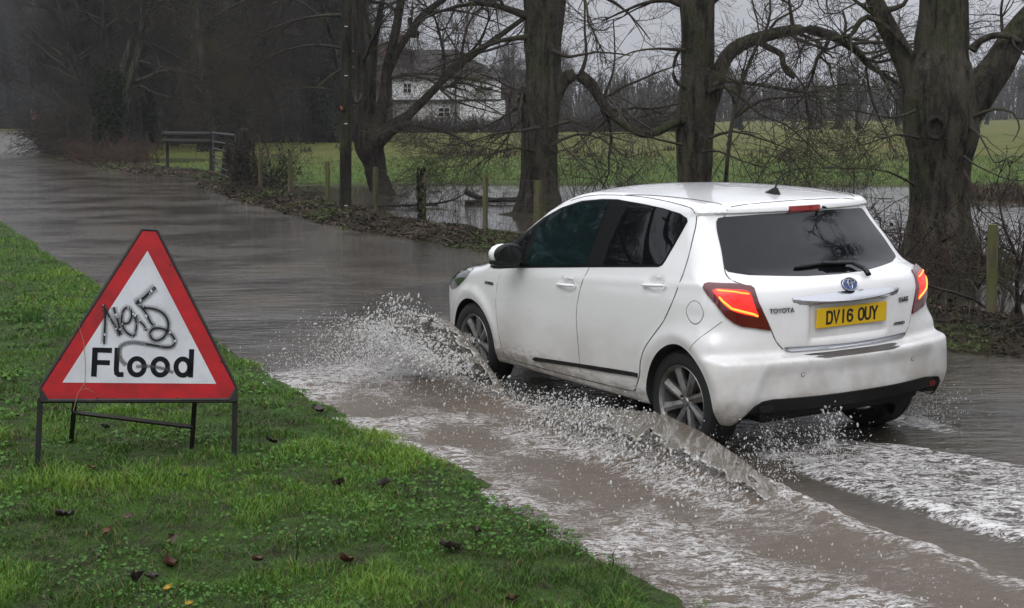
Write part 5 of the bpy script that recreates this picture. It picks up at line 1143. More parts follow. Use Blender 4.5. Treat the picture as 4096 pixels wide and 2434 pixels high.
def roof(xa, xb, y0, y1, ze, zr, hipr=0, hipl=0): 
    b = MB(); ym = (y0 + y1) / 2; o = .35
    v = [(xa - o, y0 - o, ze), (xb + o, y0 - o, ze), (xb + o, y1 + o, ze), (xa - o, y1 + o, ze), (xa - o + hipl, ym, zr), (xb + o - hipr, ym, zr), (xa - o, y0 - o, ze - .12), (xb + o, y0 - o, ze - .12), (xb + o, y1 + o, ze - .12), (xa - o, y1 + o, ze - .12)]
    b.add(v, [(0, 1, 5, 4), (2, 3, 4, 5), (1, 2, 5), (3, 0, 4), (6, 7, 1, 0), (7, 8, 2, 1), (8, 9, 3, 2), (9, 6, 0, 3), (9, 8, 7, 6)]); return b
rf = hpart('roof', roof(x0, x1, HY, HY + 7, zE, zR, 5.0, .5), rt)
hpart('roof', roof(xb0, xb1, HY, HY + 6, zE * 1.24 + .01, zE * 1.24 + 1.6, .8, .8), rt)
b = MB(); cx_ = hx(958, 0)[0]; b.box((cx_, HY + 3.5, zR + .3), (1.3, .9, 2.4)); b.box((cx_, HY + 3.5, zR + 1.55), (1.45, 1.05, .18))
for d in (-.35, .35): b.tube([(cx_ + d, HY + 3.5, zR + 1.6), (cx_ + d, HY + 3.5, zR + 2.0)], .13, 8)
ch = hpart('chimney', b, hb_)
for (ua, va, ub, vb) in ((1171, 198, 1186, 218), (1070, 264, 1096, 284), (985, 205, 1002, 226)):
    xa, za = hx(ua, va); xc, zc = hx(ub, vb); b = MB(); b.box(((xa + xc) / 2, HY - .06, (za + zc) / 2), (xc - xa + .18, .12, za - zc + .18)); f = hpart('window', b, wframe)
    b = MB(); b.box(((xa + xc) / 2, HY - .10, (za + zc) / 2), (xc - xa, .08, za - zc)); g_ = hpart('pane', b, wpane, f)
    b = MB(); b.box(((xa + xc) / 2, HY - .16, (za + zc) / 2), (.07, .05, za - zc)); b.box(((xa + xc) / 2, HY - .165, (za + zc) / 2), (xc - xa, .05, .07)); hpart('glazing_bar', b, wframe, f)
b = MB(); b.box((hx(1178, 0)[0], HY - .45, hx(0, 223)[1]), (1.9, .8, .22)); hpart('canopy', b, gapm)
b = MB(); b.box((hx(1242, 0)[0], HY + 4.5, zE * .46), (1.9, 5, zE * .92)); hpart('timber_extension', b, mat('brown_timber', (.045, .033, .026), .85))

# ------------------------------------------------------------------ timber, posts and wires
wood = mat('mossy_post_wood', (.075, .062, .042), .88, Specular_IOR_Level=.25)
_a = noise(wood, 16, 5, .7, stretch=(1, 1, .12)); _b = noise(wood, 3, 3)
L(wood, mixc(wood, mapr(wood, _b, .40, .62, 0, .8), mixc(wood, mapr(wood, _a, .3, .7), (.060, .050, .034), (.150, .130, .088)), (.095, .100, .032)), bsdf(wood).inputs['Base Color']); bump(wood, _a, .6, .02)
darkwood = mat('weathered_dark_wood', (.03, .026, .02), .9); _a = noise(darkwood, 14, 5, .7, stretch=(1, 1, .12)); L(darkwood, mixc(darkwood, mapr(darkwood, _a, .3, .7), (.006, .0055, .0045), (.022, .020, .016)), bsdf(darkwood).inputs['Base Color'])
wire = mat('rusty_wire', (.05, .042, .036), .6, .6)
def post(u, vt, vb, wpx, Y=None, tilt=0, n=12, top_=.03):
    p = atZ(u, vb, .10) if Y is None else atY(u, vb, Y); t = atY(u + tilt, vt, p[1]); r = wpx / 2 * p[1] / 3475
    return p, t, r
fence = thing('stock_fence', 'line of round wooden posts with wire netting along the flooded bank', 'fence', tuple(atZ(1028, 545, .1)))
fl_ = np.array(fence.location); tops = []
PO = [(2419, 548, 787, 26, 2), (1310, 440, 535, 20, 2), (1182, 425, 574, 13.5, 2), (1029, 418, 548, 18, 2), (915, 408, 512, 13, 1), (799, 395, 502, 11.5, -1), (708, 380, 482, 12, 0), (635, 372, 470, 11, 0)]
PO2 = [(607, 366, 462, 8, 0)]
for i, (u, vt, vb, wp, tl) in enumerate(PO):
    p, t, r = post(u, vt, vb, wp, tilt=tl); b = MB(); q0 = np.array([p[0], p[1], -.15]) - fl_; q1 = t - fl_
    k = 9; pts = [q0 + (q1 - q0) * a / k for a in range(k + 1)]; b.tube(pts, [r * (1 + .06 * math.sin(a * 2.2 + i)) for a in range(k)] + [r * .93], 14)
    o = b.build('post', wood, fence, smooth=True, ang=.7); tops.append((p, t))
    if i == 3:
        V, Fq = leaf_cloud(900, lambda n: np.stack([q0[0] + (r * 1.15) * np.cos(a_ := rng.random(n) * 6.28), q0[1] + (r * 1.15) * np.sin(a_), q0[2] + .2 + (q1[2] - q0[2] - .15) * rng.random(n)], 1), .022, rng)
        link('post_ivy', npmesh('post_ivy', V, Fq, smooth=False), ivy, o)
b = MB(); b2 = MB()
seq = [tops[i] for i in (7, 6, 5, 4, 3, 2)] + [(np.array([.95, 19.2, .1]), np.array([.95, 19.2, 1.2])), (np.array([2.6, 15.8, .1]), np.array([2.6, 15.8, 1.2])), tops[0], (tops[0][0] + np.array([1.5, -3.0, 0]), tops[0][1] + np.array([1.5, -3.0, 0]))]
for (p, t), (p2, t2) in zip(seq[:-1], seq[1:]):
    h1, h2 = t[2] - .05, t2[2] - .05; nV = 26
    for f in (.18, .30, .43, .57, .72, .95):
        b.tube([np.array([p[0] + (p2[0] - p[0]) * s, p[1] + (p2[1] - p[1]) * s, (h1 + (h2 - h1) * s) * f + .05 - .05 * 4 * s * (1 - s) * (.5 + .5 * math.sin(f * 9 + p[0]))]) - fl_ for s in np.linspace(0, 1, 9)], .0024 if f < .9 else .003, 4)
    for s in np.linspace(.02, .98, nV):
        x, y = p[0] + (p2[0] - p[0]) * s, p[1] + (p2[1] - p[1]) * s; b2.tube([np.array([x, y, .07 + (h1 + (h2 - h1) * s) * .18]) - fl_, np.array([x + .01, y, (h1 + (h2 - h1) * s) * .72 + .03]) - fl_], .0018, 3)
for bb in (b, b2): pass
b.add(b2.v, b2.f); b.build('wire_netting', wire, fence, smooth=True)
# farther posts of the fence by the bend, one fence more
f2 = thing('stock_fence', 'short run of old posts at the foot of the pollarded tree', 'fence', tuple(atZ(330, 385, .1))); l2 = np.array(f2.location)
for (u, vt, vb, wp) in ((195, 330, 368, 5), (212, 330, 369, 5), (230, 331, 371, 6), (306, 322, 380, 8), (332, 324, 385, 7), (359, 326, 395, 9)):
    p, t, r = post(u, vt, vb, wp); b = MB(); b.tube([np.array([p[0], p[1], -.1]) - l2, t - l2], [r, r * .95], 10); b.build('post', darkwood, f2, smooth=True, ang=.7)
# round-rail barrier beside the gate
p, t, r = post(408, 327, 418, 8); p2, t2, r2 = post(517, 322, 425, 14); rb_ = thing('rail_barrier', 'two thick round rails set across a pair of wooden posts', 'barrier', tuple(p)); lo_ = np.array(p)
for (pp, tt, r_) in ((p, t, r), (p2, t2, r2)): b = MB(); b.tube([np.array([pp[0], pp[1], -.1]) - lo_, tt - lo_], [r_, r_ * .96], 12); b.build('post', darkwood if r_ < .1 else wood, rb_, smooth=True, ang=.7)
for v1, v2 in ((326.5, 327.5), (344, 345.5)):
    a1 = atY(400, v1, p[1] - .12); a2 = atY(516, v2, p2[1] - .18); b = MB(); b.tube([a1 - lo_, (a1 + a2) / 2 - lo_ + np.array([0, 0, -.01]), a2 - lo_], [.075, .078, .075], 12); b.build('rail', darkwood, rb_, smooth=True, ang=.7)
# steel field gate
ga = atZ(522, 428, .1); gb2 = atZ(577, 452, .1); gt = thing('field_gate', 'galvanised field gate with thin bars between the rail post and the ivy stump', 'gate', tuple(ga)); steel = mat('galvanised_steel', (.040, .040, .038), .8, .0)
gd = (gb2 - ga); b = MB(); gh = 1.35
for z in (.12, .3, .48, .66, .86, 1.08, gh): b.tube([np.array([0, 0, z]), gd + np.array([0, 0, z])], .022 if z < gh else .03, 8)
b.build('bars', steel, gt, smooth=True)
b = MB()
for s in (0, 1): b.tube([gd * s + np.array([0, 0, .1]), gd * s + np.array([0, 0, gh])], .03, 8)
b.build('gate_frame', steel, gt, smooth=True)
p, t, r = post(541, 345, 432, 12, tilt=13); b = MB(); b.prism([(-.06, 0), (.06, 0), (.06, 1), (-.06, 1)], .05); 
lp_ = MB(); lp_.tube([np.array([p[0], p[1], -.1]), (np.array([p[0], p[1], -.1]) + t) / 2, t], [.075, .08, .07], 4); lp_ = lp_.build('leaning_board', darkwood); tag(lp_, 'dark board leaning against the field gate', 'board')
p, t, r = post(590, 318, 456, 27, tilt=4); gs = thing('gate_stump', 'thick broken-off trunk used as a gatepost, dead ivy wound round it', 'tree stump', (p[0], p[1], .1))
o_ = np.array([p[0], p[1], -.1]); V, Fq, _, _ = limb_geo([o_ - (p[0], p[1], .1), o_ + np.array([.03, 0, .5]) - (p[0], p[1], .1), (o_ + t) / 2 + (.02, 0, .1) - (p[0], p[1], .1), t - (p[0], p[1], .1), t + np.array([0, 0, .02]) - (p[0], p[1], .1)], [r * 1.5, r * 1.15, r, r * .9, r * .3], 20, .08, .12, 4)
link('trunk', npmesh('trunk', V, Fq), bark_dk, gs)
sv = []
for i in range(46):
    a = rng.random() * 6.28; z = .1; pts = []
    for k in range(7): pts.append((math.cos(a) * (r * 1.2 + .12 * rng.random() + .12 * (z > .3)), math.sin(a) * (r * 1.2 + .1 * rng.random()), z)); z += .13 + .1 * rng.random(); a += rng.normal() * .5
    sv.append(pts)
V, Fq = tubes(np.array(sv), np.full((46, 7), .014), 5); V2, F2 = grow(np.array(sv), np.full((46, 7), .014), 260, .35, .9, 4, rng, wig=.3), None
Va, Fa = tubes(V2[0], np.maximum(V2[1], .006), 3); V, Fq = join([(V, Fq), (Va, Fa)]); link('dead_ivy', npmesh('dead_ivy', V, Fq), twig, gs)
# utility pole
p, t, r = post(842, 0, 517, 28.5, tilt=3); up_ = thing('utility_pole', 'tall dark wooden utility pole with a coil of black cable', 'pole', (p[0], p[1], .05)); lo_ = np.array([p[0], p[1], .05])
pd = (t - p) / (t[2] - p[2]); b = MB(); b.tube([p - lo_ + pd * z for z in (-.3, 1, 2.5, 4, 6, 8.2)], [r * 1.04, r, r * .97, r * .92, r * .86, r * .8], 24); pole = b.build('shaft', bark_mat('creosoted_pole', (.022, .020, .014), (.050, .046, .030), (.050, .056, .022), .7), up_, smooth=True, ang=.8)
b = MB(); cc = atY(829, 232, p[1] - r * .8) - lo_
for k in range(4):
    rx_, rz_ = .10 - .008 * k, .30 - .02 * k; b.tube([cc + np.array([rx_ * math.cos(a) + .015 * k, -.02 * k, rz_ * math.sin(a) - .02 * k]) for a in np.linspace(0, 6.2832, 22)], .011, 6, cap=False)
b.tube([cc + np.array([.04, 0, .25]), cc + np.array([.06, -.02, 1.2]), cc + np.array([.07, 0, 6])], .012, 6); b.build('cable_coil', rubber, up_, smooth=True)
b = MB(); c_ = atY(831, 264, p[1] - r * .95) - lo_; b.box(c_, (.05, .03, .07), bev=.005); b.build('orange_tag', mat('orange_plastic', (.55, .12, .02), .5), up_)
b = MB()
for v in (65, 185, 302, 502): c_ = atY(844, v, p[1] - r * 1.0) - lo_; b.box(c_, (.06, .03, .018))
b.build('white_marker', mat('white_marker', (.5, .5, .48), .6), up_)
# little red and white post far down the road
p = atZ(79, 292, .3); p = atY(78, 292, 172.0); p[2] = 0.0; rs = thing('marker_post', 'tiny red and white marker post beside the far road', 'sign', tuple(p)); b = MB(); b.tube([(0, 0, 0), (0, 0, 3.0)], .06, 8); b.build('post', mat('pale_post', (.3, .28, .26), .7), rs)
b = MB(); b.box((.42, -.05, 2.15), (.36, .06, .9), bev=.02); b.build('red_panel', mat('red_panel', (.45, .02, .02), .5), rs); b = MB(); b.box((.22, -.05, 1.75), (.5, .05, .14)); b.build('white_bar', mat('white_bar', (.6, .6, .6), .5), rs)
# fallen logs at the far edge of the meadow
logm = mat('fallen_wood', (.050, .030, .022), .9)
for i, (u, v, w_, l_, ry) in enumerate(((1985, 301, 9, 16, .06), (2040, 298, 6, 10, -.05), (2095, 303, 7, 9, .1), (1935, 297, 5, 8, 0))):
    q = atY(u, v + 4, 150); Z0 = onfoot(q[0], 150); b = MB(); rr = w_ * 150 / 3475 / 2; ll = l_ * 3 * 150 / 3475; b.tube([(-ll / 2, 0, rr * .9), (-ll / 6, .2, rr * 1.2), (ll / 5, -.1, rr * .9), (ll / 2, .3, rr * 1.3)], [rr, rr * .9, rr * .8, rr * .3], 9)
    for k in range(5): b.tube([(-ll / 3 + k * ll / 6, 0, rr), (-ll / 3 + k * ll / 6 + .5, .2, rr + .7 + .4 * (k % 3)), (-ll / 3 + k * ll / 6 + 1.1, .1, rr + 1.0 + .6 * (k % 2))], [.12, .07, .02], 5)
    o = b.build('fallen_log', logm, None, smooth=True); o.location = (q[0], 150, Z0); o.rotation_euler = (0, 0, ry * 4)
    tag(o, ['long fallen trunk with snapped boughs lying at the far edge of the meadow', 'shorter fallen bough behind the long fallen trunk', 'reddish log beside the big forked trunk, far across the meadow', 'small log left of the long fallen trunk'][i], 'log', 'fallen timber across the meadow')
# fallen branches lying in the flooded ditch
for i, (u, v, pts, r0, lab) in enumerate(((1135, 492, [(0, 0, .22), (.28, -.1, .10), (.6, 0, .05), (1.2, .3, .05)], .07, 'thick broken bough lying in the flooded ditch left of the straight trunk'), (1190, 498, [(-.5, 0, .03), (.2, .1, .07), (.9, 0, .06), (1.5, .2, .08)], .05, 'long dark root-like branch in shallow water at the foot of the straight trunk'),
        (1075, 505, [(-.7, 0, .03), (-.1, 0, .07), (.3, .1, .16), (.55, .1, .30)], .03, 'forked stick poking out of the flooded ditch'), (1010, 508, [(-.9, .1, .04), (0, 0, .06), (.5, .05, .05)], .035, 'low dark branch floating behind the ivy-covered post'))):
    q = atZ(u, v, .05); V, Fq, Q_, S_ = limb_geo(pts, np.linspace(r0, r0 * .3, len(pts)), 10, .08, .15, i); A, ra = grow(Q_[None], S_[None], 14, .5, .8, 5, rng, rk=.5, wig=.2, up=.05); Va, Fa = tubes(A, np.maximum(ra, .004), 4)
    V, Fq = join([(V, Fq), (Va, Fa)]); o = link('fallen_branch', npmesh('fallen_branch', V, Fq), bark_dk); o.location = tuple(q); tag(o, lab, 'branch', 'dead branches in the flooded ditch')
# ------------------------------------------------------------------ the flood sign
red = mat('sign_red', (.52, .006, .010), .35); _n = noise(red, 7, 5, .65); _n2 = noise(red, 60, 3, .7)
L(red, mixc(red, mapr(red, _n2, .66, .74, 0, .7), mixc(red, mapr(red, _n, .3, .75), (.47, .005, .009), (.25, .005, .008)), (.10, .03, .02)), bsdf(red).inputs['Base Color'])
swh = mat('sign_white', (.60, .62, .66), .35); _n = noise(swh, 5, 5, .65); _n2 = noise(swh, 80, 3, .7); L(swh, mixc(swh, mapr(swh, _n2, .70, .76, 0, .8), mixc(swh, mapr(swh, _n, .35, .75), (.62, .635, .67), (.50, .51, .53)), (.08, .07, .06)), bsdf(swh).inputs['Base Color'])
sfr = mat('sign_frame_steel', (.030, .027, .026), .5, .4); _n = noise(sfr, 12, 5, .7); L(sfr, mixc(sfr, mapr(sfr, _n, .5, .7), (.026, .025, .026), (.060, .035, .022)), bsdf(sfr).inputs['Base Color'])
slet = mat('sign_black', (.006, .007, .009), .5, Specular_IOR_Level=.15); spray_ = mat('sprayed_paint', (.014, .014, .014), .6, Specular_IOR_Level=.2)
fog_ = bpy.data.materials.new('spray_haze'); fog_.use_nodes = True; _b = bsdf(fog_); _b.inputs['Base Color'].default_value = (.05, .05, .052, 1); _b.inputs['Roughness'].default_value = .6
_a = vattr(fog_, 'fade'); L(fog_, math_(fog_, 'MULTIPLY', _a, mapr(fog_, noise(fog_, 160, 2, .6), .25, .75, .5, 1.0)), _b.inputs['Alpha'])
LF, RFt = np.array([-2.50, 7.30, .13]), np.array([-1.51, 7.55, .13])
e = RFt - LF; e[2] = 0; W_ = np.linalg.norm(e); e /= W_; nrm = np.array([e[1], -e[0], 0.0])   # nrm faces the viewer
def spt(u, v, off=0.0, lean=9.0):
    """point of the sign plane seen at print pixel u, v"""
    up = np.array([0, 0, 1.0]) * math.cos(R(lean)) - nrm * math.sin(R(lean)); fn = np.cross(e, up); o = LF + np.array([0, 0, .36])
    d = ray(u, v); o_ = np.array([0, 0, CAM_H]); t = ((o - o_) @ fn) / (d @ fn); q = o_ + t * d - o; return np.array([q @ e, q @ up])
SM = Matrix.Translation(LF + np.array([0, 0, .36])) @ Matrix(((e[0], math.sin(R(9)) * -nrm[0] * 0 - (-0), 0, 0), (e[1], 0, 0, 0), (0, 0, 1, 0), (0, 0, 0, 1)))
upv = Vector(np.array([0, 0, 1.0]) * math.cos(R(9)) - nrm * math.sin(R(9))); ev = Vector(e); bk = upv.cross(ev)     # bk points away from the viewer
if bk.y < 0: bk = -bk
SM = Matrix(((ev.x, bk.x, upv.x, 0), (ev.y, bk.y, upv.y, 0), (ev.z, bk.z, upv.z, 0), (0, 0, 0, 1))); SM = Matrix.Translation(LF + np.array([0, 0, .36])) @ SM
def s3(x, y): return ((100 + x * .741) / 1.6404, (850 + y * .741) / 1.6404)     # trace on a zoomed print
def sp_(pts): return [tuple(spt(*s3(*q))) for q in pts]
sign = thing('flood_sign', 'red triangular road sign reading Flood, sprayed with graffiti, standing on the grass verge', 'road sign', tuple(LF))
SL = Matrix.Translation(-LF) @ SM
outer = sp_([(632, 92), (712, 97), (1142, 945), (1105, 1010), (122, 1015), (80, 950)])
inner = sp_([(661, 208), (1032, 926), (202, 919)])
def plate(name, poly, y0, y1, m, par, bev=0):
    b = MB(); n = len(poly); b.add([SL @ Vector((p[0], y0, p[1])) for p in poly] + [SL @ Vector((p[0], y1, p[1])) for p in poly], [tuple(range(n)), tuple(range(2 * n - 1, n - 1, -1))] + [(i, i + n, (i + 1) % n + n, (i + 1) % n) for i in range(n)]); return b.build(name, m, par)
panel = plate('panel', outer, 0, .004, red, sign)
plate('white_triangle', inner, -.0012, .001, swh, panel)
b = MB(); n = len(outer); O = [SL @ Vector((p[0], .004, p[1])) for p in outer]
for i in range(n): b.tube([O[i], O[(i + 1) % n]], .0095, 6)
lt = sp_([(78, 945), (100, 1018), (1150, 1018), (1148, 945)])
for A_, B_, C_ in ((lt[0], lt[1], outer[5]), (lt[3], lt[2], outer[2])): pass
corner = [sp_([(76, 955), (82, 1020), (125, 1020), (98, 965)]), sp_([(1148, 945), (1150, 1018), (1100, 1018), (1128, 965)])]
for c_ in corner:
    nn = len(c_); b.add([SL @ Vector((p[0], -.004, p[1])) for p in c_] + [SL @ Vector((p[0], .012, p[1])) for p in c_], [tuple(range(nn)), tuple(range(2 * nn - 1, nn - 1, -1))] + [(i, i + nn, (i + 1) % nn + nn, (i + 1) % nn) for i in range(nn)])
q0, q1 = sp_([(90, 1021), (1135, 1019)]); b.tube([SL @ Vector((q0[0], .006, q0[1])), SL @ Vector((q1[0], .006, q1[1]))], .010, 4)
b.build('frame', sfr, sign)
lo_ = LF
def leg(top_, foot_, w_, name='leg'):
    b = MB(); t_, f_ = Vector(top_), Vector(foot_); d = (t_ - f_); s_ = Vector(e) * w_ / 2; k_ = Vector((nrm[0], nrm[1], 0)) * .004; l_ = -Vector((nrm[0], nrm[1], 0)) * .022
    for A_, B_ in ((s_, k_), ):
        vs = []
        for P_ in (f_, t_): vs += [P_ - s_ + k_, P_ + s_ + k_, P_ + s_ - k_, P_ - s_ - k_]
        b.add(vs, [(0, 1, 5, 4), (1, 2, 6, 5), (2, 3, 7, 6), (3, 0, 4, 7), (0, 3, 2, 1), (4, 5, 6, 7)])
    vs = []
    for P_ in (f_, t_): vs += [P_ - s_ * 1.0 + k_ * .9, P_ - s_ * .72 + k_ * .9, P_ - s_ * .72 + l_, P_ - s_ + l_]
    b.add(vs, [(0, 1, 5, 4), (1, 2, 6, 5), (2, 3, 7, 6), (3, 0, 4, 7), (0, 3, 2, 1), (4, 5, 6, 7)])
    return b.build(name, sfr, sign)
P_ = lambda q, dy=.008: SL @ Vector((q[0], dy, q[1]))
gz = lambda p: np.array([p[0], p[1], onfoot(p[0], p[1]) - .02]) - LF
ta, tb = sp_([(83, 1000), (1134, 1000)]); fa = atY(*s3(66, 1408), 7.30); fb = atY(*s3(1128, 1335), 7.555)
leg(P_(ta), gz(fa), .028); leg(P_(tb), gz(fb), .028)
ra_ = atY(*s3(246, 1228), 8.0); rb2 = atY(*s3(899, 1272), 7.85); tc_, td = sp_([(270, 990), (917, 990)]); tc2 = np.array(atY(*s3(272, 985), 7.62)) - LF; td2 = np.array(atY(*s3(918, 985), 7.72)) - LF
leg(tc2, gz(ra_), .026); leg(td2, gz(rb2), .026)
b = MB(); x1_ = np.array(atY(*s3(262, 1080), 7.72)) - LF; x2_ = np.array(atY(*s3(905, 1160), 7.78)) - LF; b.tube([x1_, x2_], [.013, .013], 4, up=(0, 0, 1)); b.build('cross_bar', sfr, sign)
# screws on the border
b = MB()
for q in sp_([(517, 285), (785, 285), (190, 795), (1058, 808), (392, 1005), (820, 1003), (480, 1006)]): b.lathe([(0, -.003), (.005, -.003), (.006, .0)], 8, SL @ Matrix.Translation((q[0], 0, q[1])))
b.build('screws', sfr, panel)
# lettering
let = MB(); TM = SL @ Matrix.Translation((0, -.0022, 0))
def rect(pts): poly = sp_(pts); n = len(poly); let.add([TM @ Vector((p[0], 0, p[1])) for p in poly] + [TM @ Vector((p[0], .001, p[1])) for p in poly], [tuple(range(n)), tuple(range(2 * n - 1, n - 1, -1))] + [(i, i + n, (i + 1) % n + n, (i + 1) % n) for i in range(n)])
rect([(364, 730), (394, 730), (387, 888), (356, 887)]); rect([(390, 730), (470, 732), (469, 760), (390, 757)]); rect([(388, 797), (459, 799), (458, 826), (388, 824)])
def poly_stroke(pts, w, out, M=TM, ext=.001): stroke(sp_(pts), w, M, out, ext)
pxm = np.linalg.norm(np.array(sp_([(364, 730)])[0]) - np.array(sp_([(464, 730)])[0])) / 100
poly_stroke([(498, 731), (493, 850), (495, 868), (505, 876), (532, 876)], 28 * pxm, let)
for (cx_, cy_, rx_, ry_) in ((604, 834, 40, 44), (730, 835, 40, 44), (852, 836, 37, 44)):
    poly_stroke([(cx_ + rx_ * math.cos(a), cy_ + ry_ * math.sin(a)) for a in np.linspace(0, 2 * math.pi, 31)], 28 * pxm, let)
rect([(886, 739), (914, 739), (907, 892), (880, 892)])
let.build('flood_lettering', slet, panel)
# graffiti
GR = [([(420, 500), (434, 520), (432, 600), (428, 690), (424, 712)], 15), ([(430, 520), (455, 560), (500, 640), (515, 668)], 14), ([(515, 665), (508, 610), (492, 560), (478, 512)], 15),
      ([(525, 600), (560, 600), (578, 560), (572, 520), (545, 512), (524, 540), (520, 600), (545, 650), (590, 672)], 14), ([(590, 668), (605, 610), (590, 560), (580, 540)], 12), ([(600, 555), (620, 590), (645, 612), (655, 640)], 13),
      ([(600, 480), (615, 495), (655, 545), (680, 600), (700, 612)], 15), ([(595, 490), (640, 465), (690, 415), (705, 405)], 22), ([(640, 515), (700, 520), (750, 545), (775, 590), (772, 640), (745, 680), (710, 695), (680, 680), (672, 650), (690, 625), (740, 625), (785, 650), (812, 690), (800, 725), (760, 730), (700, 718), (650, 710)], 15),
      ([(650, 710), (580, 700), (525, 712), (508, 740), (512, 790), (545, 825)], 12), ([(600, 832), (680, 830), (760, 845), (800, 865)], 9)]
gsol = MB(); fv, ff_, fa_ = [], [], []
for i, (pts, w_) in enumerate(GR):
    P = chaikin(np.array(sp_(pts)), 2, False)
    if i < 9: stroke(P, w_ * .6 * pxm, SL @ Matrix.Translation((0, -.0044 - .0004 * i, 0)), gsol, .0005)
    # soft overspray: a wider see-through ribbon fading to its edges
    T_ = np.gradient(P, axis=0); T_ /= np.linalg.norm(T_, axis=1)[:, None] + 1e-9; Nn = np.stack([-T_[:, 1], T_[:, 0]], 1); b0 = len(fv); k_ = len(P); y_ = -.0030 - .0001 * i
    for j, sft in enumerate((-1.5, -.5, .5, 1.5)):
        for q, m_ in zip(P, Nn): fv.append(tuple(SL @ Vector((q[0] + m_[0] * sft * w_ * pxm, y_, q[1] + m_[1] * sft * w_ * pxm)))); fa_.append(0 if abs(sft) > 1 else (.55 if i < 9 else .8))
    for j in range(3):
        for a in range(k_ - 1): ff_.append((b0 + j * k_ + a, b0 + j * k_ + a + 1, b0 + (j + 1) * k_ + a + 1, b0 + (j + 1) * k_ + a))
gsol.build('graffiti_lines', spray_, panel)
me = bpy.data.meshes.new('graffiti_overspray'); me.from_pydata(fv, [], ff_); me.update(); attr(me, 'fade', fa_); link('graffiti_overspray', me, fog_, panel)
flk = MB(); rs_ = np.random.default_rng(3)
for i, (pts, w_) in enumerate(GR[:9]):
    P = chaikin(np.array(sp_(pts)), 2, False)
    for _ in range(5):
        q = P[rs_.integers(0, len(P))] + rs_.normal(size=2) * .002; s_ = .002 + .005 * rs_.random() ** 2; n_ = 7
        pl_ = [(q[0] + s_ * (.6 + .7 * rs_.random()) * math.cos(a), q[1] + s_ * 1.4 * (.6 + .7 * rs_.random()) * math.sin(a)) for a in np.linspace(0, 6.28, n_, endpoint=False)]
        flk.add([SL @ Vector((p[0], -.0092, p[1])) for p in pl_], [tuple(range(n_))])
flk.build('flaked_paint', swh, panel)
# dry stalk caught across the sign
st = MB(); st.tube([SL @ Vector((x, -.02, z)) for x, z in sp_([(262, 1070), (285, 980), (325, 915), (328, 830), (318, 700), (300, 640), (285, 590)])], [.002] * 5 + [.0015, .001], 5)
st.tube([SL @ Vector((x, -.02, z)) for x, z in sp_([(300, 960), (330, 950), (375, 972)])], .0011, 4); st.tube([SL @ Vector((x, -.02, z)) for x, z in sp_([(322, 930), (330, 960), (352, 945)])], .0011, 4)
o = st.build('dry_stalk', mat('dry_straw', (.30, .19, .11), .8)); o.location = tuple(LF); tag(o, 'thin dry stalk caught across the left side of the flood sign', 'stalk')
# ------------------------------------------------------------------ thrown water: sheets and drops
def flow_mat(name, base, al, foamc):
    m = mat(name, base, .10, IOR=1.33, Specular_IOR_Level=.6); t = m.node_tree
    a = N(t, 'ShaderNodeAttribute', attribute_name='flow'); n1 = N(t, 'ShaderNodeTexNoise', inp={'Scale': 6.0, 'Detail': 6.0, 'Roughness': .68, 'Distortion': .7}); L(m, a.outputs['Vector'], n1.inputs[0])
    n2 = N(t, 'ShaderNodeTexNoise', inp={'Scale': 26.0, 'Detail': 4.0, 'Roughness': .7, 'Distortion': .6}); L(m, a.outputs['Vector'], n2.inputs[0])
    ed = vattr(m, 'edge'); rg_ = math_(m, 'ABSOLUTE', math_(m, 'SUBTRACT', n1.outputs[0], .5)); vn = mapr(m, rg_, .05, .0)
    f = math_(m, 'MINIMUM', math_(m, 'ADD', math_(m, 'ADD', math_(m, 'MULTIPLY', vn, .30), mapr(m, n2.outputs[0], .60, .75, 0, .45)), math_(m, 'MULTIPLY', ed, mapr(m, n2.outputs[0], .35, .6))), 1.0)
    L(m, mixc(m, f, base, foamc), bsdf(m).inputs['Base Color']); L(m, math_(m, 'MINIMUM', math_(m, 'ADD', al, math_(m, 'MULTIPLY', f, .55)), 1.0), bsdf(m).inputs['Alpha'])
    bump(m, math_(m, 'ADD', math_(m, 'MULTIPLY', n1.outputs[0], 1.0), math_(m, 'MULTIPLY', n2.outputs[0], .12)), .6, .02); return m
sheetm = flow_mat('thrown_water', (.16, .138, .108), .46, (.62, .61, .58))
dropm = mat('water_drops', (.72, .71, .69), .10, IOR=1.33, Alpha=.55)
def car_up(x, y, z): # car frame -> world on the flat water
    w = to_world(x, y); return np.stack([w[..., 0], w[..., 1], WL + np.asarray(z, float) + 0 * w[..., 0]], -1)
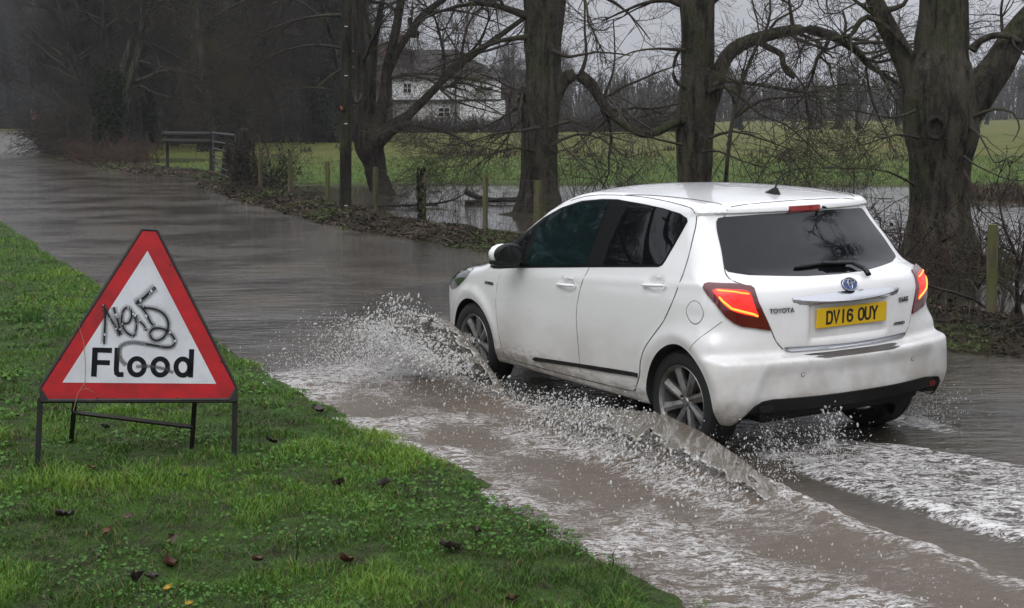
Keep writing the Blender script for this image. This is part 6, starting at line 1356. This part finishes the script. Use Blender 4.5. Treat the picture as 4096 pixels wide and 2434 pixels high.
def sheet(name, xs, prof, nx, ntt, seed, label, holes=.60, thick=.006, ragged=.12):
    """prof(x, t) -> (x, y, z) arrays; t 0 at the water, 1 at the ragged outer lip"""
    X, T = np.meshgrid(np.linspace(xs[0], xs[1], nx), np.linspace(0, 1, ntt), indexing='ij'); x, y, z = prof(X, T)
    nz = fbm(X * 9, T * 3 + seed, 4, seed) - .5; nz2 = fbm(X * 26, T * 8 + seed, 3, seed + 5) - .5
    y = y + nz * .04 * T; z = z + nz * .025 * (.3 + T) + nz2 * .006; P = car_up(x, y, z)
    rag = 1 - ragged * 2.2 * (fbm(X * 11, 0 * X + seed, 4, seed + 9)) ; hole = fbm(X * 13, T * 6 + seed, 4, seed + 3)
    keep = (T < rag) & ~((hole > holes) & (T > .55)); keep[:, 0] = True
    ids = np.arange(nx * ntt).reshape(nx, ntt); Q = np.stack([ids[:-1, :-1], ids[1:, :-1], ids[1:, 1:], ids[:-1, 1:]], -1).reshape(-1, 4); kq = keep.ravel()[Q].all(1); Q = Q[kq]
    # distance to a lip or a hole, for the bright rim
    kk = keep.astype(float); e_ = kk.copy()
    for _ in range(3): e_[1:-1, 1:-1] = (e_[:-2, 1:-1] + e_[2:, 1:-1] + e_[1:-1, :-2] + e_[1:-1, 2:] + e_[1:-1, 1:-1]) / 5
    edge = np.clip((1 - e_) * 3, 0, 1)
    me = npmesh(name, P.reshape(-1, 3), Q); attr(me, 'edge', edge.ravel()); fa = me.attributes.new('flow', 'FLOAT_VECTOR', 'POINT'); fa.data.foreach_set('vector', np.stack([X * 2.0 + T * .5, T * .30, 0 * X + seed], -1).astype(np.float32).ravel())
    bm = bmesh.new(); bm.from_mesh(me); bmesh.ops.delete(bm, geom=[v for v in bm.verts if not v.link_faces], context='VERTS'); bm.to_mesh(me); bm.free()
    o = link(name, me, sheetm); sm_ = o.modifiers.new('s', 'SOLIDIFY'); sm_.thickness = thick; sm_.offset = 0
    tag(o, label, 'splash', kind='stuff'); lip = np.stack([x, y, z], -1)[np.arange(nx), np.clip((rag[:, 0] * (ntt - 1)).astype(int), 0, ntt - 1)]
    return lip
cr2x = np.array([-1.75, -1.51, -1.24, -.92, -.58, -.28, .21, .8, 1.1]); cr2 = np.array([-.02, .015, .09, .19, .27, .30, .25, .13, .05])
def prof2(X, T):
    c = np.interp(X, cr2x, cr2) * .93; sw = (.10 + .26 * np.clip(c / .3, 0, 1)) * np.clip((X + 1.85) / .6, .1, 1); a = T / .42; b = np.clip((T - .42) / .58, 0, 1)
    y = np.where(T < .42, .92 + .11 * np.sin(a * math.pi / 2), 1.03 + sw * b * .85); z = np.where(T < .42, -.02 + (c + .02) * np.sin(np.clip(a, 0, 1) * math.pi / 2), c - c * .42 * b ** 1.7)
    return X - .10 * b, y, z
lip2 = sheet('rear_wheel_wave', (1.05, -1.75), prof2, 300, 46, 3, 'smooth curling sheet of brown water thrown up beside the rear wheel', holes=.70, ragged=.12)
cr1x = np.array([.9, 1.2, 1.5, 1.66, 1.83, 2.0, 2.3, 2.5, 2.75, 2.95]); cr1 = np.array([.02, .04, .09, .20, .29, .38, .48, .48, .30, .05])
def prof1(X, T):
    c = np.interp(X, cr1x, cr1); b = np.clip((T - .45) / .55, 0, 1); a = np.clip(T / .45, 0, 1)
    y = .93 + .10 * a + .34 * b * np.clip(c / .25, .3, 1); z = -.02 + (c + .02) * a ** .8 + .10 * b * np.clip(c / .3, 0, 1) - .05 * b ** 3; return X + .16 * b * (c > .1), y, z
lip1 = sheet('front_wheel_wave', (.95, 2.95), prof1, 260, 44, 8, 'steep translucent sheet of water flung out by the front wheel', holes=.56, ragged=.22)
rs = np.random.default_rng(21)
def drops(name, P, S, V_, label, m=dropm):
    """octahedral-sphere drops at P with size S stretched along V_"""
    o = np.array([(1, 0, 0), (-1, 0, 0), (0, 1, 0), (0, -1, 0), (0, 0, 1), (0, 0, -1)], float); f = np.array([(0, 2, 4), (2, 1, 4), (1, 3, 4), (3, 0, 4), (2, 0, 5), (1, 2, 5), (3, 1, 5), (0, 3, 5)])
    # one subdivision
    vs = [tuple(v) for v in o]; cache = {}; nf = []
    def mid(a, b):
        k = (min(a, b), max(a, b))
        if k not in cache: q = np.array(vs[a]) + np.array(vs[b]); cache[k] = len(vs); vs.append(tuple(q / np.linalg.norm(q)))
        return cache[k]
    for a, b, c in f: x, y, z = mid(a, b), mid(b, c), mid(c, a); nf += [(a, x, z), (x, b, y), (z, y, c), (x, y, z)]
    vs = np.array(vs); nf = np.array(nf); n = len(P); D = unit(V_ + 1e-6); A = unit(np.cross(D, rs.normal(size=(n, 3)))); B = np.cross(D, A); st = (1 + 1.3 * rs.random(n))[:, None, None]
    lump = 1 + .25 * rs.normal(size=(n, len(vs), 1)); loc = (vs[None, :, 0:1] * A[:, None] + vs[None, :, 1:2] * B[:, None] + vs[None, :, 2:3] * D[:, None] * st) * lump
    V = P[:, None] + loc * S[:, None, None]; T = (nf[None] + (np.arange(n) * len(vs))[:, None, None]).reshape(-1, 3)
    tag(link(name, npmesh(name, V.reshape(-1, 3), None, T), m), label, 'spray', kind='stuff')
def ballistic(n, x0, y0, v, tmax=1.0, z0=.05, bias=1.0):
    """n drops somewhere along their flight"""
    vz = v[2][0] + (v[2][1] - v[2][0]) * rs.random(n); kx = v[0][0] + (v[0][1] - v[0][0]) * rs.random(n); ky = v[1][0] + (v[1][1] - v[1][0]) * rs.random(n)
    T_ = 2 * vz / 9.81 * tmax * rs.random(n) ** bias; x = x0[0] + (x0[1] - x0[0]) * rs.random(n) + kx * vz * T_; y = y0[0] + (y0[1] - y0[0]) * rs.random(n) + ky * vz * T_; z = z0 + vz * T_ - 4.9 * T_ ** 2
    vel = car_up(x + kx * vz, y + ky * vz, z + vz - 9.81 * T_) - car_up(x, y, z); return car_up(x, y, np.maximum(z, .01)), vel
def sizes(n, lo, hi, p=2.6): return .62 * (lo + (hi - lo) * rs.random(n) ** (p + 1.2))
# spray fan ahead of the front wheel
P, S, V_ = [], [], []
for n, a, sz in ((5200, ((2.35, 2.9), (.95, 1.15), ((.25, .95), (.12, .55), (1.1, 2.75)), 1.0, .06, .75), (.0020, .008)), (2600, ((2.2, 2.7), (1.0, 1.2), ((.35, .8), (.2, .7), (1.9, 2.8)), 1.0, .1, .8), (.0025, .010)), (900, ((1.5, 2.4), (1.2, 1.4), ((-.2, .4), (.1, .7), (.6, 2.2)), 1.0, .25, .9), (.005, .015)), (15000, ((2.3, 2.9), (.95, 1.15), ((.2, 1.0), (.1, .55), (.9, 2.65)), 1.0, .05, .85), (.0014, .0042))):
    p, v = ballistic(n, *a); P.append(p); V_.append(v); S.append(sizes(n, *sz))
n = 2600; x = 3.25 + rs.normal(size=n) * .42; y = 1.35 + rs.normal(size=n) * .38; z = np.abs(rs.normal(size=n)) * .05; P.append(car_up(x, y, z)); V_.append(np.tile([0, 0, 1.], (n, 1)) + rs.normal(size=(n, 3)) * .4); S.append(sizes(n, .002, .008))
drops('front_wheel_spray', np.concatenate(P), np.concatenate(S), np.concatenate(V_), 'fan of white drops flung ahead of the front wheel')
# drops falling from the lips of both sheets and thrown by the rear wheel
P, S, V_ = [], [], []
for lip, n, lo, hi in ((lip2, 1700, -.22, .02), (lip1, 2600, -.35, .14)):
    c = lip[:, 2] > .06; l = lip[c]; i = rs.integers(0, len(l), n); q = l[i]; dz = lo + (hi - lo) * rs.random(n) ** .8; dy = np.abs(rs.normal(size=n)) * .13 - .02; z = np.maximum(q[:, 2] + dz, .01)
    P.append(car_up(q[:, 0] + rs.normal(size=n) * .07, q[:, 1] + dy, z)); V_.append(np.tile([-.3, -.2, -1.], (n, 1)) + rs.normal(size=(n, 3)) * .35); S.append(sizes(n, .003, .0125))
for n, a, sz in ((2600, ((.1, .9), (.95, 1.1), ((-.2, .5), (-.1, .45), (.5, 1.9)), 1.0, .06, .8), (.002, .009)), (1500, ((-.3, .5), (1.0, 1.15), ((-.4, .2), (.1, .6), (.8, 2.3)), 1.0, .1, .8), (.003, .011)), (1500, ((1.0, 2.0), (.85, 1.05), ((-.5, .1), (-.4, .3), (.4, 1.6)), 1.0, .03, .8), (.002, .008))):
    p, v = ballistic(n, *a); P.append(p); V_.append(v); S.append(sizes(n, *sz))
drops('sheet_drops', np.concatenate(P), np.concatenate(S), np.concatenate(V_), 'drops breaking from the water sheets along the side of the car')
P, S, V_ = [], [], []
for n, a, sz in ((2200, ((-.5, -1.0), (.2, 1.0), ((-.5, .1), (-.25, .25), (.5, 2.4)), 1.0, .02, .9), (.0018, .007)), (350, ((-.62, -.70), (.16, .22), ((-.15, .1), (-.15, .1), (1.2, 2.6)), 1.0, .02, .9), (.003, .012)), (350, ((-.42, -.5), (.42, .46), ((-.15, .1), (-.15, .15), (1.2, 2.5)), 1.0, .02, .9), (.003, .010)), (1500, ((-.45, -.15), (-.75, -.95), ((-.3, .2), (-.55, .05), (.4, 2.2)), 1.0, .02, .8), (.002, .006)), (700, ((-.8, -3.), (-.5, .6), ((-.2, .2), (-.3, .3), (.2, .9)), 1.0, .01, .9), (.002, .007))):
    p, v = ballistic(n, *a); P.append(p); V_.append(v); S.append(sizes(n, *sz))
drops('rear_spray', np.concatenate(P), np.concatenate(S), np.concatenate(V_), 'scattered drops and spurts behind the rear wheels')
# drops hopping all over the churned strip next to the verge
n = 3800; x = rs.uniform(-3.2, 3.2, n); y = 1.25 + 1.5 * rs.random(n); z = np.abs(rs.normal(size=n)) * .05 * np.interp(x, [-3, 0, 2.5, 3.2], [.5, .9, 1.8, 1.2]); P = car_up(x, y, z + .02); _d, _s, _ = pl_dist(P[:, :2], NEAR); P = P[_d * _s < -.05]; n = len(P); drops('landing_drops', P, sizes(n, .002, .008, 3), np.tile([0, 0, 1.], (n, 1)) + rs.normal(size=(n, 3)) * .4, 'small drops hopping over the churned water beside the verge')
# ------------------------------------------------------------------ grass, leaves and litter
def leafmat(name, stops, rough=.55, trans=.25):
    m = mat(name, stops[0][1], rough, Specular_IOR_Level=.35); L(m, ramp(m, vattr(m, 'tint'), stops), bsdf(m).inputs['Base Color']); bsdf(m).inputs['Subsurface Weight'].default_value = 0
    return m
grassm = leafmat('verge_grass', [(0, (.034, .080, .008)), (.35, (.070, .160, .012)), (.7, (.118, .232, .020)), (.88, (.17, .26, .03)), (.93, (.17, .14, .05)), (1, (.22, .15, .065))])
clovm = leafmat('verge_herbs', [(0, (.024, .066, .010)), (.5, (.052, .135, .018)), (.85, (.068, .155, .022)), (1, (.12, .16, .03))], .85)
meadm = leafmat('meadow_grass', [(0, (.045, .070, .012)), (.5, (.080, .110, .018)), (.85, (.12, .12, .030)), (1, (.14, .10, .045))])
litm = leafmat('bank_litter', [(0, (.012, .010, .007)), (.35, (.032, .024, .015)), (.6, (.066, .048, .030)), (.8, (.11, .078, .048)), (.86, (.045, .060, .015)), (1, (.060, .100, .020))], .75)
def blades(name, X, Y, Z, Ln, Wd, lean, tint, m, label, cat, bend=.5):
    n = len(X); a = rng.random(n) * 6.283; ca, sa = np.cos(a), np.sin(a); b = rng.random(n) * 6.283; lx, ly = np.cos(b) * lean, np.sin(b) * lean; B = np.stack([X, Y, Z], 1); side = np.stack([ca, sa, 0 * a], 1) * Wd[:, None] / 2
    up1 = unit(np.stack([lx * .5, ly * .5, np.ones(n)], 1)) * (Ln * .55)[:, None]; up2 = unit(np.stack([lx * (1 + bend), ly * (1 + bend), np.ones(n) * .8], 1)) * (Ln * .5)[:, None]
    V = np.stack([B - side, B + side, B + up1 + side * .85, B + up1 - side * .85, B + up1 + up2], 1).reshape(-1, 3); k = np.arange(n) * 5
    me = npmesh(name, V, np.stack([k, k + 1, k + 2, k + 3], 1), np.stack([k + 3, k + 2, k + 4], 1), smooth=False); attr(me, 'tint', np.repeat(tint, 5)); return tag(link(name, me, m), label, cat, kind='stuff')
def verge_pts(n, rmin=3.6, rmax=30, p=1.0):
    out = []; k = 0
    while k < n:
        m = 60000; th = np.where(rng.random(m) < .8, rng.uniform(-.40, .30, m), rng.uniform(-1.15, -.38, m)); r = rmin * (rmax / rmin) ** (rng.random(m) ** 1.12); x = r * np.sin(th); y = r * np.cos(th); d, s, _ = pl_dist(np.stack([x, y], 1), NEAR)
        dd = d * s + (vnoise(x * 5, y * 5, 44) - .5) * .16 + (vnoise(x * 1.2, y * 1.2, 45) - .5) * .2; ok = dd > 0.0; out.append(np.stack([x[ok], y[ok], dd[ok]], 1)); k += ok.sum()
    return np.concatenate(out)[:n]
P = verge_pts(360000); x, y, d = P.T; r = np.hypot(x, y)
cl = fbm(x * 1.3, y * 1.3, 3, 51); tf = fbm(x * 5, y * 5, 3, 52); mud = fbm(x * 2.6, y * 2.6, 4, 53)
keep = rng.random(len(x)) < np.clip(.82 + .8 * sstep(.34, .54, mud) , 0, 1); x, y, d, r, cl, tf, mud = [q[keep] for q in (x, y, d, r, cl, tf, mud)]
Ln = .75 * (.022 + .055 * sstep(.38, .68, tf) + .030 * sstep(.45, .7, cl)) * (.55 + .8 * rng.random(len(x))) * (1 - .35 * sstep(.25, .0, d)); Wd = (.0026 + .0016 * rng.random(len(x))) * np.clip(r / 6, .8, 2.6)
tint = np.clip(.36 + (cl - .5) * 1.5 + (tf - .5) * .8 + rng.normal(size=len(x)) * .15, 0, .86); dead = rng.random(len(x)); tint = np.where(dead < .05, .93 + .07 * rng.random(len(x)), tint)
blades('verge_grass', x, y, hgt(x, y) - .006, Ln, Wd, .35 + .9 * rng.random(len(x)), tint, grassm, 'lush wet grass covering the verge in front of the flood water', 'grass')
P = verge_pts(36000, 3.6, 18); x, y, d = P.T; n = len(x); md = fbm(x * 2.6, y * 2.6, 4, 53); ok = rng.random(n) < .25 + .75 * sstep(.55, .38, md); x, y = x[ok], y[ok]; n = len(x)
blades('verge_thatch', x, y, hgt(x, y) + .004, .03 + .06 * rng.random(n), .0035 * np.clip(np.hypot(x, y) / 6, .8, 2), 2.5 + 3 * rng.random(n), rng.uniform(.05, .75, n), litm, 'flattened dead straw and leaf scraps lying in the verge grass', 'dead grass')
# round-leaved herbs
P = verge_pts(60000, 3.6, 16); x, y, d = P.T; cl = fbm(x * 1.6, y * 1.6, 3, 57); k_ = (rng.random(len(x)) < sstep(.46, .66, cl) * .55) & (d > .05); x, y = x[k_], y[k_]; n = len(x)
z = hgt(x, y) + .008 + .030 * rng.random(n); s_ = (.0055 + .0065 * rng.random(n)) * np.clip(np.hypot(x, y) / 6, .85, 1.6); nn = unit(np.stack([rng.normal(size=n) * .35, rng.normal(size=n) * .35 - .15, np.ones(n)], 1)); A = unit(np.cross(nn, rng.normal(size=(n, 3)))); B = np.cross(nn, A); th = np.arange(6) / 6 * 6.283; rad_ = np.array([1, .85, 1, .85, 1, .6])
V = np.stack([x, y, z], 1)[:, None] + s_[:, None, None] * rad_[None, :, None] * (A[:, None] * np.cos(th)[None, :, None] + B[:, None] * np.sin(th)[None, :, None]) ; b0 = (np.arange(n) * 6)[:, None]
me = npmesh('verge_herbs', V.reshape(-1, 3), np.concatenate([b0 + np.array([[0, 1, 2, 3]]), b0 + np.array([[0, 3, 4, 5]])]), smooth=False); attr(me, 'tint', np.repeat(np.clip(rng.normal(size=n) * .2 + .45, 0, 1), 6)); tag(link('verge_herbs', me, clovm), 'small round-leaved weeds growing through the verge grass', 'ground cover', kind='stuff')
# grass on the far side: bank, islands in the ditch, front of the meadow
n = 90000; t = rng.random(n); th = rng.uniform(-.38, .40, n); r = 9 * (62 / 9) ** rng.random(n); x, y = r * np.sin(th), r * np.cos(th); h_, dn2, df2, fl2 = ground_h(np.stack([x, y], 1))
ok = (h_ > WL + .004) & (df2 > .15) & ((rng.random(n) < .16) | (df2 > 1.9)) & (rng.random(n) < .35 + .65 * (y > 34)); x, y, h_, r, fl2 = x[ok], y[ok], h_[ok], r[ok], fl2[ok]; tf = fbm(x * 2, y * 2, 3, 66)
blades('meadow_grass', x, y, h_ - .01, (.05 + .12 * tf * (1 + .8 * fl2)) * (.6 + .8 * rng.random(len(x))), .006 * np.clip(r / 15, 1, 4), .3 + .7 * rng.random(len(x)), np.clip(.3 + (tf - .5) * 1.2 + rng.normal(size=len(x)) * .2 + .35 * fl2, 0, 1), meadm, 'rough yellow-green grass of the meadow edge and ditch', 'grass')
# rusty docks and rushes as dark tufts in the field
dk = []; 
for (u0, u1, v0, v1, n_, h0) in ((1065, 1340, 374, 386, 34, .42), (1370, 1640, 366, 384, 14, .35), (2360, 2500, 456, 474, 110, .38), (700, 900, 350, 372, 8, .35), (1750, 2200, 372, 400, 12, .35)):
    for _ in range(n_): dk.append((*atZ(rng.uniform(u0, u1), rng.uniform(v0, v1), .2)[:2], h0))
dk = np.array(dk); i = np.repeat(np.arange(len(dk)), 9); sp = dk[i]; n = len(i); x = sp[:, 0] + rng.normal(size=n) * .12; y = sp[:, 1] + rng.normal(size=n) * .15; rr = np.hypot(x, y)
blades('dead_docks', x, y, hgt(x, y) - .01, sp[:, 2] * (.4 + .7 * rng.random(n)), .0009 * rr, .1 + .5 * rng.random(n), rng.uniform(.25, .75, n), litm, 'brown dead dock stems and rushes standing in the meadow', 'weeds')
# leaf litter and cut stems on the far bank
n = 62000; Lf = np.array(FAR[1:21]); sg_ = np.diff(Lf, axis=0); sl = np.linalg.norm(sg_, axis=1); wgt = sl / np.clip(np.hypot(*((Lf[:-1] + Lf[1:]) / 2).T), 9, 99) ** 1.15; i = rng.choice(len(sl), n, p=wgt / wgt.sum()); f = rng.random(n)[:, None]; P = Lf[i] + sg_[i] * f; nr = np.stack([sg_[i, 1], -sg_[i, 0]], 1) / sl[i][:, None]; P = P + nr * (-.12 + 1.75 * rng.random(n)[:, None] ** .9)
x, y = P.T; h_, _, df2, _ = ground_h(P); ok = h_ > WL - .03; x, y, h_ = x[ok], y[ok], h_[ok]; n = len(x); rr = np.hypot(x, y); cl = fbm(x * 1.5, y * 1.5, 3, 67)
lv = rng.random(n) < .6
tn = np.clip(.38 + (cl - .5) * .9 + rng.normal(size=n) * .2, 0, .80); tn = np.where((rng.random(n) < sstep(.50, .64, fbm(x * .9 + 3, y * .9, 3, 68)) * .7), .86 + .14 * rng.random(n), tn)
c = np.stack([x, y, h_ + .01 + .03 * rng.random(n)], 1); a_ = unit(np.stack([rng.normal(size=n), rng.normal(size=n), rng.normal(size=n) * .45], 1)); b_ = unit(np.cross(a_, np.stack([rng.normal(size=n) * .5, rng.normal(size=n) * .5, np.ones(n)], 1)))
la = np.where(lv, .022, .085) * (.5 + .9 * rng.random(n)) * np.clip(rr / 16, .8, 2.2); lb = np.where(lv, .015, .0034) * (.5 + .9 * rng.random(n)) * np.clip(rr / 16, .8, 2.2); V = np.stack([c - a_ * la[:, None], c + b_ * lb[:, None] + [0, 0, .012], c + a_ * la[:, None], c - b_ * lb[:, None]], 1)
V[:, :, 2] = np.maximum(V[:, :, 2], h_[:, None] - .01); me = npmesh('bank_litter', V.reshape(-1, 3), np.arange(n * 4).reshape(-1, 4), smooth=False); attr(me, 'tint', np.repeat(tn, 4)); tag(link('bank_litter', me, litm), 'brown leaf litter and broken stems heaped along the far bank', 'leaf litter', kind='stuff')
# thin dead stems standing on the bank
n = 260; i = rng.integers(0, len(x), n); q = np.stack([x[i], y[i], h_[i]], 1); K = 6; D = unit(np.stack([rng.normal(size=n) * .35, rng.normal(size=n) * .35, np.ones(n)], 1)); Pn = np.empty((n, K, 3)); Pn[:, 0] = q; hh_ = .25 + .45 * rng.random(n)
for j in range(1, K): D = unit(D + rng.normal(size=(n, 3)) * .16); Pn[:, j] = Pn[:, j - 1] + D * (hh_ / (K - 1))[:, None]
r_ = np.full((n, K), .0035) * np.linspace(1, .5, K); A, ra = grow(Pn, r_, 700, .18, .7, 4, rng, rk=.8, wig=.2); V, Fq = join([tubes(Pn, r_, 4), tubes(A, np.maximum(ra, .0018), 3)]); tag(link('dead_stems', npmesh('dead_stems', V, Fq), bram), 'thin dead stems standing along the far bank', 'dead stems', kind='stuff')
# single fallen leaves on the verge
leaf_cols = {'rust': (.085, .028, .014), 'dark': (.030, .018, .015), 'tan': (.12, .070, .042), 'grey': (.075, .055, .050), 'yellow': (.45, .30, .02), 'orange': (.15, .055, .020)}
leaf_m = {}
for k, c_ in leaf_cols.items(): leaf_m[k] = mat(k + '_leaf', c_, .5); _n = noise(leaf_m[k], 60, 4, .7); L(leaf_m[k], mixc(leaf_m[k], mapr(leaf_m[k], _n, .3, .7), c_, tuple(v * .45 for v in c_)), bsdf(leaf_m[k]).inputs['Base Color'])
def leaf_mesh(size, curl, seed):
    rg = np.random.default_rng(seed); out = [(0, 0)]; n = 22; vs = []; fs = []
    for j in range(9):
        t = j / 8; wd = math.sin(math.pi * min(t * .93 + .05, 1)) ** .8 * .42 * (1 + .28 * math.sin(j * 2.6 + seed)) if 0 < j < 8 else .02
        for q in (-1, -.5, 0, .5, 1): vs.append(((t - .5) * size, q * wd * size * (1 + .12 * rg.normal()), size * (curl * (abs(q) ** 1.6) * .35 + curl * .5 * (t - .5) ** 2 + .05 * rg.normal() * abs(q))))
    for j in range(8):
        for q in range(4): a = j * 5 + q; fs.append((a, a + 1, a + 6, a + 5))
    b = MB(); b.add(vs, fs); b.tube([(-size * .5, 0, 0), (-size * .68, .004, .004), (-size * .82, .0, .012)], [.0016, .0013, .001], 4)
    return b
LV = [(157, 1256, .10, 'dark', 'blackened curled leaf below the left front leg of the flood sign'), (222, 1139, .05, 'orange', 'small brown leaf under the middle of the flood sign'), (314, 1259, .06, 'rust', 'dark red leaf lying in weeds below the middle of the flood sign'), (413, 1312, .07, 'tan', 'pale upright leaf below the right rear leg of the flood sign'),
      (405, 1371, .085, 'rust', 'large red-brown curled leaf standing on edge in the front grass'), (335, 1410, .085, 'dark', 'dark crumpled leaf with a pale edge in the front grass, beside the yellow leaf'), (372, 1408, .08, 'grey', 'grey-brown leaf touching the dark crumpled leaf in the front grass'), (449, 1160, .07, 'dark', 'dark leaf in the grass between the right legs of the flood sign'), (262, 1296, .06, 'orange', 'orange-brown leaf among round weeds, left front'),
      (628, 1364, .06, 'rust', 'pinkish brown leaf in the front grass right of the big curled leaf'), (408, 1434, .05, 'yellow', 'bright yellow leaf at the very front of the verge'), (463, 1471, .045, 'yellow', 'yellow-green leaf at the bottom edge of the picture'),
      (842, 1366, .085, 'rust', 'large rust-brown leaf in the middle of the front verge'), (1094, 1334, .11, 'grey', 'broad grey dead leaf lying near the water edge at right'), (938, 1178, .09, 'grey', 'grey upright leaf on the bank above the churned water'), (829, 1178, .08, 'dark', 'dark wet leaf left of the grey upright leaf'), (774, 1000, .10, 'grey', 'flat grey-brown leaf near the edge, right of the flood sign'), (1251, 1460, .07, 'tan', 'tan leaf at the bottom edge, right of centre'), (1158, 1295, .07, 'grey', 'small grey leaf above the broad grey dead leaf'),
      (660, 1075, .08, 'dark', 'blackish leaf on bare soil right of the flood sign'), (257, 1041, .08, 'grey', 'dead leaf heap piece under the crossbar of the sign'), ]
for i, (u, v, s_, k, lab) in enumerate(LV):
    q = atZ(u, v, .19); 
    for _ in range(3): q = atZ(u, v, onfoot(q[0], q[1]) + .03)
    o = leaf_mesh(s_ * .85, .6 + .5 * random.random(), i).build('fallen_leaf', leaf_m[k], None, smooth=True, ang=2); o.location = tuple(q - np.array([0, 0, .008])); o.rotation_euler = (random.uniform(-.2, .5) + (.7 if 'upright' in lab or 'on edge' in lab else 0), random.uniform(-.4, .4), random.uniform(0, 6.28)); tag(o, lab, 'leaf', 'fallen leaves on the verge')
# bulbs sprouting at the left edge, one upright twig
for u, v, lab in ((62, 778, 'clump of bluish bulb shoots at the left edge of the verge'), (96, 776, 'second clump of bulb shoots, nearer the sign'), (150, 812, 'small low clump of shoots just left of the sign panel')):
    q = atZ(u, v, .16); n = 26; x = q[0] + rng.normal(size=n) * .05; y = q[1] + rng.normal(size=n) * .05; o = blades('bulb_shoots', x - q[0], y - q[1], 0 * x, .10 + .07 * rng.random(n), np.full(n, .010), .1 + .25 * rng.random(n), rng.uniform(.1, .4, n), clovm, lab, 'plant', .1); o.location = (q[0], q[1], onfoot(q[0], q[1])); del o['kind']
for (u, v, h_px, lab) in ((720, 1345, 105, 'thin dark twig standing upright in the front grass'), (1490, 1335, 60, 'thin grass stalk at the water edge, front right'), (800, 1038, 40, 'short dark stalk at the water edge above the sign height')):
    q = atZ(u, v, .18); hh1 = h_px * q[1] / 3475; b = MB(); b.tube([(0, 0, -.01), (.012, 0, hh1 * .4), (.006, 0, hh1 * .7), (.02, 0, hh1)], [.0032, .0028, .0022, .0012], 5); b.tube([(.010, 0, hh1 * .5), (-.01, 0, hh1 * .62)], [.0016, .001], 4); o = b.build('twig', bark_dk, None, smooth=True); o.location = (q[0], q[1], onfoot(q[0], q[1])); tag(o, lab, 'twig')

# ------------------------------------------------------------------ damp air over the meadow
hz = MB(); hz.box((0, 0, 18), (1200, 1200, 42)); hm = bpy.data.materials.new('damp_air'); hm.use_nodes = True; ht = hm.node_tree; ht.nodes.clear()
vo = N(ht, 'ShaderNodeVolumePrincipled'); vo.inputs['Color'].default_value = (.93, .95, 1, 1); vo.inputs['Density'].default_value = .0004; vo.inputs['Anisotropy'].default_value = .2
oo = N(ht, 'ShaderNodeOutputMaterial'); ht.links.new(vo.outputs[0], oo.inputs['Volume']); ho = hz.build('haze', hm, None); tag(ho, 'thin grey damp air filling the whole scene', 'haze', kind='stuff')
